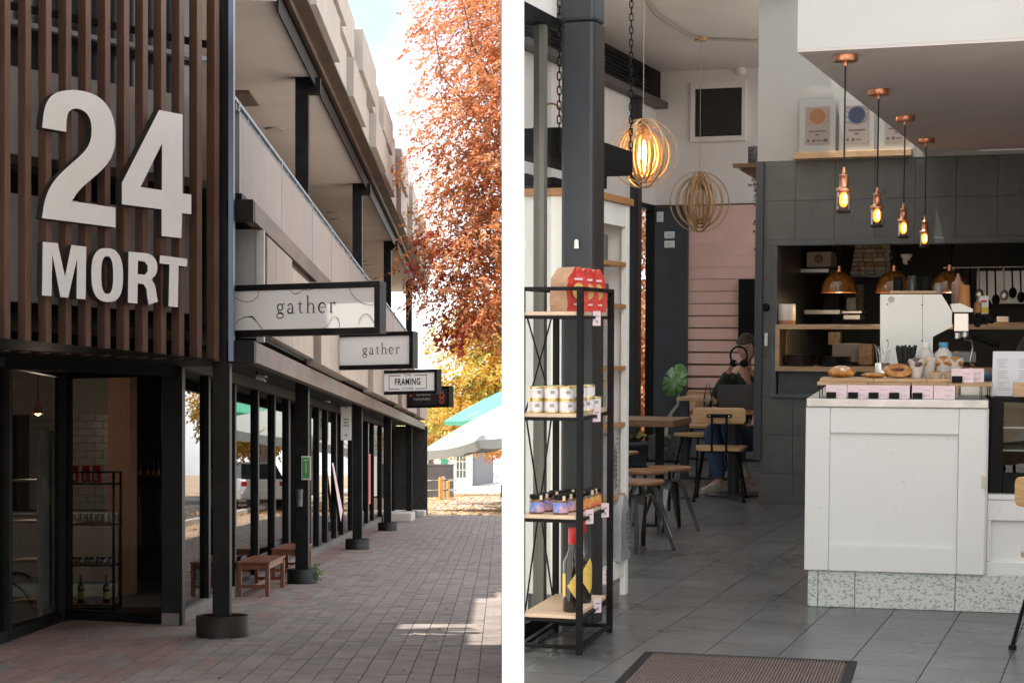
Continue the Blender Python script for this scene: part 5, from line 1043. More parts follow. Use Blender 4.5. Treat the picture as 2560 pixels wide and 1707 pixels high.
# ---- certificates and wood ledge on the white wall
def tw_(u, v, off): return CPL(u, v, pT - dax * off, -dax)
ldg0, ldg1 = tw_(1982, 393, .1), tw_(2278, 374, .1)
t = thing('wall_ledge', 'long oak ledge under the framed certificates', 'shelf', tw_(1982, 393, 0), YAW, cafe=True)
q = MB(); a0, a1 = A(ldg0), A(ldg1); zl = CPL(1990, 381, pT - dax * .1, -dax).z; q.add([ab(a, b, z) for z in (zl - .05, zl) for b in (bT - .1, bT - .003) for a in (a0, a1)], [(0, 1, 5, 4), (3, 2, 6, 7), (1, 3, 7, 5), (2, 0, 4, 6), (4, 5, 7, 6), (1, 0, 2, 3)]); part('board', q, wood, t, .003)
for i, (u0, u1, c1, c2) in enumerate(((1997, 2091, (.26, .11, .045), 'orange'), (2096, 2188, (.02, .03, .065), 'dark blue'), (2196, 2289, (.3, .3, .3), 'grey'))):
    am = A(tw_((u0 + u1) / 2, 330, .05)); w = (A(tw_(u1, 330, .05)) - A(tw_(u0, 330, .05))) / 2 - .006
    t = thing('certificate', ('certificate with an orange round seal on the oak ledge', 'certificate with a dark blue round seal beside the orange one', 'certificate mostly hidden by the bulkhead edge')[i], 'certificate', ab(am, bT - .05, zl + .001), YAW, 'certificates on the ledge', True)
    q = MB(); q.box((0, 0, .195), (w * 2, .012, .39)); part('acrylic', q, mat('acrylic', (.36, .35, .335), .15), t, .002, True)
    q = MB(); q.box((-.0, -.0075, .195), (w * 1.36, .002, .285)); part('paper', q, mat('cert_paper', (.27, .225, .21), .7), t, 0, True)
    MX = Matrix.Rotation(R(90), 3, 'X'); q = MB(); q.lathe([(0, .0), (.06, .0)], 28, c=(0, -.0095, .265), M=MX, capb=False, capt=False); part('seal', q, mat('seal%d' % i, c1, .4), t, 0, True)
    q = MB(); q.lathe([(.06, .0), (.066, .0)], 28, c=(0, -.0097, .265), M=MX, capb=False, capt=False); part('seal_ring', q, mat('ringtone%d' % i, tuple(min(1, x * 1.5 + .05) for x in c1), .4), t, 0, True)
    sw = [[(x * .018 + sx * .04, .31 - j * .03 + .014 * math.sin(x * 1.3 + j), .004) for x in range(5)] for j in range(4) for sx in (-2.2, .5)]
    o = strokes([[(max(-w * .66, min(w * .66, a)), b, c) for a, b, c in l] for l in sw], None, (0, 0, 0), (1, 0, 0), (0, 0, 1), MATS['seal%d' % i], 'swirl', off=0); o.parent = t; o.data.transform(Matrix.Translation((0, -.0088, 0))); o['kind'] = 'stuff'
    q = MB(); q.box((0, -.009, .155), (w * .95, .001, .007)); q.box((0, -.009, .128), (w * .22, .001, .008)); q.box((-w * .5, -.009, .085), (.016, .001, .016)); q.box((-w * .2, -.009, .085), (.018, .001, .018)); q.box((w * .1, -.009, .085), (w * .3, .001, .006)); part('print', q, ink, t, 0, True, kind='stuff')
    if i == 0: q = MB(); q.box((w * .45, -.0095, .085), (.03, .001, .02)); part('print', q, mat('dark_green', (.03, .07, .04), .6), t, 0, True)
# ---- corner shelf with pot
cs_p = C(1868, 422, 15.5)
t = thing('corner_shelf', 'small wooden corner shelf at the end of the tiled wall', 'shelf', cs_p, YAW, cafe=True); q = MB(); q.poly([[(-.10, -.12, 0), (.12, -.12, 0), (.12, .12, 0), (.0, .12, 0)]], (0, 0, .035)); part('board', q, wooddark, t, .003, True); q = MB(); q.poly([[(-.08, 0, -.001), (.1, 0, -.001), (.1, 0, -.11)]], (0, .02, 0)); part('bracket', q, wooddark, t, 0, True)
t = thing('stone_pot', 'speckled grey stone pot on the wooden corner shelf', 'pot', cs_p + Vector((.06, -.05, .036)), 0, cafe=True); q = MB(); q.lathe([(.055, 0), (.06, .01), (.062, .14), (.056, .145), (.052, .13)], 20, capt=False); part('body', q, mat('speckled_stone', (.10, .10, .105), .8, var=.7, vscale=60, detail=2), t, 0, True); q = MB(); q.lathe([(0, .125), (.054, .125)], 16, capb=False, capt=False); part('soil', q, soil, t, 0, True)
t = thing('hanging_vine', 'thin dry vine hanging down from the corner shelf', 'plant', cs_p, cafe=True); g = random.Random(3); base = cs_p + Vector((.04, -.13, 0)); pts = [base + Vector((g.uniform(-.012, .012) + .05 * k / 16, g.uniform(-.01, .01), -.045 * k)) for k in range(17)]; q = MB(); q.tube(pts, .004, 5); part('stem', q, mat('vine_stem', (.12, .08, .06), .8), t)
foliage('leaves', [tuple(p) + (.012, .012, .015) for p in pts], 60, 3, .022, leafmat('vine_leaf', [(.10, .06, .05), (.16, .10, .08), (.09, .09, .06)], .2), t, seed=9)
# ================================================================ COUNTER
RC = R(-13); ct = CF(2018, 1516)
terr = mat('terrazzo', (.55, .59, .57), .45, vscale=75, col2=(.25, .28, .27), detail=3, lo=.52, hi=.6, stretch=(1, 1, 1.6))
t = thing('service_counter', 'white panelled service counter with steel top and speckled plinth', 'counter', ct, RC, cafe=True)
CM = Matrix.Translation(ct) @ Matrix.Rotation(RC, 4, 'Z')
def cp_(x, y, z): return CM @ Vector((x, y, z))
pw_ = mat('counter_white', (.66, .665, .665), .42, vscale=26, col2=(.54, .525, .50), lo=.64, hi=.80, bump=.03, bscale=30, detail=3)
def cb(name, x0, x1, y0, y1, z0, z1, m, bev=.003, root=None): q = MB(); q.b2(x0, x1, y0, y1, z0, z1); return part(name, q, m, t if root is None else root, bev, True)
W_ = .845; H0, H1 = .182, .978
for x0, x1 in ((0, .048), (.051, .225), (.228, .7), (.703, 1.25), (1.253, 1.9)): cb('plinth_tile', x0, x1, .02, .04, .001, H0 - .002, terr, .002)
cb('body', -.012, W_ - .002, .03, 2.3, H0, H1, pw_)
cb('stile', -.018, .098, .0, .029, H0, H1, pw_); cb('stile', W_ - .14, W_ - .012, .0, .029, H0, H1, pw_)
cb('rail', .099, W_ - .141, .001, .029, H0, H0 + .125, pw_); cb('rail', .099, W_ - .141, .001, .029, H1 - .125, H1, pw_)
cb('inset_panel', .099, W_ - .141, .016, .029, H0 + .126, H1 - .126, pw_, 0)
cb('benchtop', -.016, W_ - .006, -.008, 2.3, H1 + .001, H1 + .042, mat('worn_steel', (.50, .49, .48), .38, .85, var=.16, vscale=7, bump=.03), .004)
cb('latch', W_ - .03, W_ - .008, -.006, -.001, .60, .66, mat('latch_beige', (.5, .44, .38), .4), .004)
ZT = H1 + .042
t = thing('display_base', 'lower white panelled cabinet carrying the cake display', 'cabinet', cp_(W_, .05, 0), RC, cafe=True)
cb('body', 0, 1.0, .03, 1.0, .17, .54, pw_); cb('top', 0, 1.0, .0, 1.0, .541, .565, pw_); cb('rail', 0, 1.0, .006, .029, .44, .54, pw_); cb('rail', 0, 1.0, .006, .029, .17, .24, pw_); cb('stile', .0, .02, .006, .029, .241, .439, pw_)
t = thing('cake_display', 'black framed glass cake display beside the counter', 'display case', cp_(W_ + .01, .12, .566), RC, cafe=True)
cb('frame', 0, .06, 0, .03, 0, .46, blackmat); cb('frame', .061, .99, 0, .03, 0, .10, blackmat); cb('frame', .061, .99, 0, .03, .44, .46, blackmat); cb('case_back', 0, .99, .5, .52, 0, .46, blackmat); cb('case_side', 0, .02, .031, .5, 0, .46, mat('case_glass_dark', (.05, .055, .05), .15)); cb('case_top', 0, .99, .031, .5, .44, .46, blackmat); cb('case_floor', .021, .99, .031, .499, .0, .02, steel)
cb('window_pane', .061, .99, .006, .012, .101, .439, clearglass, 0)
for z in (.20, .31): cb('glass_shelf', .021, .99, .06, .49, z, z + .008, mat('shelf_glass', (.45, .50, .48), .1), 0)
DM = cp_(W_ + .01, .12, .566)
for (x, y, z, kind, lb) in ((.26, .15, .319, 'rolls', 'pale pastry rolls on the top shelf of the cake display'), (.36, .2, .319, 'jug', 'white jug on the top shelf of the cake display')):
    p = CM @ Vector((W_ + .01 + x, .12 + y, .566 + z)); q = MB()
    if kind == 'jug': q.lathe([(.035, 0), (.045, .01), (.045, .09), (.048, .10)], 18)
    else: q.ball((0, 0, .03), (.03, .05, .03)); q.ball((.0, .0, .065), (.024, .045, .022))
    single('pastry' if kind == 'rolls' else 'jug', q, mat('pale_' + kind, (.62, .5, .36) if kind == 'rolls' else (.75, .73, .7), .5), lb, 'pastry' if kind == 'rolls' else 'jug', p, RC, cafe=True)
single('serving_board', prod_box(0, 0, 0, .3, .2, .022), wood, 'thick wooden board on the middle shelf of the cake display', 'board', CM @ Vector((W_ + .44, .4, .566 + .209)), RC, cafe=True, bev=.004)
q = MB(); q.lathe([(.02, 0), (.07, .02), (.085, .05), (.08, .052)], 20, capt=False); single('bowl', q, mat('ceramic_beige', (.5, .42, .3), .4), 'beige bowl at the bottom of the cake display', 'bowl', CM @ Vector((W_ + .36, .32, .566 + .021)), RC, cafe=True)
q = MB(); q.box((.0, 0, .01), (.34, .12, .016)); single('tart', q, mat('slice_golden', (.55, .38, .16), .6, var=.3, vscale=20), 'long golden slice on the lower glass shelf', 'cake', CM @ Vector((W_ + .36, .3, .566 + .318 - .11 + .001)), RC, cafe=True, bev=.006)
# ---- boards and pastries
board_m = mat('board_wood', (.44, .285, .155), .55, var=.2, vscale=8, stretch=(1.2, 9, 9), rnd=.08)
t = thing('serving_stand', 'two tier wooden serving boards on thin black wire feet', 'stand', cp_(.03, .07, ZT), RC, cafe=True)
for (x0, x1) in ((.0, .24), (.242, .45), (.452, .62), (.622, .83)): cb('board', x0, x1, 0, .3, .062, .078, board_m, .002)
for (x0, x1) in ((.012, .27), (.272, .52), (.522, .72)): cb('board', x0, x1, .02, .28, .079, .096, board_m, .002)
for x in (.012, .07, .45, .78, .815):
    for y in (.02, .27): q = MB(); q.tube([(x, y, 0), (x, y, .061)], .0025, 6); part('wire_foot', q, black, t, 0, True)
SM = CM @ Matrix.Translation((.03, .07, ZT)); ZB = .0965
def sp_(x, y): return SM @ Vector((x, y, ZB))
crust = mat('golden_crust', (.26, .085, .012), .42, vscale=24, col2=(.52, .25, .06), var=.1, bump=.4, bscale=40); icing = mat('icing_sugar', (.42, .19, .06), .7, vscale=18, col2=(.74, .66, .58), lo=.42, hi=.58); jam = mat('dark_jam', (.12, .02, .012), .3, var=.3, vscale=20); papr = mat('baking_paper', (.55, .53, .50), .7, bump=.3, bscale=30); choc = mat('choc_muffin', (.13, .07, .06), .6, var=.4, vscale=26)
def lump(q, c, r, seed, amp=.12, n=22, m=12, mi=0):
    g = random.Random(seed); ph_ = [g.uniform(0, 6) for _ in range(6)]
    def fn(a, b): th = 2 * math.pi * a; k = 1 + amp * math.sin(3 * th + ph_[0]) * math.sin(math.pi * b) + amp * .7 * math.sin(5 * th + ph_[1] + 4 * b) * math.sin(math.pi * b); return Vector(c) + Vector((r[0] * k * math.sin(math.pi * b) * math.cos(th), r[1] * k * math.sin(math.pi * b) * math.sin(th), -r[2] * math.cos(math.pi * b)))
    q.grid(fn, n, m, mi, True, True)
q = MB(); lump(q, (0, 0, .026), (.062, .05, .026), 1); lump(q, (.0, .0, .036), (.05, .042, .024), 2, mi=1); lump(q, (-.03, -.01, .024), (.035, .04, .022), 3); lump(q, (.038, .0, .022), (.03, .038, .02), 5); single('pastry', q, [crust, icing], 'sugar dusted almond croissant at the left end of the boards', 'pastry', sp_(.11, .1), RC, cafe=True)
q = MB(); lump(q, (0, 0, .014), (.062, .045, .014), 6, .06); single('pastry', q, crust, 'flat golden pastry left of the jam danish', 'pastry', sp_(.272, .09), RC, cafe=True)
q = MB(); q.grid(lambda a, b: Vector(((.045 + .02 * math.cos(2 * math.pi * b)) * (1 + .08 * math.sin(6 * math.pi * a)) * math.cos(2 * math.pi * a) * 1.1, (.045 + .02 * math.cos(2 * math.pi * b)) * math.sin(2 * math.pi * a) * 1.0, .018 + .017 * math.sin(2 * math.pi * b))), 26, 10, 0, True, True); lump(q, (0, 0, .012), (.045, .04, .013), 8, .15, mi=1); q.v = [(x, y * .9 - z * .3, z * .85 + y * .42 + .02) for x, y, z in q.v]; single('pastry', q, [crust, jam], 'round danish with a dark jam centre tilted forward', 'pastry', sp_(.385, .10), RC, cafe=True)
def muffin(x, y, s, lb, top):
    tt = thing('muffin', lb, 'muffin', sp_(x, y), RC, 'wrapped muffins on the boards', True); q = MB(); N = 16; pr_ = [(.026, 0), (.033, .045), (.04, .075)]
    q.grid(lambda a, b: Vector(((.026 + .012 * b + .004 * b * (math.floor(a * 8) % 2)) * s * math.cos(2 * math.pi * a), (.026 + .012 * b + .004 * b * (math.floor(a * 8) % 2)) * s * math.sin(2 * math.pi * a), (.072 * b + .022 * b * abs(math.sin(4 * math.pi * a))) * s)), 32, 5, 0, False, True); part('wrapper', q, papr, tt, 0, True); q = MB(); lump(q, (0, 0, .07 * s), (.038 * s, .038 * s, .03 * s), int(x * 99), .1); part('crumb', q, top, tt, 0, True)
muffin(.47, .12, 1.0, 'dark berry muffin in grey paper beside the danish', choc); muffin(.525, .2, 1.05, 'muffin with flaky pale topping behind the tarts', icing); muffin(.60, .21, 1.08, 'golden cheese muffin in white paper', crust); muffin(.655, .2, 1.05, 'rightmost golden muffin half behind the pink card', crust)
for x, lb in ((.565, 'custard tart in a pale case, left of the pair'), (.635, 'custard tart in a pale case, right of the pair')):
    tt = thing('tart', lb, 'tart', sp_(x, .06), RC, 'custard tarts', True); q = MB(); q.lathe([(.024, 0), (.036, .026), (.037, .028), (.034, .029), (.033, .026)], 22, capt=False); part('case', q, mat('tart_case', (.52, .42, .31), .6), tt, 0, True); q = MB(); q.lathe([(.034, .026), (.025, .034), (0, .037)], 22, capb=False, capt=False); part('filling', q, crust, tt, 0, True)
# ---- pink price cards along the counter edge
def card(x, y, z, lb, w=.098, h=.064, block=True, words=('Pastry', '$7.00')):
    tt = thing('price_card', lb, 'price card', cp_(x, y, z), RC, 'pink price cards on the counter', True); q = MB(); q.poly([[(-w / 2, .0, 0), (w / 2, .0, 0), (w / 2, .012, h), (-w / 2, .012, h)]], (0, .0015, 0)); part('card', q, pinkcard, tt, 0, True)
    if block: q = MB(); q.box((-w * .24, -.008, h * .24), (w * .48, .014, h * .46)); part('holder', q, blackmat, tt, .001, True)
    U_ = Vector((0, .012, h)).normalized()
    for s, xx, zz, hh in ((words[0], w * .22, h * .66, .0105), (words[1], w * .2, h * .26, .012)):
        o = text(s, None, (0, 0, 0), (1, 0, 0), U_, hh, greyink, ext=.0006); o.parent = tt; o.data.transform(Matrix.Translation(Vector((xx, 0, 0)) + U_ * zz))
    o = strokes([arc(-w * .3, h * .72, w * .13, h * .16, 20, 300, 10, .0012), [(-w * .2, h * .78, .0012), (-.0, h * .84, .0012), (w * .05, h * .66, .0012)]], None, (0, 0, 0), (1, 0, 0), U_, greyink, 'drawing', off=.0005); o.parent = tt
for i, (u, wd, pr_, lb) in enumerate(((2090.5, 'Almond', '$7.00', 'pink price card under the almond croissant'), (2145, 'Croissant', '$7.50', 'second pink price card along the counter edge, with glare'), (2196.5, 'Danish', '$7.00', 'third pink price card along the counter edge'), (2248, 'Tart', '$7.00', 'fourth pink price card along the counter edge'), (2306, 'Muffin', '$7.00', 'fifth pink price card along the counter edge'), (2360.5, 'Cookies', '$7.50', 'last pink price card at the counter edge without a black block'))):
    p = CM.inverted() @ CPL(u, 992, cp_(0, .02, 0), CM.to_3x3() @ Vector((0, -1, 0))); card(p.x, .02, ZT + .001, lb, block=i < 5, words=(wd, pr_))
for (u, y, lb, b) in ((2406, .075, 'larger pink price card on the right end of the boards', True), (2432, .13, 'pink price card overlapped by the larger one', False)):
    p = CM.inverted() @ CPL(u, 955, cp_(0, y, 0), CM.to_3x3() @ Vector((0, -1, 0))); card(p.x, y, ZT + .0795, lb, w=.104, h=.066, block=b, words=('Sausage', '$9.50'))
# ---- things behind the boards
tt = thing('tong_cup', 'shiny steel cup full of tongs behind the pastries', 'cup', cp_(.335, .46, ZT), RC, cafe=True); q = MB(); q.lathe([(.038, 0), (.038, .165), (.036, .165), (.036, .01)], 24, capt=False); part('cup', q, mat('chrome', (.75, .74, .72), .12, 1), tt, 0, True)
for k in range(6): q = MB(); a = k * 1.1; r_ = .03; q.tube([(.012 * math.cos(a), .012 * math.sin(a), .06), (r_ * math.cos(a), r_ * math.sin(a), .20), (r_ * 1.3 * math.cos(a), r_ * 1.3 * math.sin(a) - .01, .235 + .007 * k), (r_ * .7 * math.cos(a + .6), r_ * .7 * math.sin(a + .6), .21)], .0022, 6); part('tongs', q, steel, tt, 0, True)
tt = thing('straw_holder', 'dense bundle of black paper straws standing in a holder', 'straws', cp_(.45, .44, ZT), RC, cafe=True); q = MB()
q.lathe([(.045, 0), (.045, .15)], 20, sq=(1, .7)); part('holder', q, blackmat, tt, 0, True); q = MB(); g = random.Random(4)
for k in range(60): x, y = g.uniform(-.046, .046), g.uniform(-.028, .028); q.tube([(x * .7, y, .14), (x * 1.12, y * 1.1, .25 + g.uniform(-.008, .006))], .0036, 6)
part('straws', q, mat('black_paper', (.018, .018, .02), .5), tt, 0, True, kind='stuff')
milkm = mat('milk_plastic', (.62, .58, .54), .35)
for x, lb, cm_ in ((.545, 'milk bottle with a white cap behind the straws', white), (.635, 'milk bottle with a blue cap behind the muffins', mat('blue_cap', (.05, .28, .5), .4))):
    tt = thing('milk_bottle', lb, 'bottle', cp_(x, .62, ZT), RC, 'milk bottles', True); q = MB(); q.lathe([(.045, 0), (.05, .01), (.05, .175), (.042, .21), (.022, .235), (.02, .247)], 20); part('bottle', q, milkm, tt, 0, True); q = MB(); q.lathe([(.023, .24), (.023, .265), (.02, .267)], 16); part('cap', q, cm_, tt, 0, True); q = MB(); q.lathe([(.0508, .09), (.0508, .135)], 20, capb=False, capt=False); part('paper_label', q, mat('navy_label', (.02, .03, .09), .5), tt, 0, True)
q = MB()
for k in range(7): lump(q, (.03 * math.cos(k * 2.4), .022 * math.sin(k * 2.4), .02 + .006 * (k % 3)), (.028, .02, .016), 60 + k, .25)
single('cloth', q, mat('blue_cloth', (.06, .22, .40), .8, var=.3, vscale=30), 'crumpled blue cleaning cloth in a steel tray', 'cloth', cp_(.80, .55, ZT + .075), RC, cafe=True)
single('steel_tray', prod_box(0, 0, 0, .17, .14, .07), steel, 'brushed steel tray under the blue cloth', 'tray', cp_(.80, .55, ZT), RC, cafe=True, bev=.006)
# menus
tt = thing('menu_sheet', 'white printed menu sheets standing over the cake display', 'menu', cp_(.99, .2, ZT + .012), RC, cafe=True)
for k in range(2): q = MB(); q.poly([[(-.13 + .01 * k, .02 * k, 0), (.12 + .01 * k, .02 * k, .0), (.12 + .01 * k, .06 + .02 * k, .215), (-.125 + .01 * k, .06 + .02 * k, .215)]], (0, .002, 0)); part('sheet', q, mat('menu_paper', (.62, .62, .66), .6), tt, 0, True)
UM = Vector((0, .06, .215)).normalized(); g = random.Random(2)
o = strokes([[(x, z, .0022), (x + g.uniform(.03, .062), z, .0022)] for x in (-.105, -.005) for z in [.03 + .0095 * k for k in range(18) if k % 6 != 5]], None, (0, 0, 0), (1, 0, 0), UM, greyink, 'print', off=.001); o.parent = tt; o['kind'] = 'stuff'
q = MB(); q.poly([[(-.085 + .03 * math.cos(a), .0025 + (.002 + .03 * math.sin(a)) * .27, .002 + .03 * math.sin(a)) for a in np.linspace(0, math.pi, 14)]], (0, -.0006, 0)); part('arch_print', q, mat('rose_print', (.45, .16, .18), .6), tt, 0, True)
tt = thing('wood_block_sign', 'pale wooden block with a small label on the cake display', 'sign', cp_(1.01, .13, ZT + .012), RC, cafe=True); q = MB(); q.box((.03, -.02, .035), (.17, .03, .07)); part('block', q, wood, tt, .003, True); q = MB(); q.box((.045, -.0365, .04), (.06, .002, .03)); part('card', q, pinkcard, tt, 0, True); o = text('MENU', None, (0, 0, 0), (1, 0, 0), (0, 0, 1), .016, MATS['rose_print'], ext=0); o.parent = tt; o.data.transform(Matrix.Translation((.045, -.038, .04)))
# ---- espresso machine
em0 = CM.to_3x3() @ Vector((0, -1, 0)); emp = cp_(0, 1.02, 0)
def ep(u, v, y=1.02): return CPL(u, v, cp_(0, y, 0), em0)
tt = thing('espresso_machine', 'large white sided espresso machine with chrome groups', 'coffee machine', cp_(.5, 1.2, ZT), RC, cafe=True)
ext = CM.to_3x3() @ Vector((0, .5, 0)); pm_ = mat('machine_white', (.74, .76, .72), .32, .15, var=.03, vscale=2)
z0p = [ep(2200.5, 736), ep(2354, 736), ep(2380, 778), ep(2379.5, 817), ep(2332, 842), ep(2332, 985), ep(2200.5, 985)]
q = MB(); q.poly([z0p], ext * .04); part('side_panel', q, pm_, tt, .003); q = MB(); q.poly([[p + ext * .041 for p in z0p]], ext * .95); part('body', q, mat('machine_dark', (.06, .06, .06), .4, .5), tt)
q = MB(); q.bar(ep(2306.5, 738) + em0 * .001, ep(2306, 870) + em0 * .001, .0025, .002, up=em0); part('panel_seam', q, gun, tt)
for (u, v) in ((2219, 761), (2218, 851), (2305, 762), (2305, 852)): q = MB(); p = ep(u, v); q.tube([p, p + em0 * .004], .004, 8); part('screw', q, blackmat, tt)
q = MB(); p = ep(2228, 749); q.tube([p + em0 * .0005, p + em0 * .003], .017, 20); part('badge', q, mat('badge_beige', (.5, .45, .4), .5), tt)
q = MB(); q.add([ep(2226, 727), ep(2342, 727), ep(2342, 734), ep(2226, 734)] + [ep(2226, 727) + ext * .8, ep(2342, 727) + ext * .8, ep(2342, 734) + ext * .8, ep(2226, 734) + ext * .8], [(3, 2, 1, 0), (4, 5, 6, 7), (0, 1, 5, 4), (1, 2, 6, 5), (2, 3, 7, 6), (3, 0, 4, 7)]); part('cup_tray', q, wood, tt)
ch = mat('chrome2', (.50, .51, .52), .22, 1)
for y in (1.06, 1.28): q = MB(); q.add([ep(2384, 782, y), ep(2422, 782, y), ep(2422, 829, y), ep(2384, 829, y)] + [ep(2384, 782, y) + ext * .3, ep(2422, 782, y) + ext * .3, ep(2422, 829, y) + ext * .3, ep(2384, 829, y) + ext * .3], [(3, 2, 1, 0), (4, 5, 6, 7), (0, 1, 5, 4), (1, 2, 6, 5), (2, 3, 7, 6), (3, 0, 4, 7)]); part('group_head', q, ch, tt, .004)
q = MB(); q.poly([[ep(2376, 760), ep(2400, 758), ep(2432, 772), ep(2432, 780), ep(2382, 780)]], ext * .8); part('drip_hood', q, pm_, tt)
for (u, v, r_) in ((2446, 788, .016), (2444, 810, .018), (2478, 800, .02), (2460, 795, .012), (2388, 798, .011)):
    q = MB(); p = ep(u, v, 1.1); q.ball(p, (r_, r_ * 1.3, r_)); part('knob', q, blackmat if u > 2400 else mat('blue_knob', (.03, .10, .25), .3), tt)
q = MB(); q.tube([ep(2410, 832, 1.1), ep(2412, 850, 1.1), ep(2430, 852, 1.05), ep(2432, 870, 1.0), ep(2424, 905, 1.0)], .0045, 8); part('steam_wand', q, ch, tt); q = MB(); q.tube([ep(2432, 842, 1.1), ep(2495, 862, 1.0)], [.012, .017], 12); part('portafilter', q, blackmat, tt)
q = MB(); q.tube([ep(2392, 832, 1.1), ep(2392, 846, 1.1)], .022, 16); q.tube([ep(2412, 830, 1.1), ep(2412, 842, 1.1)], .02, 16); part('spout', q, ch, tt, kind='stuff')
q = MB(); q.add([ep(2332, 880), ep(2440, 880), ep(2440, 905), ep(2332, 905)] + [ep(2332, 880) + ext, ep(2440, 880) + ext, ep(2440, 905) + ext, ep(2332, 905) + ext], [(3, 2, 1, 0), (4, 5, 6, 7), (0, 1, 5, 4), (1, 2, 6, 5), (2, 3, 7, 6), (3, 0, 4, 7)]); part('drip_tray', q, gun, tt)
for (u, v0, v1, r_, m_, nm, lb) in ((2245, 693, 727, .028, blackmat, 'lidded_jar', 'glass sugar jar with black base on the machine'), (2280, 690, 727, .026, mat('dark_jar', (.04, .04, .045), .15), 'lidded_jar', 'dark jar in the middle on the machine'), (2313, 691, 727, .03, blackmat, 'lidded_jar', 'black canister on the machine'), (2345, 708, 735, .022, mat('grey_jar', (.25, .24, .22), .2), 'lidded_jar', 'small clear jar at the machine edge')):
    p = ep(u, v1, 1.15); h_ = ep(u, v0, 1.15).z - p.z; q = MB(); q.lathe([(r_, 0), (r_, h_ * .72), (r_ * .85, h_ * .78), (r_ * .9, h_ * .8), (r_ * .9, h_)], 18); single(nm, q, m_, lb, 'jar', p, cafe=True)
def cup_stack(u, v0, v1, w0, w1, y, m_, lb):
    p = ep(u, v1, y); h_ = ep(u, v0, y).z - p.z; k = p.y / FPX; q = MB(); q.lathe([(w1 * k, 0), (w0 * k, h_ * .93), (w0 * k * 1.05, h_ * .95), (w0 * k * 1.05, h_)], 22); single('cup_stack', q, m_, lb, 'cups', p, cafe=True)
cupm = mat('orange_paper', (.50, .22, .07), .6); cup_stack(2410, 713, 770, 13, 16, 1.15, cupm, 'tall upturned stack of orange brown paper cups'); cup_stack(2444, 755, 785, 9, 10, 1.2, mat('brown_paper_cup', (.40, .18, .07), .6), 'short upturned stack of brown paper cups')
p = ep(2394, 760, 1.25); k = p.y / FPX; q = MB(); q.lathe([(15 * k, 0), (16 * k, .1), (15 * k, .115), (7 * k, .125), (6 * k, .135), (2 * k, .165)], 18); single('syrup_bottle', q, mat('syrup_pink', (.36, .22, .17), .4), 'pinkish squeeze bottle with a pointed cap behind the cups', 'bottle', p, cafe=True)
p = ep(2459, 785, 1.5); q = MB(); q.box((0, 0, .05), (.05, .04, .10)); tt = thing('milk_carton', 'small white carton with yellow band beside the cups', 'carton', p, RC, cafe=True); part('carton', q, white, tt, .002, True); q = MB(); q.box((0, -.021, .022), (.05, .002, .03)); part('band', q, mat('yellow_band', (.7, .55, .05), .5), tt, 0, True); q = MB(); q.box((0.0, -.021, .07), (.03, .002, .012)); part('mark', q, mat('red_mark', (.6, .04, .04), .5), tt, 0, True)
# ---- hatch: oak shelf box, pots, plates
a0 = A(CPL(1941, 800, pT, -dax)); zt1 = CPL(1990, 811, pT, -dax).z; zt0 = CPL(1990, 823, pT, -dax).z; zb1 = CPL(1990, 916, pT, -dax).z; zb0 = CPL(1990, 928, pT, -dax).z; a1 = aR - .01
HB = thing('hatch_shelf', 'oak framed shelf box standing in the serving hatch', 'shelf', ab(a0, bT, zb0), YAW, cafe=True)
tbox('top_board', a0, a1, zt0, zt1, bT - .04, bT + .26, wood, HB, .002); tbox('bottom_board', a0, a1, zb0, zb1, bT - .04, bT + .26, wood, HB, .002); tbox('end_board', a0, a0 + .033, zb1 + .001, zt0 - .001, bT - .04, bT + .26, wood, HB, .002); tbox('end_board', a1 - .3, a1 - .27, zb1 + .001, zt0 - .001, bT - .04, bT + .26, wood, HB, .002)
tbox('lower_panel', a0 + .02, a1, oz0 + .033, zb0 - .002, bT + .0, bT + .03, mat('slate_board', (.06, .065, .068), .6, var=.2), HB)
def hp_(u, v, z, b): d_ = cdir(u, v); p = CO + d_ * ((ab(0, bT + b) - CO).dot(dax) / d_.dot(dax)); return ab(A(p), bT + b, z)
tt = thing('plant_pot', 'cream pot with a bare terracotta base at the hatch corner', 'pot', hp_(1966, 800, zt1, .08), cafe=True); q = MB(); q.lathe([(.062, .0), (.068, .012), (.068, .032)], 24); part('base', q, mat('terracotta', (.42, .22, .13), .8), tt, 0, True); q = MB(); q.lathe([(.0685, .0325), (.0695, .06), (.0685, .155), (.063, .157), (.062, .14)], 24, capb=False, capt=False); part('glazed_wall', q, mat('cream_glaze', (.66, .60, .53), .5), tt, 0, True); q = MB(); q.lathe([(0, .14), (.063, .14)], 20, capb=False, capt=False); part('soil', q, soil, tt, 0, True)
def plates(u, r_, n, m_, lb): 
    tt = thing('plate_stack', lb, 'plates', hp_(u, 914, zb1, .12), cafe=True)
    for k in range(n): q = MB(); q.lathe([(r_ * .6, .0), (r_ * .95, .006), (r_, .013), (r_ * .97, .014), (r_ * .6, .004)], 28, c=(random.uniform(-.002, .002), 0, .0125 * k), capt=True); part('plate', q, m_, tt, 0, True)
plates(2000, .13, 7, mat('brown_plate', (.045, .022, .018), .3), 'stack of dark brown plates in the oak shelf box'); plates(2087, .128, 6, mat('black_plate', (.012, .012, .012), .3), 'stack of glossy black plates in the oak shelf box')
for (u, z, b, r_, h_, m_, lb) in ((2027, zb1, .5, .05, .16, milkm, 'tall white tub behind the plates'), (2060, zb1, .55, .045, .15, mat('pale_tub', (.5, .49, .46), .5), 'pale cylinder tub beside the tall white one')):
    q = MB(); q.lathe([(r_, 0), (r_, h_ * .9), (r_ * 1.06, h_ * .92), (r_ * 1.06, h_)], 18); single('tub', q, m_, lb, 'tub', hp_(u, 900, .9, b) , cafe=True)
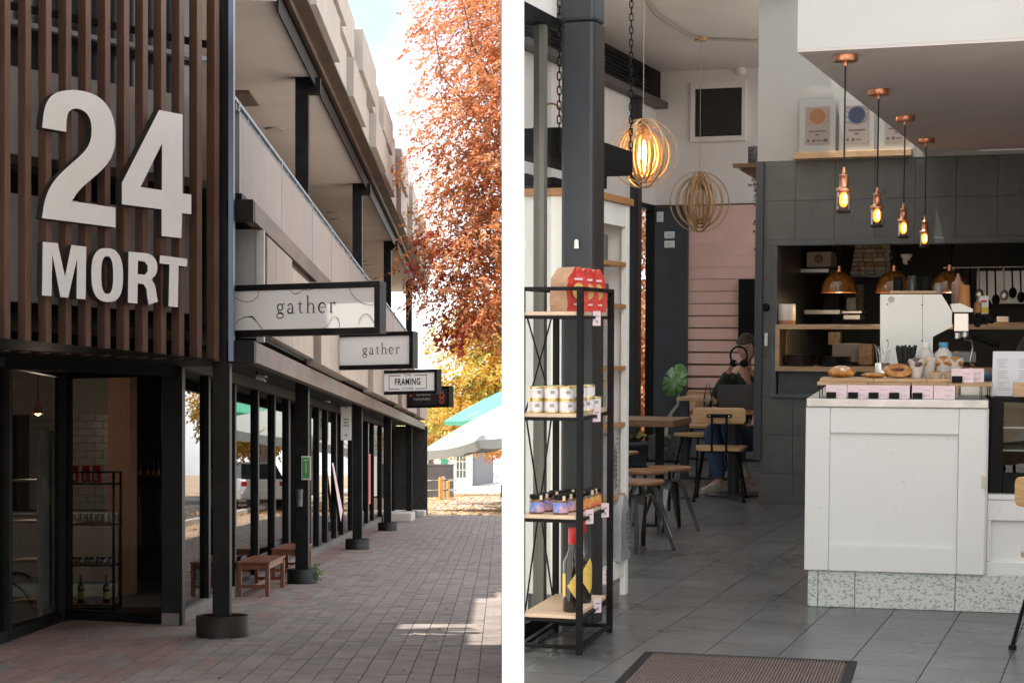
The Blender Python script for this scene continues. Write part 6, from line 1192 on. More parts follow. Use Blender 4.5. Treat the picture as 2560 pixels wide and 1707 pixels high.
single('steel_pan', prod_box(0, 0, 0, .13, .2, .09), mat('pan_grey', (.42, .43, .42), .35, .4), 'square grey gastronorm pan behind the brown plates', 'pan', hp_(2026, 885, .9, .5) + UPZ * .02, YAW, cafe=True, bev=.006)
# ---- heat lamps
amber = mat('amber_glass', (.11, .042, .008), .12, spec=.6, coat=.6, vscale=4, stretch=(9, 9, .2), col2=(.26, .10, .02), lo=.4, hi=.62)
for i, u in enumerate((2099, 2236, 2375)):
    p = hp_(u, 614, oz1 - .05, .30); tt = thing('heat_lamp', ('left', 'middle', 'right')[i] + ' amber domed heat lamp hanging in the hatch', 'lamp', p, 0, 'amber heat lamps in the hatch', True); zb_ = CPL(u, 731, pT + dax * .3, -dax).z - p.z
    q = MB(); q.lathe([(.03, .05), (.032, .0), (.026, -.07), (.014, -.085), (.014, -.10)], 18); part('fitting', q, blackmat, tt, 0, True); q = MB(); q.lathe([(.022, -.10), (.022, -.14), (.018, -.145)], 16); part('collar', q, blackmat, tt, 0, True); q = MB(); q.lathe([(.0165, -.145), (.0165, -.185)], 14); part('neck', q, copper, tt, 0, True)
    H_ = -zb_ - .185; q = MB(); q.lathe([(.139 * math.cos(a), -.185 - H_ + H_ * math.sin(a)) for a in np.linspace(0, 1.45, 12)], 32, capb=False, capt=False); part('dome', q, amber, tt, 0, True)
    q = MB(); q.lathe([(.138, zb_ - .002), (.142, zb_), (.138, zb_ + .004)], 32, capb=False, capt=False); part('dome_rim', q, mat('amber_rim', (.25, .1, .03), .2, .4), tt, 0, True)
    ld = bpy.data.lights.new('lamp_light', 'POINT'); ld.energy = 2.2; ld.color = (1, .72, .42); ld.shadow_soft_size = .05; lo = bpy.data.objects.new('lamp_light', ld); COL.objects.link(lo); lo.parent = tt; lo.location = (0, 0, zb_ + .03)
# ---- kitchen clutter
def kbox(nm, u0, u1, v0, v1, b, dep, m_, lb, cat, bev=.004):
    p0 = hp_(u0, v1, 0, b); P0 = CPL(u0, v1, ab(0, bT + b), -dax); P1 = CPL(u1, v0, ab(0, bT + b), -dax); w = A(P1) - A(P0); h_ = P1.z - P0.z
    return single(nm, MB().b2(0, w, 0, dep, 0, h_), m_, lb, cat, P0, YAW, cafe=True, bev=bev)
KB_S = mat('kitchen_steel', (.50, .50, .48), .3, .9, var=.1)
kbox('steel_shelf', 1944, 2072, 671, 683, 1.0, .4, KB_S, 'steel wall shelf at the upper left of the kitchen', 'shelf'); kbox('steel_shelf', 2010, 2100, 774, 786, .9, .4, KB_S, 'lower steel shelf behind the left heat lamp', 'shelf')
tt = kbox('carton', 2016, 2078, 629, 668, 1.05, .3, mat('carton_white', (.42, .41, .40), .7), 'pale carton with a round dark print on the steel shelf', 'box'); o = strokes([arc(.1, .068, .03, .03, 0, 360, 16, .012), arc(.1, .068, .014, .014, 0, 360, 10, .012)], None, (0, -.001, 0), (1, 0, 0), (0, 0, 1), mat('maroon', (.12, .04, .05), .6), 'print', off=.001); o.parent = tt
shade_ = [mat('box_cream', (.66, .58, .48), .5), mat('box_tan', (.52, .38, .24), .6), mat('box_white', (.72, .69, .64), .4), mat('box_clear', (.55, .52, .48), .2)]
g = random.Random(12); n = 0
kbox('container_shelf', 2120, 2232, 688, 692, 1.5, .4, KB_S, 'sloping looking steel shelf under the takeaway containers', 'shelf')
for r_ in range(7):
    u = 2126 + r_ * 2
    while u < 2222:
        w = g.uniform(14, 32); v1 = 687 - r_ * 11; kbox('container', u, min(u + w - 1, 2226), v1 - 10, v1, 1.55 + g.uniform(0, .1), .2, g.choice(shade_), ['cream', 'tan', 'white', 'clear'][n % 4] + ' takeaway container in the stacked shelf, ' + ['bottom', 'second', 'third', 'fourth', 'fifth', 'sixth', 'top'][r_] + ' layer, ' + ('left end' if u < 2140 else 'middle' if u < 2180 else 'right end'), 'container', .003)['group'] = 'stacked takeaway containers'; u += w; n += 1
kbox('oven', 2058, 2098, 738, 773, 1.1, .3, blackmat, 'dark oven behind the left heat lamp', 'oven'); kbox('microwave', 2116, 2140, 744, 776, 1.1, .25, mat('mw', (.20, .185, .165), .5), 'small brownish appliance under the plate rack', 'appliance'); kbox('steel_tray', 2104, 2154, 777, 784, .85, .3, KB_S, 'upper steel tray under the appliance', 'tray'); kbox('steel_tray', 2108, 2150, 787, 799, .86, .3, KB_S, 'lower deep steel tray under the appliance', 'tray')
tt = thing('plate_rack', 'column of thin stacked plates right of the left heat lamp', 'plates', hp_(2148, 775, CPL(2148, 776, ab(0, bT + 1.3), -dax).z, 1.3), cafe=True)
for k in range(16): q = MB(); q.lathe([(.03, 0), (.042, .008)], 14, c=(0, 0, .0135 * k)); part('plate', q, mat('plate_grey', (.4, .4, .38), .4), tt, 0, True)
tt = thing('utensil_rail', 'steel rail hung with dark ladles and spatulas in the kitchen', 'rail', hp_(2470, 668, CPL(2470, 668, ab(0, bT + 1.2), -dax).z, 1.2), YAW, cafe=True); q = MB(); q.tube([(-.35, 0, 0), (.4, 0, 0)], .006, 8); part('rail', q, KB_S, tt, 0, True)
for k in range(9):
    x = -.27 + k * .065; L_ = g.uniform(.16, .30); q = MB(); q.tube([(x, 0, -.005), (x + .01, -.01, -L_)], .007, 7); q.ball((x + .012, -.01, -L_ - .03), (.032, .012, .045), 10, 7); part('utensil', q, blackmat if k % 3 else KB_S, tt, 0, True)
kbox('splashback', 2440, 2640, 675, 760, 1.9, .02, mat('steel_panel', (.45, .46, .45), .35, .8), 'pale steel splashback behind the utensils', 'panel')
p = CPL(2266, 642, ab(0, bT + .6), -dax); tt = thing('dome_camera', 'white dome camera between the heat lamps', 'camera', p, cafe=True); q = MB(); q.lathe([(.045, .02), (.045, 0), (.03, -.012)], 18); part('mount', q, white, tt, 0, True); q = MB(); q.ball((0, 0, -.03), .032, 16, 10); part('shell', q, white, tt, 0, True); q = MB(); q.tube([(.012, -.022, -.04), (.015, -.032, -.045)], .014, 12); part('lens', q, blackmat, tt, 0, True)
kbox('oak_shelf', 2470, 2560, 806, 816, .35, .25, wood, 'short oak shelf at the right of the hatch', 'shelf'); kbox('paper_roll', 2492, 2522, 791, 805, .4, .1, white, 'white paper roll on the short oak shelf', 'roll'); kbox('slanted_box', 2080, 2150, 858, 905, .75, .05, mat('slate_grey', (.10, .10, .105), .5), 'dark slanted tray behind the black plates', 'tray'); kbox('spice_rack', 2070, 2100, 830, 862, .9, .1, mat('spice_mix', (.14, .11, .07), .6, var=.7, vscale=60), 'rack of mixed jars above the slanted tray', 'rack'); kbox('box_stack', 2146, 2180, 860, 912, .7, .15, mat('brown_cardboard', (.13, .09, .065), .7, var=.4, vscale=30), 'brown cardboard boxes at the hatch end of the plates', 'boxes')
kbox('white_trim', 2120, 2175, 925, 942, .05, .03, mat('tub_white', (.5, .5, .48), .5), 'white tub edge behind the flat pastry', 'tub')
q = MB(); q.lathe([(.028, -.008), (.03, -.004), (.03, .004), (.02, .009)], 20, M=Matrix.Rotation(R(90), 3, 'X')); single('round_button', q, blackmat, 'round black button on the tiled wall beside the hatch', 'button', CPL(1915, 768, pT, -dax) - dax * .01, YAW, cafe=True)
q = MB(); q.b2(-.013, .013, -.02, 0, -.05, .05); single('wall_hook', q, white, 'small white hook low on the tiled wall', 'hook', CPL(1916, 849, pT, -dax) - dax * .001, YAW, cafe=True, bev=.006)
# ---- door mat
d0, d1 = CF(1612, 1632), CF(2143, 1656); rzm = math.atan2(d1.y - d0.y, d1.x - d0.x); wm = (d1 - d0).length
tt = thing('door_mat', 'ribbed brown door mat with black rubber edges', 'mat', d0, rzm, cafe=True); q = MB(); ML_ = .85
q.b2(0, wm, -.035, 0, .0005, .009); q.b2(0, .04, -ML_, -.0351, .0005, .009); q.b2(wm - .04, wm, -ML_, -.0351, .0005, .009); part('rubber_edge', q, blackmat, tt, .003, True, kind='stuff'); q = MB(); q.b2(.0401, wm - .0401, -ML_, -.0351, .0005, .003); nr = 62
for k in range(nr): x = .043 + k * (wm - .086) / nr; q.b2(x, x + (wm - .086) / nr * .6, -ML_, -.036, .0031, .0095)
part('ribs', q, mat('mat_brown', (.105, .075, .068), .95, var=.3, vscale=40), tt, 0, True, kind='stuff')
# ================================================================ CAFE FURNITURE
chairwood = mat('chair_oak', (.52, .315, .145), .45, var=.16, vscale=7, stretch=(1.2, 9, 9), rnd=.05)
def rrect(w, h, r, n=5):
    o = []
    for cx, cy, a0 in ((w / 2 - r, h / 2 - r, 0), (-w / 2 + r, h / 2 - r, 90), (-w / 2 + r, -h / 2 + r, 180), (w / 2 - r, -h / 2 + r, 270)):
        for k in range(n + 1): a = R(a0 + 90 * k / n); o.append((cx + r * math.cos(a), cy + r * math.sin(a)))
    return o
def chair(loc, rz, label, cafe=True, group='oak and black steel chairs', wd=None):
    t = thing('chair', label, 'chair', loc, rz, group, cafe); wd = wd or chairwood
    q = MB(); q.poly([[(x, -.20 + .02 * (1 - (x / .2) ** 2), .675 + z) for x, z in rrect(.405, .125, .03)]], (0, .018, 0)); part('backrest', q, wd, t, .004, True)
    q = MB(); q.poly([[(x * (1 - .12 * (y < 0)), y, .40) for x, y in rrect(.41, .40, .05)]], (0, 0, .022)); part('seat', q, wd, t, .005, True)
    q = MB(); q.bar((-.085, -.212, .675), (.085, -.212, .675), .028, .01, up=(0, 1, 0)); q.tube([(-.085, -.208, .675), (-.085, -.219, .675)], .014, 10); q.tube([(.085, -.208, .675), (.085, -.219, .675)], .014, 10); part('bracket', q, black, t, 0, True, kind='stuff')
    for s in (-1, 1):
        q = MB(); q.tube([(s * .056, -.215, .675), (s * .056, -.215, .44), (s * .056, -.205, .40), (s * .056, -.17, .385), (s * .056, .05, .385)], .0085, 8); part('back_rod', q, black, t, 0, True)
        q = MB(); q.tube([(s * .076, -.219, .675), (s * .076, -.222, .675)], .006, 8); part('screw', q, steel, t, 0, True)
    for sx in (-1, 1):
        for sy in (-1, 1):
            q = MB(); q.tube([(sx * .135, sy * .13, .39), (sx * .195, sy * .20, .02)], .0085, 8); lg = part('leg', q, black, t, 0, True); q = MB(); q.cyl((sx * .195, sy * .20, 0), .017, .018, 12); part('foot', q, blackmat, lg, 0, True)
    q = MB(); q.b2(-.15, .15, -.14, .14, .384, .399); part('seat_plate', q, black, t, 0, True)
    return t
c0 = CF(1800, 1249); ch1 = chair(c0 + Vector((0, .0, 0)), R(-10), 'oak chair with its back to the viewer in front of the laptop table')
copy(ch1, 'oak chair partly hidden on the left of the laptop table', C(1758, 1175, 15.95) * 1 + Vector((0, 0, -C(1758, 1175, 15.95).z)), R(25), True)
copy(ch1, 'oak chair behind the tables against the pink boards', C(1765, 1120, 17.3) + Vector((0, 0, -C(1765, 1120, 17.3).z)), R(170), True)
copy(ch1, 'chair at the right edge with only its curved back and rods showing', C(2705, 1500, 7.45) + Vector((0, 0, -C(2705, 1500, 7.45).z)), R(-72), True)
# laptop table
tb = CF(1833, 1237); t = thing('cafe_table', 'small round based table with a wooden top holding the laptop', 'table', tb, YAW, cafe=True); ZTB = .70
q = MB(); q.poly([[(x + .06, y + .05, ZTB - .03) for x, y in rrect(.72, .66, .03)]], (0, 0, .03)); part('table_top', q, mat('table_wood', (.34, .14, .06), .4, var=.2, vscale=6, stretch=(1.5, 9, 9)), t, .004, True)
q = MB(); q.lathe([(.225, .0), (.225, .012), (.21, .018), (.05, .022)], 32); part('base', q, charcoal, t, 0, True); q = MB(); q.cyl((0, 0, .022), .047, ZTB - .053, 24); part('pedestal', q, charcoal, t, 0, True)
def tt_(u, Yq, z=ZTB): p = C(u, 1000, Yq); p.z = z + .001; return p
t = thing('laptop', 'open black laptop seen from behind on the small table', 'laptop', tt_(1841, 14.45), R(-14), cafe=True); q = MB(); q.poly([[(x, .0, z + .1) for x, z in rrect(.305, .2, .01)]], (0, .006, 0)); part('lid', q, mat('laptop_black', (.02, .018, .018), .35), t, 0, True); q = MB(); q.b2(-.152, .152, .008, .215, 0, .014); part('keyboard_base', q, MATS['laptop_black'], t, .003, True); q = MB(); q.lathe([(0, 0), (.012, 0)], 14, c=(0, -.001, .1), M=Matrix.Rotation(R(90), 3, 'X'), capb=False, capt=False); part('round_logo', q, mat('laptop_mark', (.03, .027, .026), .3), t, 0, True)
t = thing('water_bottle', 'clear glass water bottle on the laptop table', 'bottle', tt_(1770, 14.42), cafe=True); q = MB(); q.lathe([(.034, 0), (.037, .01), (.037, .09), (.03, .13), (.018, .165), (.016, .205), (.019, .21), (.017, .212)], 22, capt=False); part('glass', q, clearglass, t, 0, True); q = MB(); q.lathe([(.033, .004), (.034, .06), (0, .061)], 20, capt=False); part('water', q, glassmat('water', (.86, .9, .92), 1.33), t, 0, True)
for u, Yq, lb in ((1768, 14.32, 'short water glass in front of the bottle'), (1787, 14.4, 'second water glass between bottle and laptop')): q = MB(); q.lathe([(.026, .003), (.03, .085)], 20, capt=False); single('water_glass', q, clearglass, lb, 'glass', tt_(u, Yq), cafe=True)
# slab legged table further back
p = CF(1709, 1197); t = thing('slab_table', 'pale wood table on a dark slab leg behind the laptop table', 'table', p, YAW, cafe=True); q = MB(); q.b2(-.06, .9, -.05, .6, .705, .735); part('table_top', q, wood, t, .003, True); q = MB(); q.b2(-.035, .035, 0, .06, 0.02, .704); part('leg', q, charcoal, t, .003, True); q = MB(); q.b2(-.035, .5, 0, .06, 0, .0195); part('foot', q, charcoal, t, .003, True); q = MB(); q.b2(.42, .49, .3, .36, .02, .704); part('leg', q, charcoal, t, .003, True)
# dark high table by the window
p = CF(1648, 1314); t = thing('window_table', 'dark walnut table by the window on a thin black post', 'table', p, YAW, cafe=True); q = MB(); q.b2(-.95, .135, -.17, .36, .69, .735); part('table_top', q, wooddark, t, .003, True); q = MB(); q.b2(-.025, .025, -.025, .025, .012, .689); part('leg', q, black, t, .002, True); q = MB(); q.b2(-.30, .035, -.05, .05, 0, .0115); part('foot', q, black, t, .002, True)
def stool(loc, rz, label):
    t = thing('stool', label, 'stool', loc, rz, 'low stools with splayed steel legs', True); q = MB(); q.lathe([(.14, .405), (.15, .409), (.15, .424), (.146, .43)], 36); part('seat', q, mat('stool_wood', (.27, .13, .065), .35, var=.25, vscale=6, stretch=(1.5, 9, 9)), t, 0, True)
    q = MB(); q.cyl((0, 0, .13), .0095, .275, 10); part('screw_shaft', q, black, t, 0, True); q = MB(); q.lathe([(.028, .27), (.033, .275), (.033, .335), (.024, .345)], 16); part('hub', q, gun, t, 0, True)
    for k in range(4):
        a = R(45 + 90 * k); c, s_ = math.cos(a), math.sin(a); M = Matrix(((c, -s_, 0), (s_, c, 0), (0, 0, 1))); q = MB(); pr = [(.02, .335, .035), (.06, .345, .036), (.10, .29, .03), (.205, .0, .011)]; vs = []
        for r_, z, w in pr: vs += [M @ Vector((r_, -w, z - .01)), M @ Vector((r_ + .012, 0, z)), M @ Vector((r_, w, z - .01))]
        q.add(vs, [(i * 3 + j, i * 3 + j + 1, i * 3 + 4 + j, i * 3 + 3 + j) for i in range(3) for j in range(2)]); o = part('leg', q, gun, t, 0, True); sm = o.modifiers.new('s', 'SOLIDIFY'); sm.thickness = .004
    return t
s1 = stool(C(1673, 1290, 12.05) * 1 + Vector((0, 0, -C(1673, 1290, 12.05).z)), R(20), 'round stool beside the thin table post'); s1b = CF(1600, 1374)
copy(s1, 'nearest round stool half hidden by the bookcase', s1b, R(35), True); copy(s1, 'round stool just behind the nearest one', CF(1612, 1336), R(5), True); copy(s1, 'stool with only its seat edge showing behind the bookcase', CF(1547, 1270), R(60), True)
# ---- planters
t = thing('square_planter', 'square textured charcoal planter with a monstera', 'planter', CF(1660, 1150) + Vector((0, -.12, 0)), YAW, cafe=True); q = MB(); q.b2(-.145, .145, -.14, .14, .012, .265); part('box', q, mat('rough_slate', (.07, .072, .078), .8, var=.4, vscale=24, bump=.9, bscale=26), t, .01, True); q = MB(); q.b2(-.165, .165, -.16, .16, 0, .0115); part('tray', q, blackmat, t, .003, True); q = MB(); q.b2(-.135, .135, -.13, .13, .2655, .27); part('soil', q, soil, t, 0, True)
MS = thing('monstera', 'monstera with one big split leaf on a curling pale stem', 'plant', CF(1660, 1150) + Vector((0, -.12, .27)), YAW, cafe=True)
mleaf = mat('monstera_leaf', (.045, .14, .03), .35, var=.5, vscale=9, col2=(.16, .34, .10), coat=.3); mg = MS.matrix_basis.inverted()
mb_ = BASIS[MS.name].inverted(); lc = mb_ @ C(1684, 962, 17.9)
q = MB(); outl = []
for k in range(73):
    a = 2 * math.pi * k / 72; base = .165 * (1 + .25 * math.cos(a)) * (1 - .12 * abs(math.sin(a))); notch = 1 - (.42 * (math.sin(9 * a) > .72) * (abs(math.sin(a)) > .25)); outl.append((.78 * base * math.sin(a) * notch, -base * math.cos(a) * 1.12 * (.85 + .15 * notch)))
tilt = Matrix.Rotation(R(18), 3, 'Y') @ Matrix.Rotation(R(-25), 3, 'X'); pts = [lc + tilt @ Vector((x, -.02 + .35 * (x * x + .3 * z * z) , -z)) for x, z in outl[:-1]]; cen = lc + tilt @ Vector((0, -.02, .02)); q.add(pts + [cen], [(i, (i + 1) % 72, 72) for i in range(72)], 0, True); o = part('leaf', q, mleaf, MS, 0, True); o.modifiers.new('s', 'SOLIDIFY').thickness = .002
q = MB(); q.tube([lc + tilt @ Vector((0, -.026, -.13)), lc + tilt @ Vector((0, -.024, .0)), lc + tilt @ Vector((0, -.02, .14))], [.002, .004, .005], 6); part('midrib', q, mat('leaf_rib', (.22, .42, .14), .5), MS, 0, True)
st = [C(1693, 930, 17.9), C(1697, 985, 17.95), C(1694, 1012, 18), C(1680, 1030, 18), C(1672, 1045, 18.0), C(1668, 1065, 18), C(1662, 1090, 18.02)]; q = MB(); q.tube([mb_ @ p for p in st], [.006, .008, .014, .017, .018, .018, .018], 8); part('stem', q, mat('aerial_stem', (.42, .38, .28), .8, var=.3, vscale=20), MS, 0, True)
for sd_ in (-1, 1): q = MB(); q.tube([mb_ @ C(1668, 1060, 18), mb_ @ (C(1660 + sd_ * 9, 1068, 17.95)), mb_ @ C(1656 + sd_ * 12, 1085, 17.9), mb_ @ C(1662 + sd_ * 14, 1096, 17.88)], .006, 7); part('aerial_root', q, MATS['aerial_stem'], MS, 0, True)
pp_ = CF(1592, 1166); t = thing('round_planter', 'round slate blue plant pot beside the square planter', 'pot', pp_, cafe=True); q = MB(); q.lathe([(.09, .012), (.112, .2), (.118, .2), (.122, .245), (.112, .245), (.108, .22)], 28, capt=False); part('body', q, mat('slate_blue', (.045, .058, .07), .6), t, 0, True); q = MB(); q.lathe([(.12, 0), (.13, .011)], 24); part('saucer', q, blackmat, t, 0, True); q = MB(); q.lathe([(0, .225), (.11, .222)], 20, capb=False, capt=False); part('soil', q, soil, t, 0, True)
t = thing('potted_plant', 'leafy green and reddish plant growing in the round pot', 'plant', pp_ + UPZ * .225, cafe=True); g = random.Random(8); gl_ = [mat('bright_leaf', (.10, .24, .03), .45, var=.3, vscale=20), mat('red_leaf', (.20, .08, .04), .5, var=.3, vscale=20)]
for k in range(20):
    a = g.uniform(0, 6.28); L_ = g.uniform(.12, .2); l = g.uniform(.6, 1.2); d = Vector((math.cos(a), math.sin(a), 0)); sdv = Vector((-d.y, d.x, 0)); q = MB()
    q.grid(lambda s, r: d * (L_ * r * l * .8) + UPZ * (L_ * (r * 1.0 - .55 * r * r * l)) + sdv * ((s - .5) * .05 * math.sin(math.pi * min(.98, r + .06))), 3, 7); part('leaf', q, gl_[k % 3 == 0], t, 0, True)
# ================================================================ PEOPLE
def skin_mesh(J, E, root, sub=2):
    names = list(J); idx = {n: i for i, n in enumerate(names)}; me = bpy.data.meshes.new('sk'); me.from_pydata([J[n][0] for n in names], [(idx[a], idx[b]) for a, b in E], [])
    o = bpy.data.objects.new('sk', me); COL.objects.link(o); sk = o.modifiers.new('skin', 'SKIN'); sk.branch_smoothing = .6; sk.use_smooth_shade = True
    for n, i in idx.items():
        r = J[n][1]; v = me.skin_vertices[0].data[i]; v.radius = r if isinstance(r, tuple) else (r, r); v.use_root = (n == root)
    sb = o.modifiers.new('sub', 'SUBSURF'); sb.levels = sub; sb.render_levels = sub
    dg = bpy.context.evaluated_depsgraph_get(); dg.update(); out = bpy.data.meshes.new_from_object(o.evaluated_get(dg)); bpy.data.objects.remove(o); return out
def head_mb(q, c, M, s=1.0, mi=0, eyes=1, lips=2):
    c = Vector(c)
    def fn(a, b):
        th = 2 * math.pi * a; ph = math.pi * b; x = math.sin(ph) * math.sin(th); y = -math.sin(ph) * math.cos(th); z = -math.cos(ph); X, Y_, Z_ = x * .074, y * .092, z * .115
        if z < 0: X *= 1 - .28 * (-z) ** 1.5; Y_ = Y_ * (1 - .12 * (-z)) - (.012 * (-z) if y < 0 else -.018 * (-z))
        if y < -.3:
            f = max(0, -y - .3) / .7; n = math.exp(-(x / .13) ** 2) * math.exp(-((z + .12) / .16) ** 2); Y_ -= .024 * n * f; e = math.exp(-((abs(x) - .38) / .2) ** 2) * math.exp(-((z - .08) / .13) ** 2); Y_ += .010 * e * f; Y_ -= .006 * math.exp(-(x / .3) ** 2) * math.exp(-((z + .48) / .1) ** 2) * f; Y_ -= .008 * math.exp(-(x / .25) ** 2) * math.exp(-((z + .85) / .14) ** 2)
        return c + M @ (Vector((X, Y_, Z_)) * s)
    q.grid(fn, 30, 22, mi, True, True)
    for sx in (-1, 1):
        q.ball(c + M @ (Vector((sx * .077, .01, -.005)) * s), (.008 * s, .018 * s, .03 * s), 10, 8, mi)
        pts = [c + M @ (Vector((sx * (.014 + .026 * k / 4), -.086 + .012 * (k / 4) ** 2, .006 - .004 * math.sin(math.pi * k / 4))) * s) for k in range(5)]; q.tube(pts, .0024 * s, 5, eyes)
        pts = [c + M @ (Vector((sx * (.012 + .032 * k / 4), -.092 + .016 * (k / 4) ** 2, .027 + .006 * math.sin(math.pi * k / 4))) * s) for k in range(5)]; q.tube(pts, .0034 * s, 5, eyes)
    q.tube([c + M @ (Vector((x, -.094 + 8 * x * x, -.058)) * s) for x in (-.02, -.01, 0, .01, .02)], .0045 * s, 6, lips)
def mesh_join(me, mb, mats):
    b = MB(); b.v = [tuple(v.co) for v in me.vertices]; b.f = [tuple(p.vertices) for p in me.polygons]; b.m = [0] * len(b.f); b.sm = [True] * len(b.f); b.add(mb.v, mb.f); b.m[-len(mb.f):] = mb.m; b.sm[-len(mb.f):] = mb.sm; bpy.data.meshes.remove(me); return b
def hand(J, E, wrist, key, dirv, palmn, spread, curl, s=1.0):
    """five fingers rooted in the palm; dirv: wrist->fingers, palmn: the way the palm faces"""
    d = Vector(dirv).normalized(); n = Vector(palmn); n = (n - d * n.dot(d)).normalized(); side = d.cross(n) * spread; w = Vector(wrist)
    J[key + 'p'] = (w + d * .045 * s, (.022 * s, .015 * s)); E.append((key + 'w', key + 'p'))
    for k, (off, L_, r_) in enumerate(((-.028, .062, .0075), (-.010, .072, .0078), (.008, .068, .0076), (.025, .054, .0068))):
        b0 = w + d * .075 * s + side * off * s; J[f'{key}f{k}a'] = (b0, r_ * 1.15 * s); E.append((key + 'p', f'{key}f{k}a')); p = b0; dd = d.copy(); pr = f'{key}f{k}a'
        for j in range(3): dd = (dd * math.cos(R(curl)) + n * math.sin(R(curl))).normalized(); p = p + dd * L_ * s * (.42, .32, .26)[j]; nm = f'{key}f{k}{j}'; J[nm] = (p, r_ * (1, .95, .8)[j] * s); E.append((pr, nm)); pr = nm
    b0 = w + d * .03 * s - side * .026 * s; J[key + 't0'] = (b0, .0105 * s); E.append((key + 'p', key + 't0')); p1 = b0 + (d * .6 - side.normalized() * .7 + n * .3).normalized() * .033 * s; J[key + 't1'] = (p1, .009 * s); E.append((key + 't0', key + 't1')); p2 = p1 + (d * .8 + n * .5).normalized() * .028 * s; J[key + 't2'] = (p2, .0075 * s); E.append((key + 't1', key + 't2'))
flesh = mat('skin', (.52, .30, .22), .5, var=.06, vscale=12); brown_h = mat('brown_hair', (.04, .022, .013), .5, var=.5, vscale=24, stretch=(3, 3, .6)); dark_e = mat('lash_dark', (.05, .03, .025), .6); lipm = mat('lips', (.45, .17, .14), .5)
denim = mat('denim', (.045, .085, .16), .8, var=.35, vscale=9, bump=.3, bscale=60); sweat = mat('green_sweater', (.018, .034, .03), .85, var=.25, vscale=8, bump=.3, bscale=50); shoe_m = mat('beige_shoe', (.42, .39, .34), .7, var=.2, vscale=24); solem = mat('shoe_sole', (.6, .57, .5), .6)
def build_person(root, J, E, hd, Mh, tops, bots, rad_t, rad_b, topm, botm, skin=flesh, s=1, hairf=None, hairm=brown_h):
    me = skin_mesh(J, E, 'pel'); q = MB(); head_mb(q, hd, Mh, s); b = mesh_join(me, q, None); part('body', b, [skin, dark_e, lipm], root)
    for nm, keys, rad, m_ in (('top', tops, rad_t, topm), ('trousers', bots, rad_b, botm)):
        if not keys: continue
        JJ = {k: (J[k][0], rad.get(k, (J[k][1][0] if isinstance(J[k][1], tuple) else J[k][1]) * 1.2 + .008)) for k in keys}; EE = [e for e in E if e[0] in JJ and e[1] in JJ]
        me = skin_mesh(JJ, EE, keys[0]); o = link(nm, me, root); me.materials.clear(); me.materials.append(m_)
        for p in me.polygons: p.use_smooth = True
    if hairf: q = MB(); hairf(q); part('hair', q, hairm, root)
def shoe(root, heel, toe, m1=shoe_m, m2=solem, up=(0, 0, 1)):
    h = Vector(heel); t_ = Vector(toe); d = (t_ - h).normalized(); u_ = Vector(up); u_ = (u_ - d * u_.dot(d)).normalized(); s_ = d.cross(u_); L_ = (t_ - h).length; q = MB()
    q.grid(lambda a, b: h + d * (L_ * b) + s_ * (math.cos(2 * math.pi * a) * (.034 + .012 * math.sin(math.pi * b)) * (1 if 0 < b < 1 else .4)) + u_ * (.012 + max(0, math.sin(2 * math.pi * a)) * (.085 - .055 * b ** .8) * (1 if 0 < b < 1 else .5)), 16, 9, 0, True, True); o = part('shoe', q, m1, root)
    q = MB(); q.poly([[h + d * (L_ * (.5 - .5 * math.cos(a))) * 1.02 + s_ * math.sin(a) * .048 - d * .004 for a in np.linspace(0, 2 * math.pi, 20)[:-1]]], u_ * .018); part('sole', q, m2, o)
# seated woman
PW_ = thing('person', 'person in a dark green sweater and jeans holding black headphones at the laptop', 'person', C(1842, 1200, 15.25) * 1 + Vector((0, 0, -C(1842, 1200, 15.25).z)), 0, cafe=True)
J = {'pel': (C(1842, 1090, 15.3), (.13, .10)), 'spi': (C(1850, 1030, 15.32), (.115, .085)), 'che': (C(1858, 968, 15.3), (.135, .09)), 'nb': (C(1864, 925, 15.25), .06), 'nk': (C(1866, 905, 15.22), .045), 'hd0': (C(1867, 885, 15.2), .04),
     'ls': (C(1824, 942, 15.25), .052), 'le': (C(1793, 990, 15.0), .038), 'lw': (C(1822, 928, 14.86), .024), 'rs': (C(1903, 940, 15.3), .052), 're': (C(1916, 990, 15.05), .038), 'rw': (C(1884, 934, 14.88), .024),
     'lh': (C(1822, 1095, 15.25), .085), 'lk': (C(1779, 1072, 14.85), .058), 'la': (C(1797, 1203, 14.82), .038), 'lt': (C(1768, 1226, 14.7), .03), 'rh': (C(1862, 1095, 15.25), .085), 'rk': (C(1822, 1066, 14.75), .058), 'ra': (C(1846, 1160, 14.85), .038), 'rt': (C(1866, 1186, 14.78), .03)}
E = [('pel', 'spi'), ('spi', 'che'), ('che', 'nb'), ('nb', 'nk'), ('nk', 'hd0'), ('che', 'ls'), ('ls', 'le'), ('le', 'lw'), ('che', 'rs'), ('rs', 're'), ('re', 'rw'), ('pel', 'lh'), ('lh', 'lk'), ('lk', 'la'), ('la', 'lt'), ('pel', 'rh'), ('rh', 'rk'), ('rk', 'ra'), ('ra', 'rt')]
hp0 = C(1848, 912, 14.8)
hand(J, E, J['lw'][0], 'l', C(1838, 902, 14.82) - J['lw'][0], Vector((.6, -.5, -.2)), 1, 28, .95); hand(J, E, J['rw'][0], 'r', C(1862, 906, 14.82) - J['rw'][0], Vector((-.6, -.5, -.2)), -1, 28, .95)
hc = C(1867, 871, 15.15); Mh = Matrix.Rotation(R(-24), 3, 'Z') @ Matrix.Rotation(R(14), 3, 'X') @ Matrix.Rotation(R(-4), 3, 'Y')
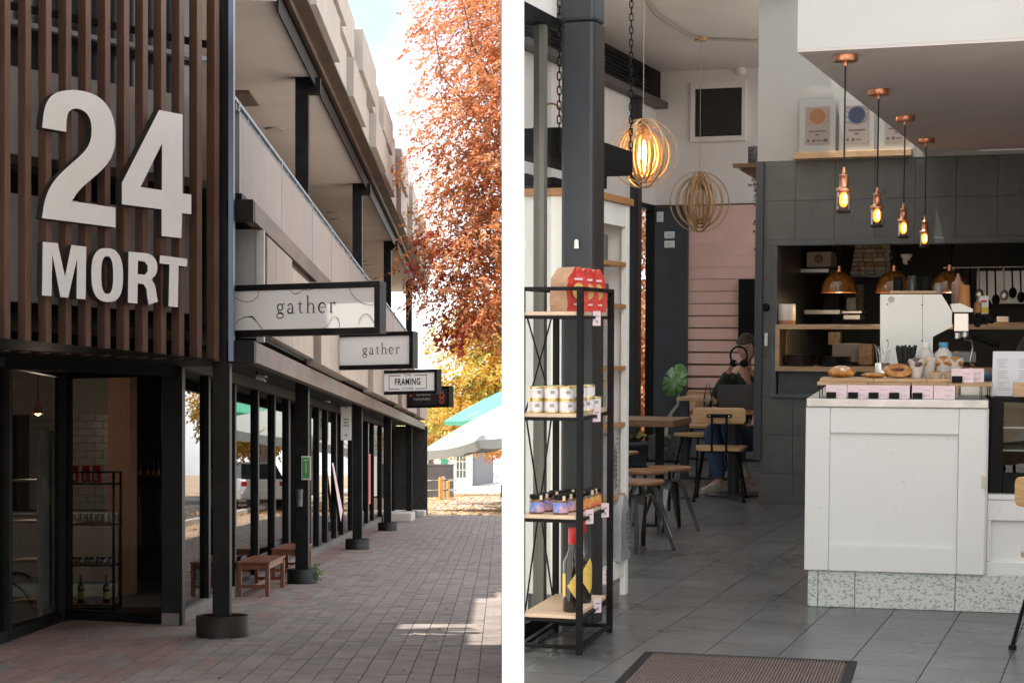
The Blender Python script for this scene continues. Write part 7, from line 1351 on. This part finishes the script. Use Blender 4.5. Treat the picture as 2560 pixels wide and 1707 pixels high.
def hair1(q):
    def fn(a, b):
        th = 2 * math.pi * a; ph = math.pi * (b * .62); x = math.sin(ph) * math.sin(th); y = math.sin(ph) * math.cos(th); z = math.cos(ph); cut = 1.0
        if y < 0 and z < .45: z = .45 + .1 * z; 
        k = 1.07 + .03 * math.sin(9 * th) * math.sin(ph); return hc + Mh @ Vector((x * .078 * k, y * .098 * k + .006, z * .12 * k + .004))
    q.grid(fn, 36, 12, 0, True, True); q.ball(hc + Mh @ Vector((0, .10, .05)), (.035, .035, .04)); q.tube([hc + Mh @ Vector((.07, -.03, .06)), hc + Mh @ Vector((.082, -.02, -.02)), hc + Mh @ Vector((.078, -.01, -.12)), hc + Mh @ Vector((.07, 0, -.2))], [.012, .016, .014, .006], 7)
build_person(PW_, J, E, hc, Mh, ['che', 'spi', 'pel', 'nb', 'ls', 'le', 'lw', 'rs', 're', 'rw'], ['pel', 'lh', 'lk', 'la', 'rh', 'rk', 'ra'], {'che': (.165, .115), 'spi': (.15, .115), 'pel': (.15, .115), 'nb': .075, 'ls': .078, 'le': .066, 'lw': .036, 'rs': .078, 're': .066, 'rw': .036}, {'pel': (.135, .11), 'lh': .10, 'lk': .082, 'la': .07, 'rh': .10, 'rk': .082, 'ra': .07}, sweat, denim, hairf=hair1)
f0 = CF(1806, 1234); f0.z = .012; f1 = CF(1752, 1236); f1.z = .012; shoe(PW_, f0 + Vector((0, .08, 0)), f1 + Vector((0, -.0, 0))); shoe(PW_, C(1843, 1168, 14.86), C(1866, 1196, 14.7), up=(.7, 0, .5))
hpn = thing('headphones', 'black over ear headphones held up in both hands', 'headphones', hp0, 0, cafe=True); hc2 = C(1847, 889, 14.8); q = MB(); hx = Vector((1, -.1, 0)).normalized()
q.tube([hc2 + hx * (.068 * math.cos(a)) + UPZ * (.075 * math.sin(a)) for a in np.linspace(R(-35), R(215), 26)], .008, 8); part('headband', q, blackmat, hpn)
for sx in (-1, 1): q = MB(); q.ball(hc2 + hx * sx * .042 + UPZ * -.062, (.034, .024, .03), 14, 10); part('ear_cup', q, blackmat, hpn)
# upright figures: man in the shop, barista, walkers at the far end
def standing(loc, rz, h, label, topm, botm, cafe=False, stride=.0, arms=(0, 0), skin=flesh, hairm=brown_h, group=None, long=False):
    root = thing('person', label, 'person', loc, rz, group, cafe); BM_ = BASIS[root.name]; f = lambda x, y, z: BM_ @ (Vector((x, y, z)) * h)
    J = {'pel': (f(0, 0, .53), (.085 * h, .06 * h)), 'spi': (f(0, 0, .62), (.075 * h, .055 * h)), 'che': (f(0, .005, .74), (.09 * h, .06 * h)), 'nb': (f(0, .0, .82), .036 * h), 'nk': (f(0, -.005, .86), .03 * h), 'hd0': (f(0, -.01, .89), .028 * h)}; E = [('pel', 'spi'), ('spi', 'che'), ('che', 'nb'), ('nb', 'nk'), ('nk', 'hd0')]
    for k, sx, st, ar in (('l', -1, stride, arms[0]), ('r', 1, -stride, arms[1])):
        J[k + 's'] = (f(sx * .105, 0, .795), .033 * h); J[k + 'e'] = (f(sx * .135, -ar * .06 + st * .25, .635), .024 * h); J[k + 'w'] = (f(sx * .135, -ar * .17 + st * .35 - .02, .50 + ar * .12), .016 * h); J[k + 'h'] = (f(sx * .055, 0, .50), .055 * h); J[k + 'k'] = (f(sx * .06, -st * .55 - .01, .285), .037 * h); J[k + 'a'] = (f(sx * .062, -st * .9 + .01, .045 + abs(st) * .04), .024 * h)
        E += [('che', k + 's'), (k + 's', k + 'e'), (k + 'e', k + 'w'), ('pel', k + 'h'), (k + 'h', k + 'k'), (k + 'k', k + 'a')]; wv = J[k + 'w'][0]; hand(J, E, wv, k, (wv - J[k + 'e'][0]), BM_.to_3x3() @ Vector((-sx, 0, 0)), sx, 14, h / 1.75)
    hd = f(0, -.012, .925); Mh_ = BM_.to_3x3()
    def hr(q): q.grid(lambda a, b: hd + Mh_ @ (Vector((math.sin(math.pi * b * .6) * math.sin(6.283 * a) * .081, math.sin(math.pi * b * .6) * math.cos(6.283 * a) * .1 + .008, max(math.cos(math.pi * b * .6), .25 if math.cos(6.283 * a) < 0 else -1) * .125)) * (h / 1.75)), 24, 10, 0, True, True)
    tops = ['che', 'spi', 'pel', 'nb', 'ls', 'rs'] + (['le', 'lw', 're', 'rw'] if long else ['le', 're'])
    build_person(root, J, E, hd, Mh_, tops, ['pel', 'lh', 'lk', 'la', 'rh', 'rk', 'ra'], {'le': .033 * h, 're': .033 * h, 'lw': .022 * h, 'rw': .022 * h, 'che': (.105 * h, .075 * h), 'spi': (.095 * h, .07 * h), 'pel': (.092 * h, .07 * h), 'ls': .045 * h, 'rs': .045 * h}, {'la': .036 * h, 'ra': .036 * h, 'lk': .046 * h, 'rk': .046 * h}, topm, botm, skin, h / 1.75, hr, hairm)
    for k in 'lr': a = J[k + 'a'][0]; d = Mh_ @ Vector((0, -1, 0)); z0 = a - UPZ * (.045 * h); shoe(root, z0 - d * .05 * h, z0 + d * .1 * h, blackmat, blackmat)
    return root
grt = mat('grey_tshirt', (.40, .39, .37), .85, var=.1, vscale=8); dkt = mat('dark_cloth', (.03, .03, .035), .85); wht = mat('white_cloth', (.7, .7, .68), .8)
standing((-3.66, 23.1, .012), R(150), 1.72, 'person in a pale grey t-shirt seen from behind through the shop glass', grt, dkt, arms=(.6, .3))
for (u, Y, h, st, tp, lb) in ((1205, 232, 1.66, .05, dkt, 'person in dark clothes walking nearest the dark building'), (1217, 240, 1.6, .04, dkt, 'person in black walking second from the dark building'), (1230, 236, 1.66, .06, mat('navy_cloth', (.05, .06, .09), .85), 'person in a navy top walking among the far group'), (1243, 205, 1.66, .05, wht, 'person in white walking by the tree trunk at the far end')):
    p = P(u, 1150, Y); standing((p.x, p.y, gz(Y)), R(10 if u % 2 else 190), h, lb, tp, dkt if tp != wht else wht, stride=st, group='people walking at the far end of the street')
bp0 = C(2640, 1000, 10.5); BR = standing((bp0.x, bp0.y, 0), R(-70), 1.7, 'barista standing at the right of the coffee machine, mostly out of view', dkt, dkt, cafe=True, arms=(1.2, 1.3))
# barista's reaching arm belongs to the same person
# ================================================================ INSIDE THE CORNER SHOP
sr = rack((-4.10, 19.0, .012), R(2), 'black product rack with oak shelves behind the corner glass', False, .56, .42, (1.36, .93, .50, .075), 1.47, wood)
for i in range(3): bag((-4.53 + .115 * i, 19.1, 1.372), R(4), ('left', 'middle', 'right')[i] + ' red coffee bag behind the corner glass', 'red bags behind the corner glass', redbag, redbag, .085, .07, .175, False)
for i in range(3):
    q = MB(); q.b2(-.014, .014, 0, .002, 0, .075); single('white_strip', q, tinlab, 'white printed strip on the ' + ('left', 'middle', 'right')[i] + ' red bag in the shop', 'label', (-4.53 + .115 * i, 19.055, 1.39), 0)
for i in range(8):
    lb = ('first', 'second', 'third', 'fourth', 'fifth', 'sixth', 'seventh', 'eighth')[i]; q = MB(); q.lathe([(.024, 0), (.025, .004), (.025, .088), (.024, .092)], 18)
    single('tin', q, mat('shop_tin', (.5, .47, .42), .3, .5, var=.3, vscale=30), lb + ' tin from the left on the shop rack behind glass', 'tin', (-4.58 + .06 * i, 19.12 + .03 * (i % 2), .942), 0, 'tins on the shop rack')
    jar((-4.60 + .062 * i, 19.08 + .05 * (i % 2), .512), 0, lb + ' small jar from the left on the shop rack behind glass', 'jars on the shop rack', mat('green_jar' if i < 4 else 'blue_jar', (.10, .16, .05) if i < 4 else (.10, .17, .25), .3), mat('jar_paper', (.5, .52, .48), .5), False, .024, .062, False)
bottle((-4.47, 19.1, .087), R(60), 'left dark bottle with yellow label on the shop rack', 'bottles on the shop rack', False, .95, 'band'); bottle((-4.2, 19.1, .087), R(60), 'right dark bottle with yellow label on the shop rack', 'bottles on the shop rack', False, .95, 'band')
single('small_card', MB().b2(-.04, .04, 0, .002, 0, .035), tinlab, 'small white card between the two shop bottles', 'card', (-4.33, 19.02, .088), 0)
t = thing('white_stand', 'tall white shelf stand seen through the left corner glass', 'shelf', (-4.47, 17.45, .012))
for (x0, x1, y0, y1, z0, z1, nm) in ((-.04, .0, 0, .05, 0, 1.9, 'stile'), (-.04, 0, .55, .6, 0, 1.9, 'stile'), (-.03, -.01, .05, .55, .12, 1.88, 'side_panel'), (-.36, -.31, 0, .05, 0, 1.9, 'stile')): q = MB(); q.b2(x0, x1, y0, y1, z0, z1); part(nm, q, mat('stand_white', (.8, .84, .82), .5), t, .003, True)
for z in (.22, .62, 1.0, 1.4): q = MB(); q.b2(-.305, -.045, .02, .58, z - .02, z); part('shelf', q, wood, t, .002, True)
t = thing('potted_palm', 'dark fronded palm behind the left corner glass', 'plant', (-4.82, 16.9, .012)); q = MB(); q.lathe([(.1, 0), (.13, .28), (.12, .28)], 18); part('pot', q, blackmat, t, 0, True); g = random.Random(5)
for k in range(9):
    a = g.uniform(0, 6.28); L_ = g.uniform(.4, .62); d = Vector((math.cos(a), math.sin(a), 0)); sv = Vector((-d.y, d.x, 0)); q = MB(); cpts = [d * (L_ * .8 * r) + UPZ * (.28 + .72 * r - .62 * r * r * (.8 + .5 * (k % 2))) for r in np.linspace(0, 1, 12)]; q.tube(cpts, .004, 5)
    for i in range(3, 12):
        for s in (-1, 1): p = cpts[i]; e = p + sv * s * .13 + d * .06 - UPZ * .05; w = d * .009; q.add([p - w, e, p + w], [(0, 1, 2)])
    part('frond', q, mat('palm_green', (.035, .06, .022), .5), t, 0, True)
sh = thing('bottle_ledge', 'dark ledge along the brick wall carrying a row of bottles', 'shelf', (-4.3, 23.85, 1.40)); q = MB(); q.b2(-2, 1, 0, .12, -.03, 0); part('board', q, wooddark, sh, 0, True)
for i, u in enumerate((323, 335, 348, 368, 382, 394, 464, 478, 512, 524)):
    x = (u - 1255) / 4500 * 23.9; lb = 'small bottle with an orange label, number ' + ('one', 'two', 'three', 'four', 'five', 'six', 'seven', 'eight', 'nine', 'ten')[i]; lb = ('first', 'second', 'third', 'fourth', 'fifth', 'sixth', 'seventh', 'eighth', 'ninth', 'tenth')[i] + ' orange labelled bottle from the left on the dark ledge'
    bt_ = thing('ledge_bottle', lb, 'bottle', (x, 23.91, 1.40), 0, 'orange labelled bottles on the dark ledge'); q = MB(); q.lathe([(.03, 0), (.03, .1), (.012, .14), (.011, .19)], 14); part('glass', q, MATS['bottle_glass'], bt_, 0, True); q = MB(); q.lathe([(.031, .005), (.031, .065)], 14, capb=False, capt=False); part('paper_label', q, mat('orange_label', (.62, .30, .12), .6), bt_, 0, True)
chair((-3.76, 22.0, .012), R(-5), 'oak chair behind the glass beside the rusting post', False, 'oak chairs in the shop', woodorange)
t = thing('lampshade', 'pale slatted lampshade hanging inside the shop', 'lamp', (-3.66, 22.2, 2.49)); q = MB(); q.lathe([(.09, .17), (.075, 0)], 20, capb=False, capt=False); part('shade', q, mat('paper_shade', (.4, .36, .3), .8), t, 0, True); q = MB(); q.tube([(0, 0, .1), (0, 0, .31)], .004, 6); part('cord', q, blackmat, t, 0, True)
t = thing('net_bag', 'round gourd hanging in a net against the brick wall', 'ornament', (-3.95, 23.6, 1.62)); q = MB(); lump(q, (0, 0, .1), (.075, .075, .1), 3, .05); part('gourd', q, mat('gourd', (.20, .12, .05), .6), t, 0, True); q = MB(); q.tube([(0, 0, .2), (.0, .02, .6)], .008, 6); part('cord', q, mat('net_cord', (.25, .18, .12), .8), t, 0, True)
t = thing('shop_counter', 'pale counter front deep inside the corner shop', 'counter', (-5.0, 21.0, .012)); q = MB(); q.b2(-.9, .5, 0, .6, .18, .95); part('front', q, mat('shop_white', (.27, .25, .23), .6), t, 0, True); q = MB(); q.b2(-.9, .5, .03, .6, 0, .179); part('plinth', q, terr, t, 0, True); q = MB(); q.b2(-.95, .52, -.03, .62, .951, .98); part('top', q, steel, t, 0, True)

t = thing('fill_pendant', 'small copper pendant lamp glowing in the corner shop', 'pendant lamp', (-5.0, 19.4, 2.1)); q = MB(); q.lathe([(.06, 0), (.03, .08), (.02, .12)], 18, capb=False); part('shade', q, copper, t, 0, True); q = MB(); q.ball((0, 0, .01), .03); part('bulb', q, MATS['bulb_lit'], t, 0, True); q = MB(); q.tube([(0, 0, .12), (0, 0, .7)], .004, 6); part('cord', q, blackmat, t, 0, True)
ld = bpy.data.lights.new('shop_fill_light', 'POINT'); ld.energy = 9; ld.color = (1, .8, .6); ld.shadow_soft_size = .05; lo = bpy.data.objects.new('shop_fill_light', ld); COL.objects.link(lo); lo.parent = t; lo.location = (0, 0, -.06)  # lamp put in to brighten the shop interior
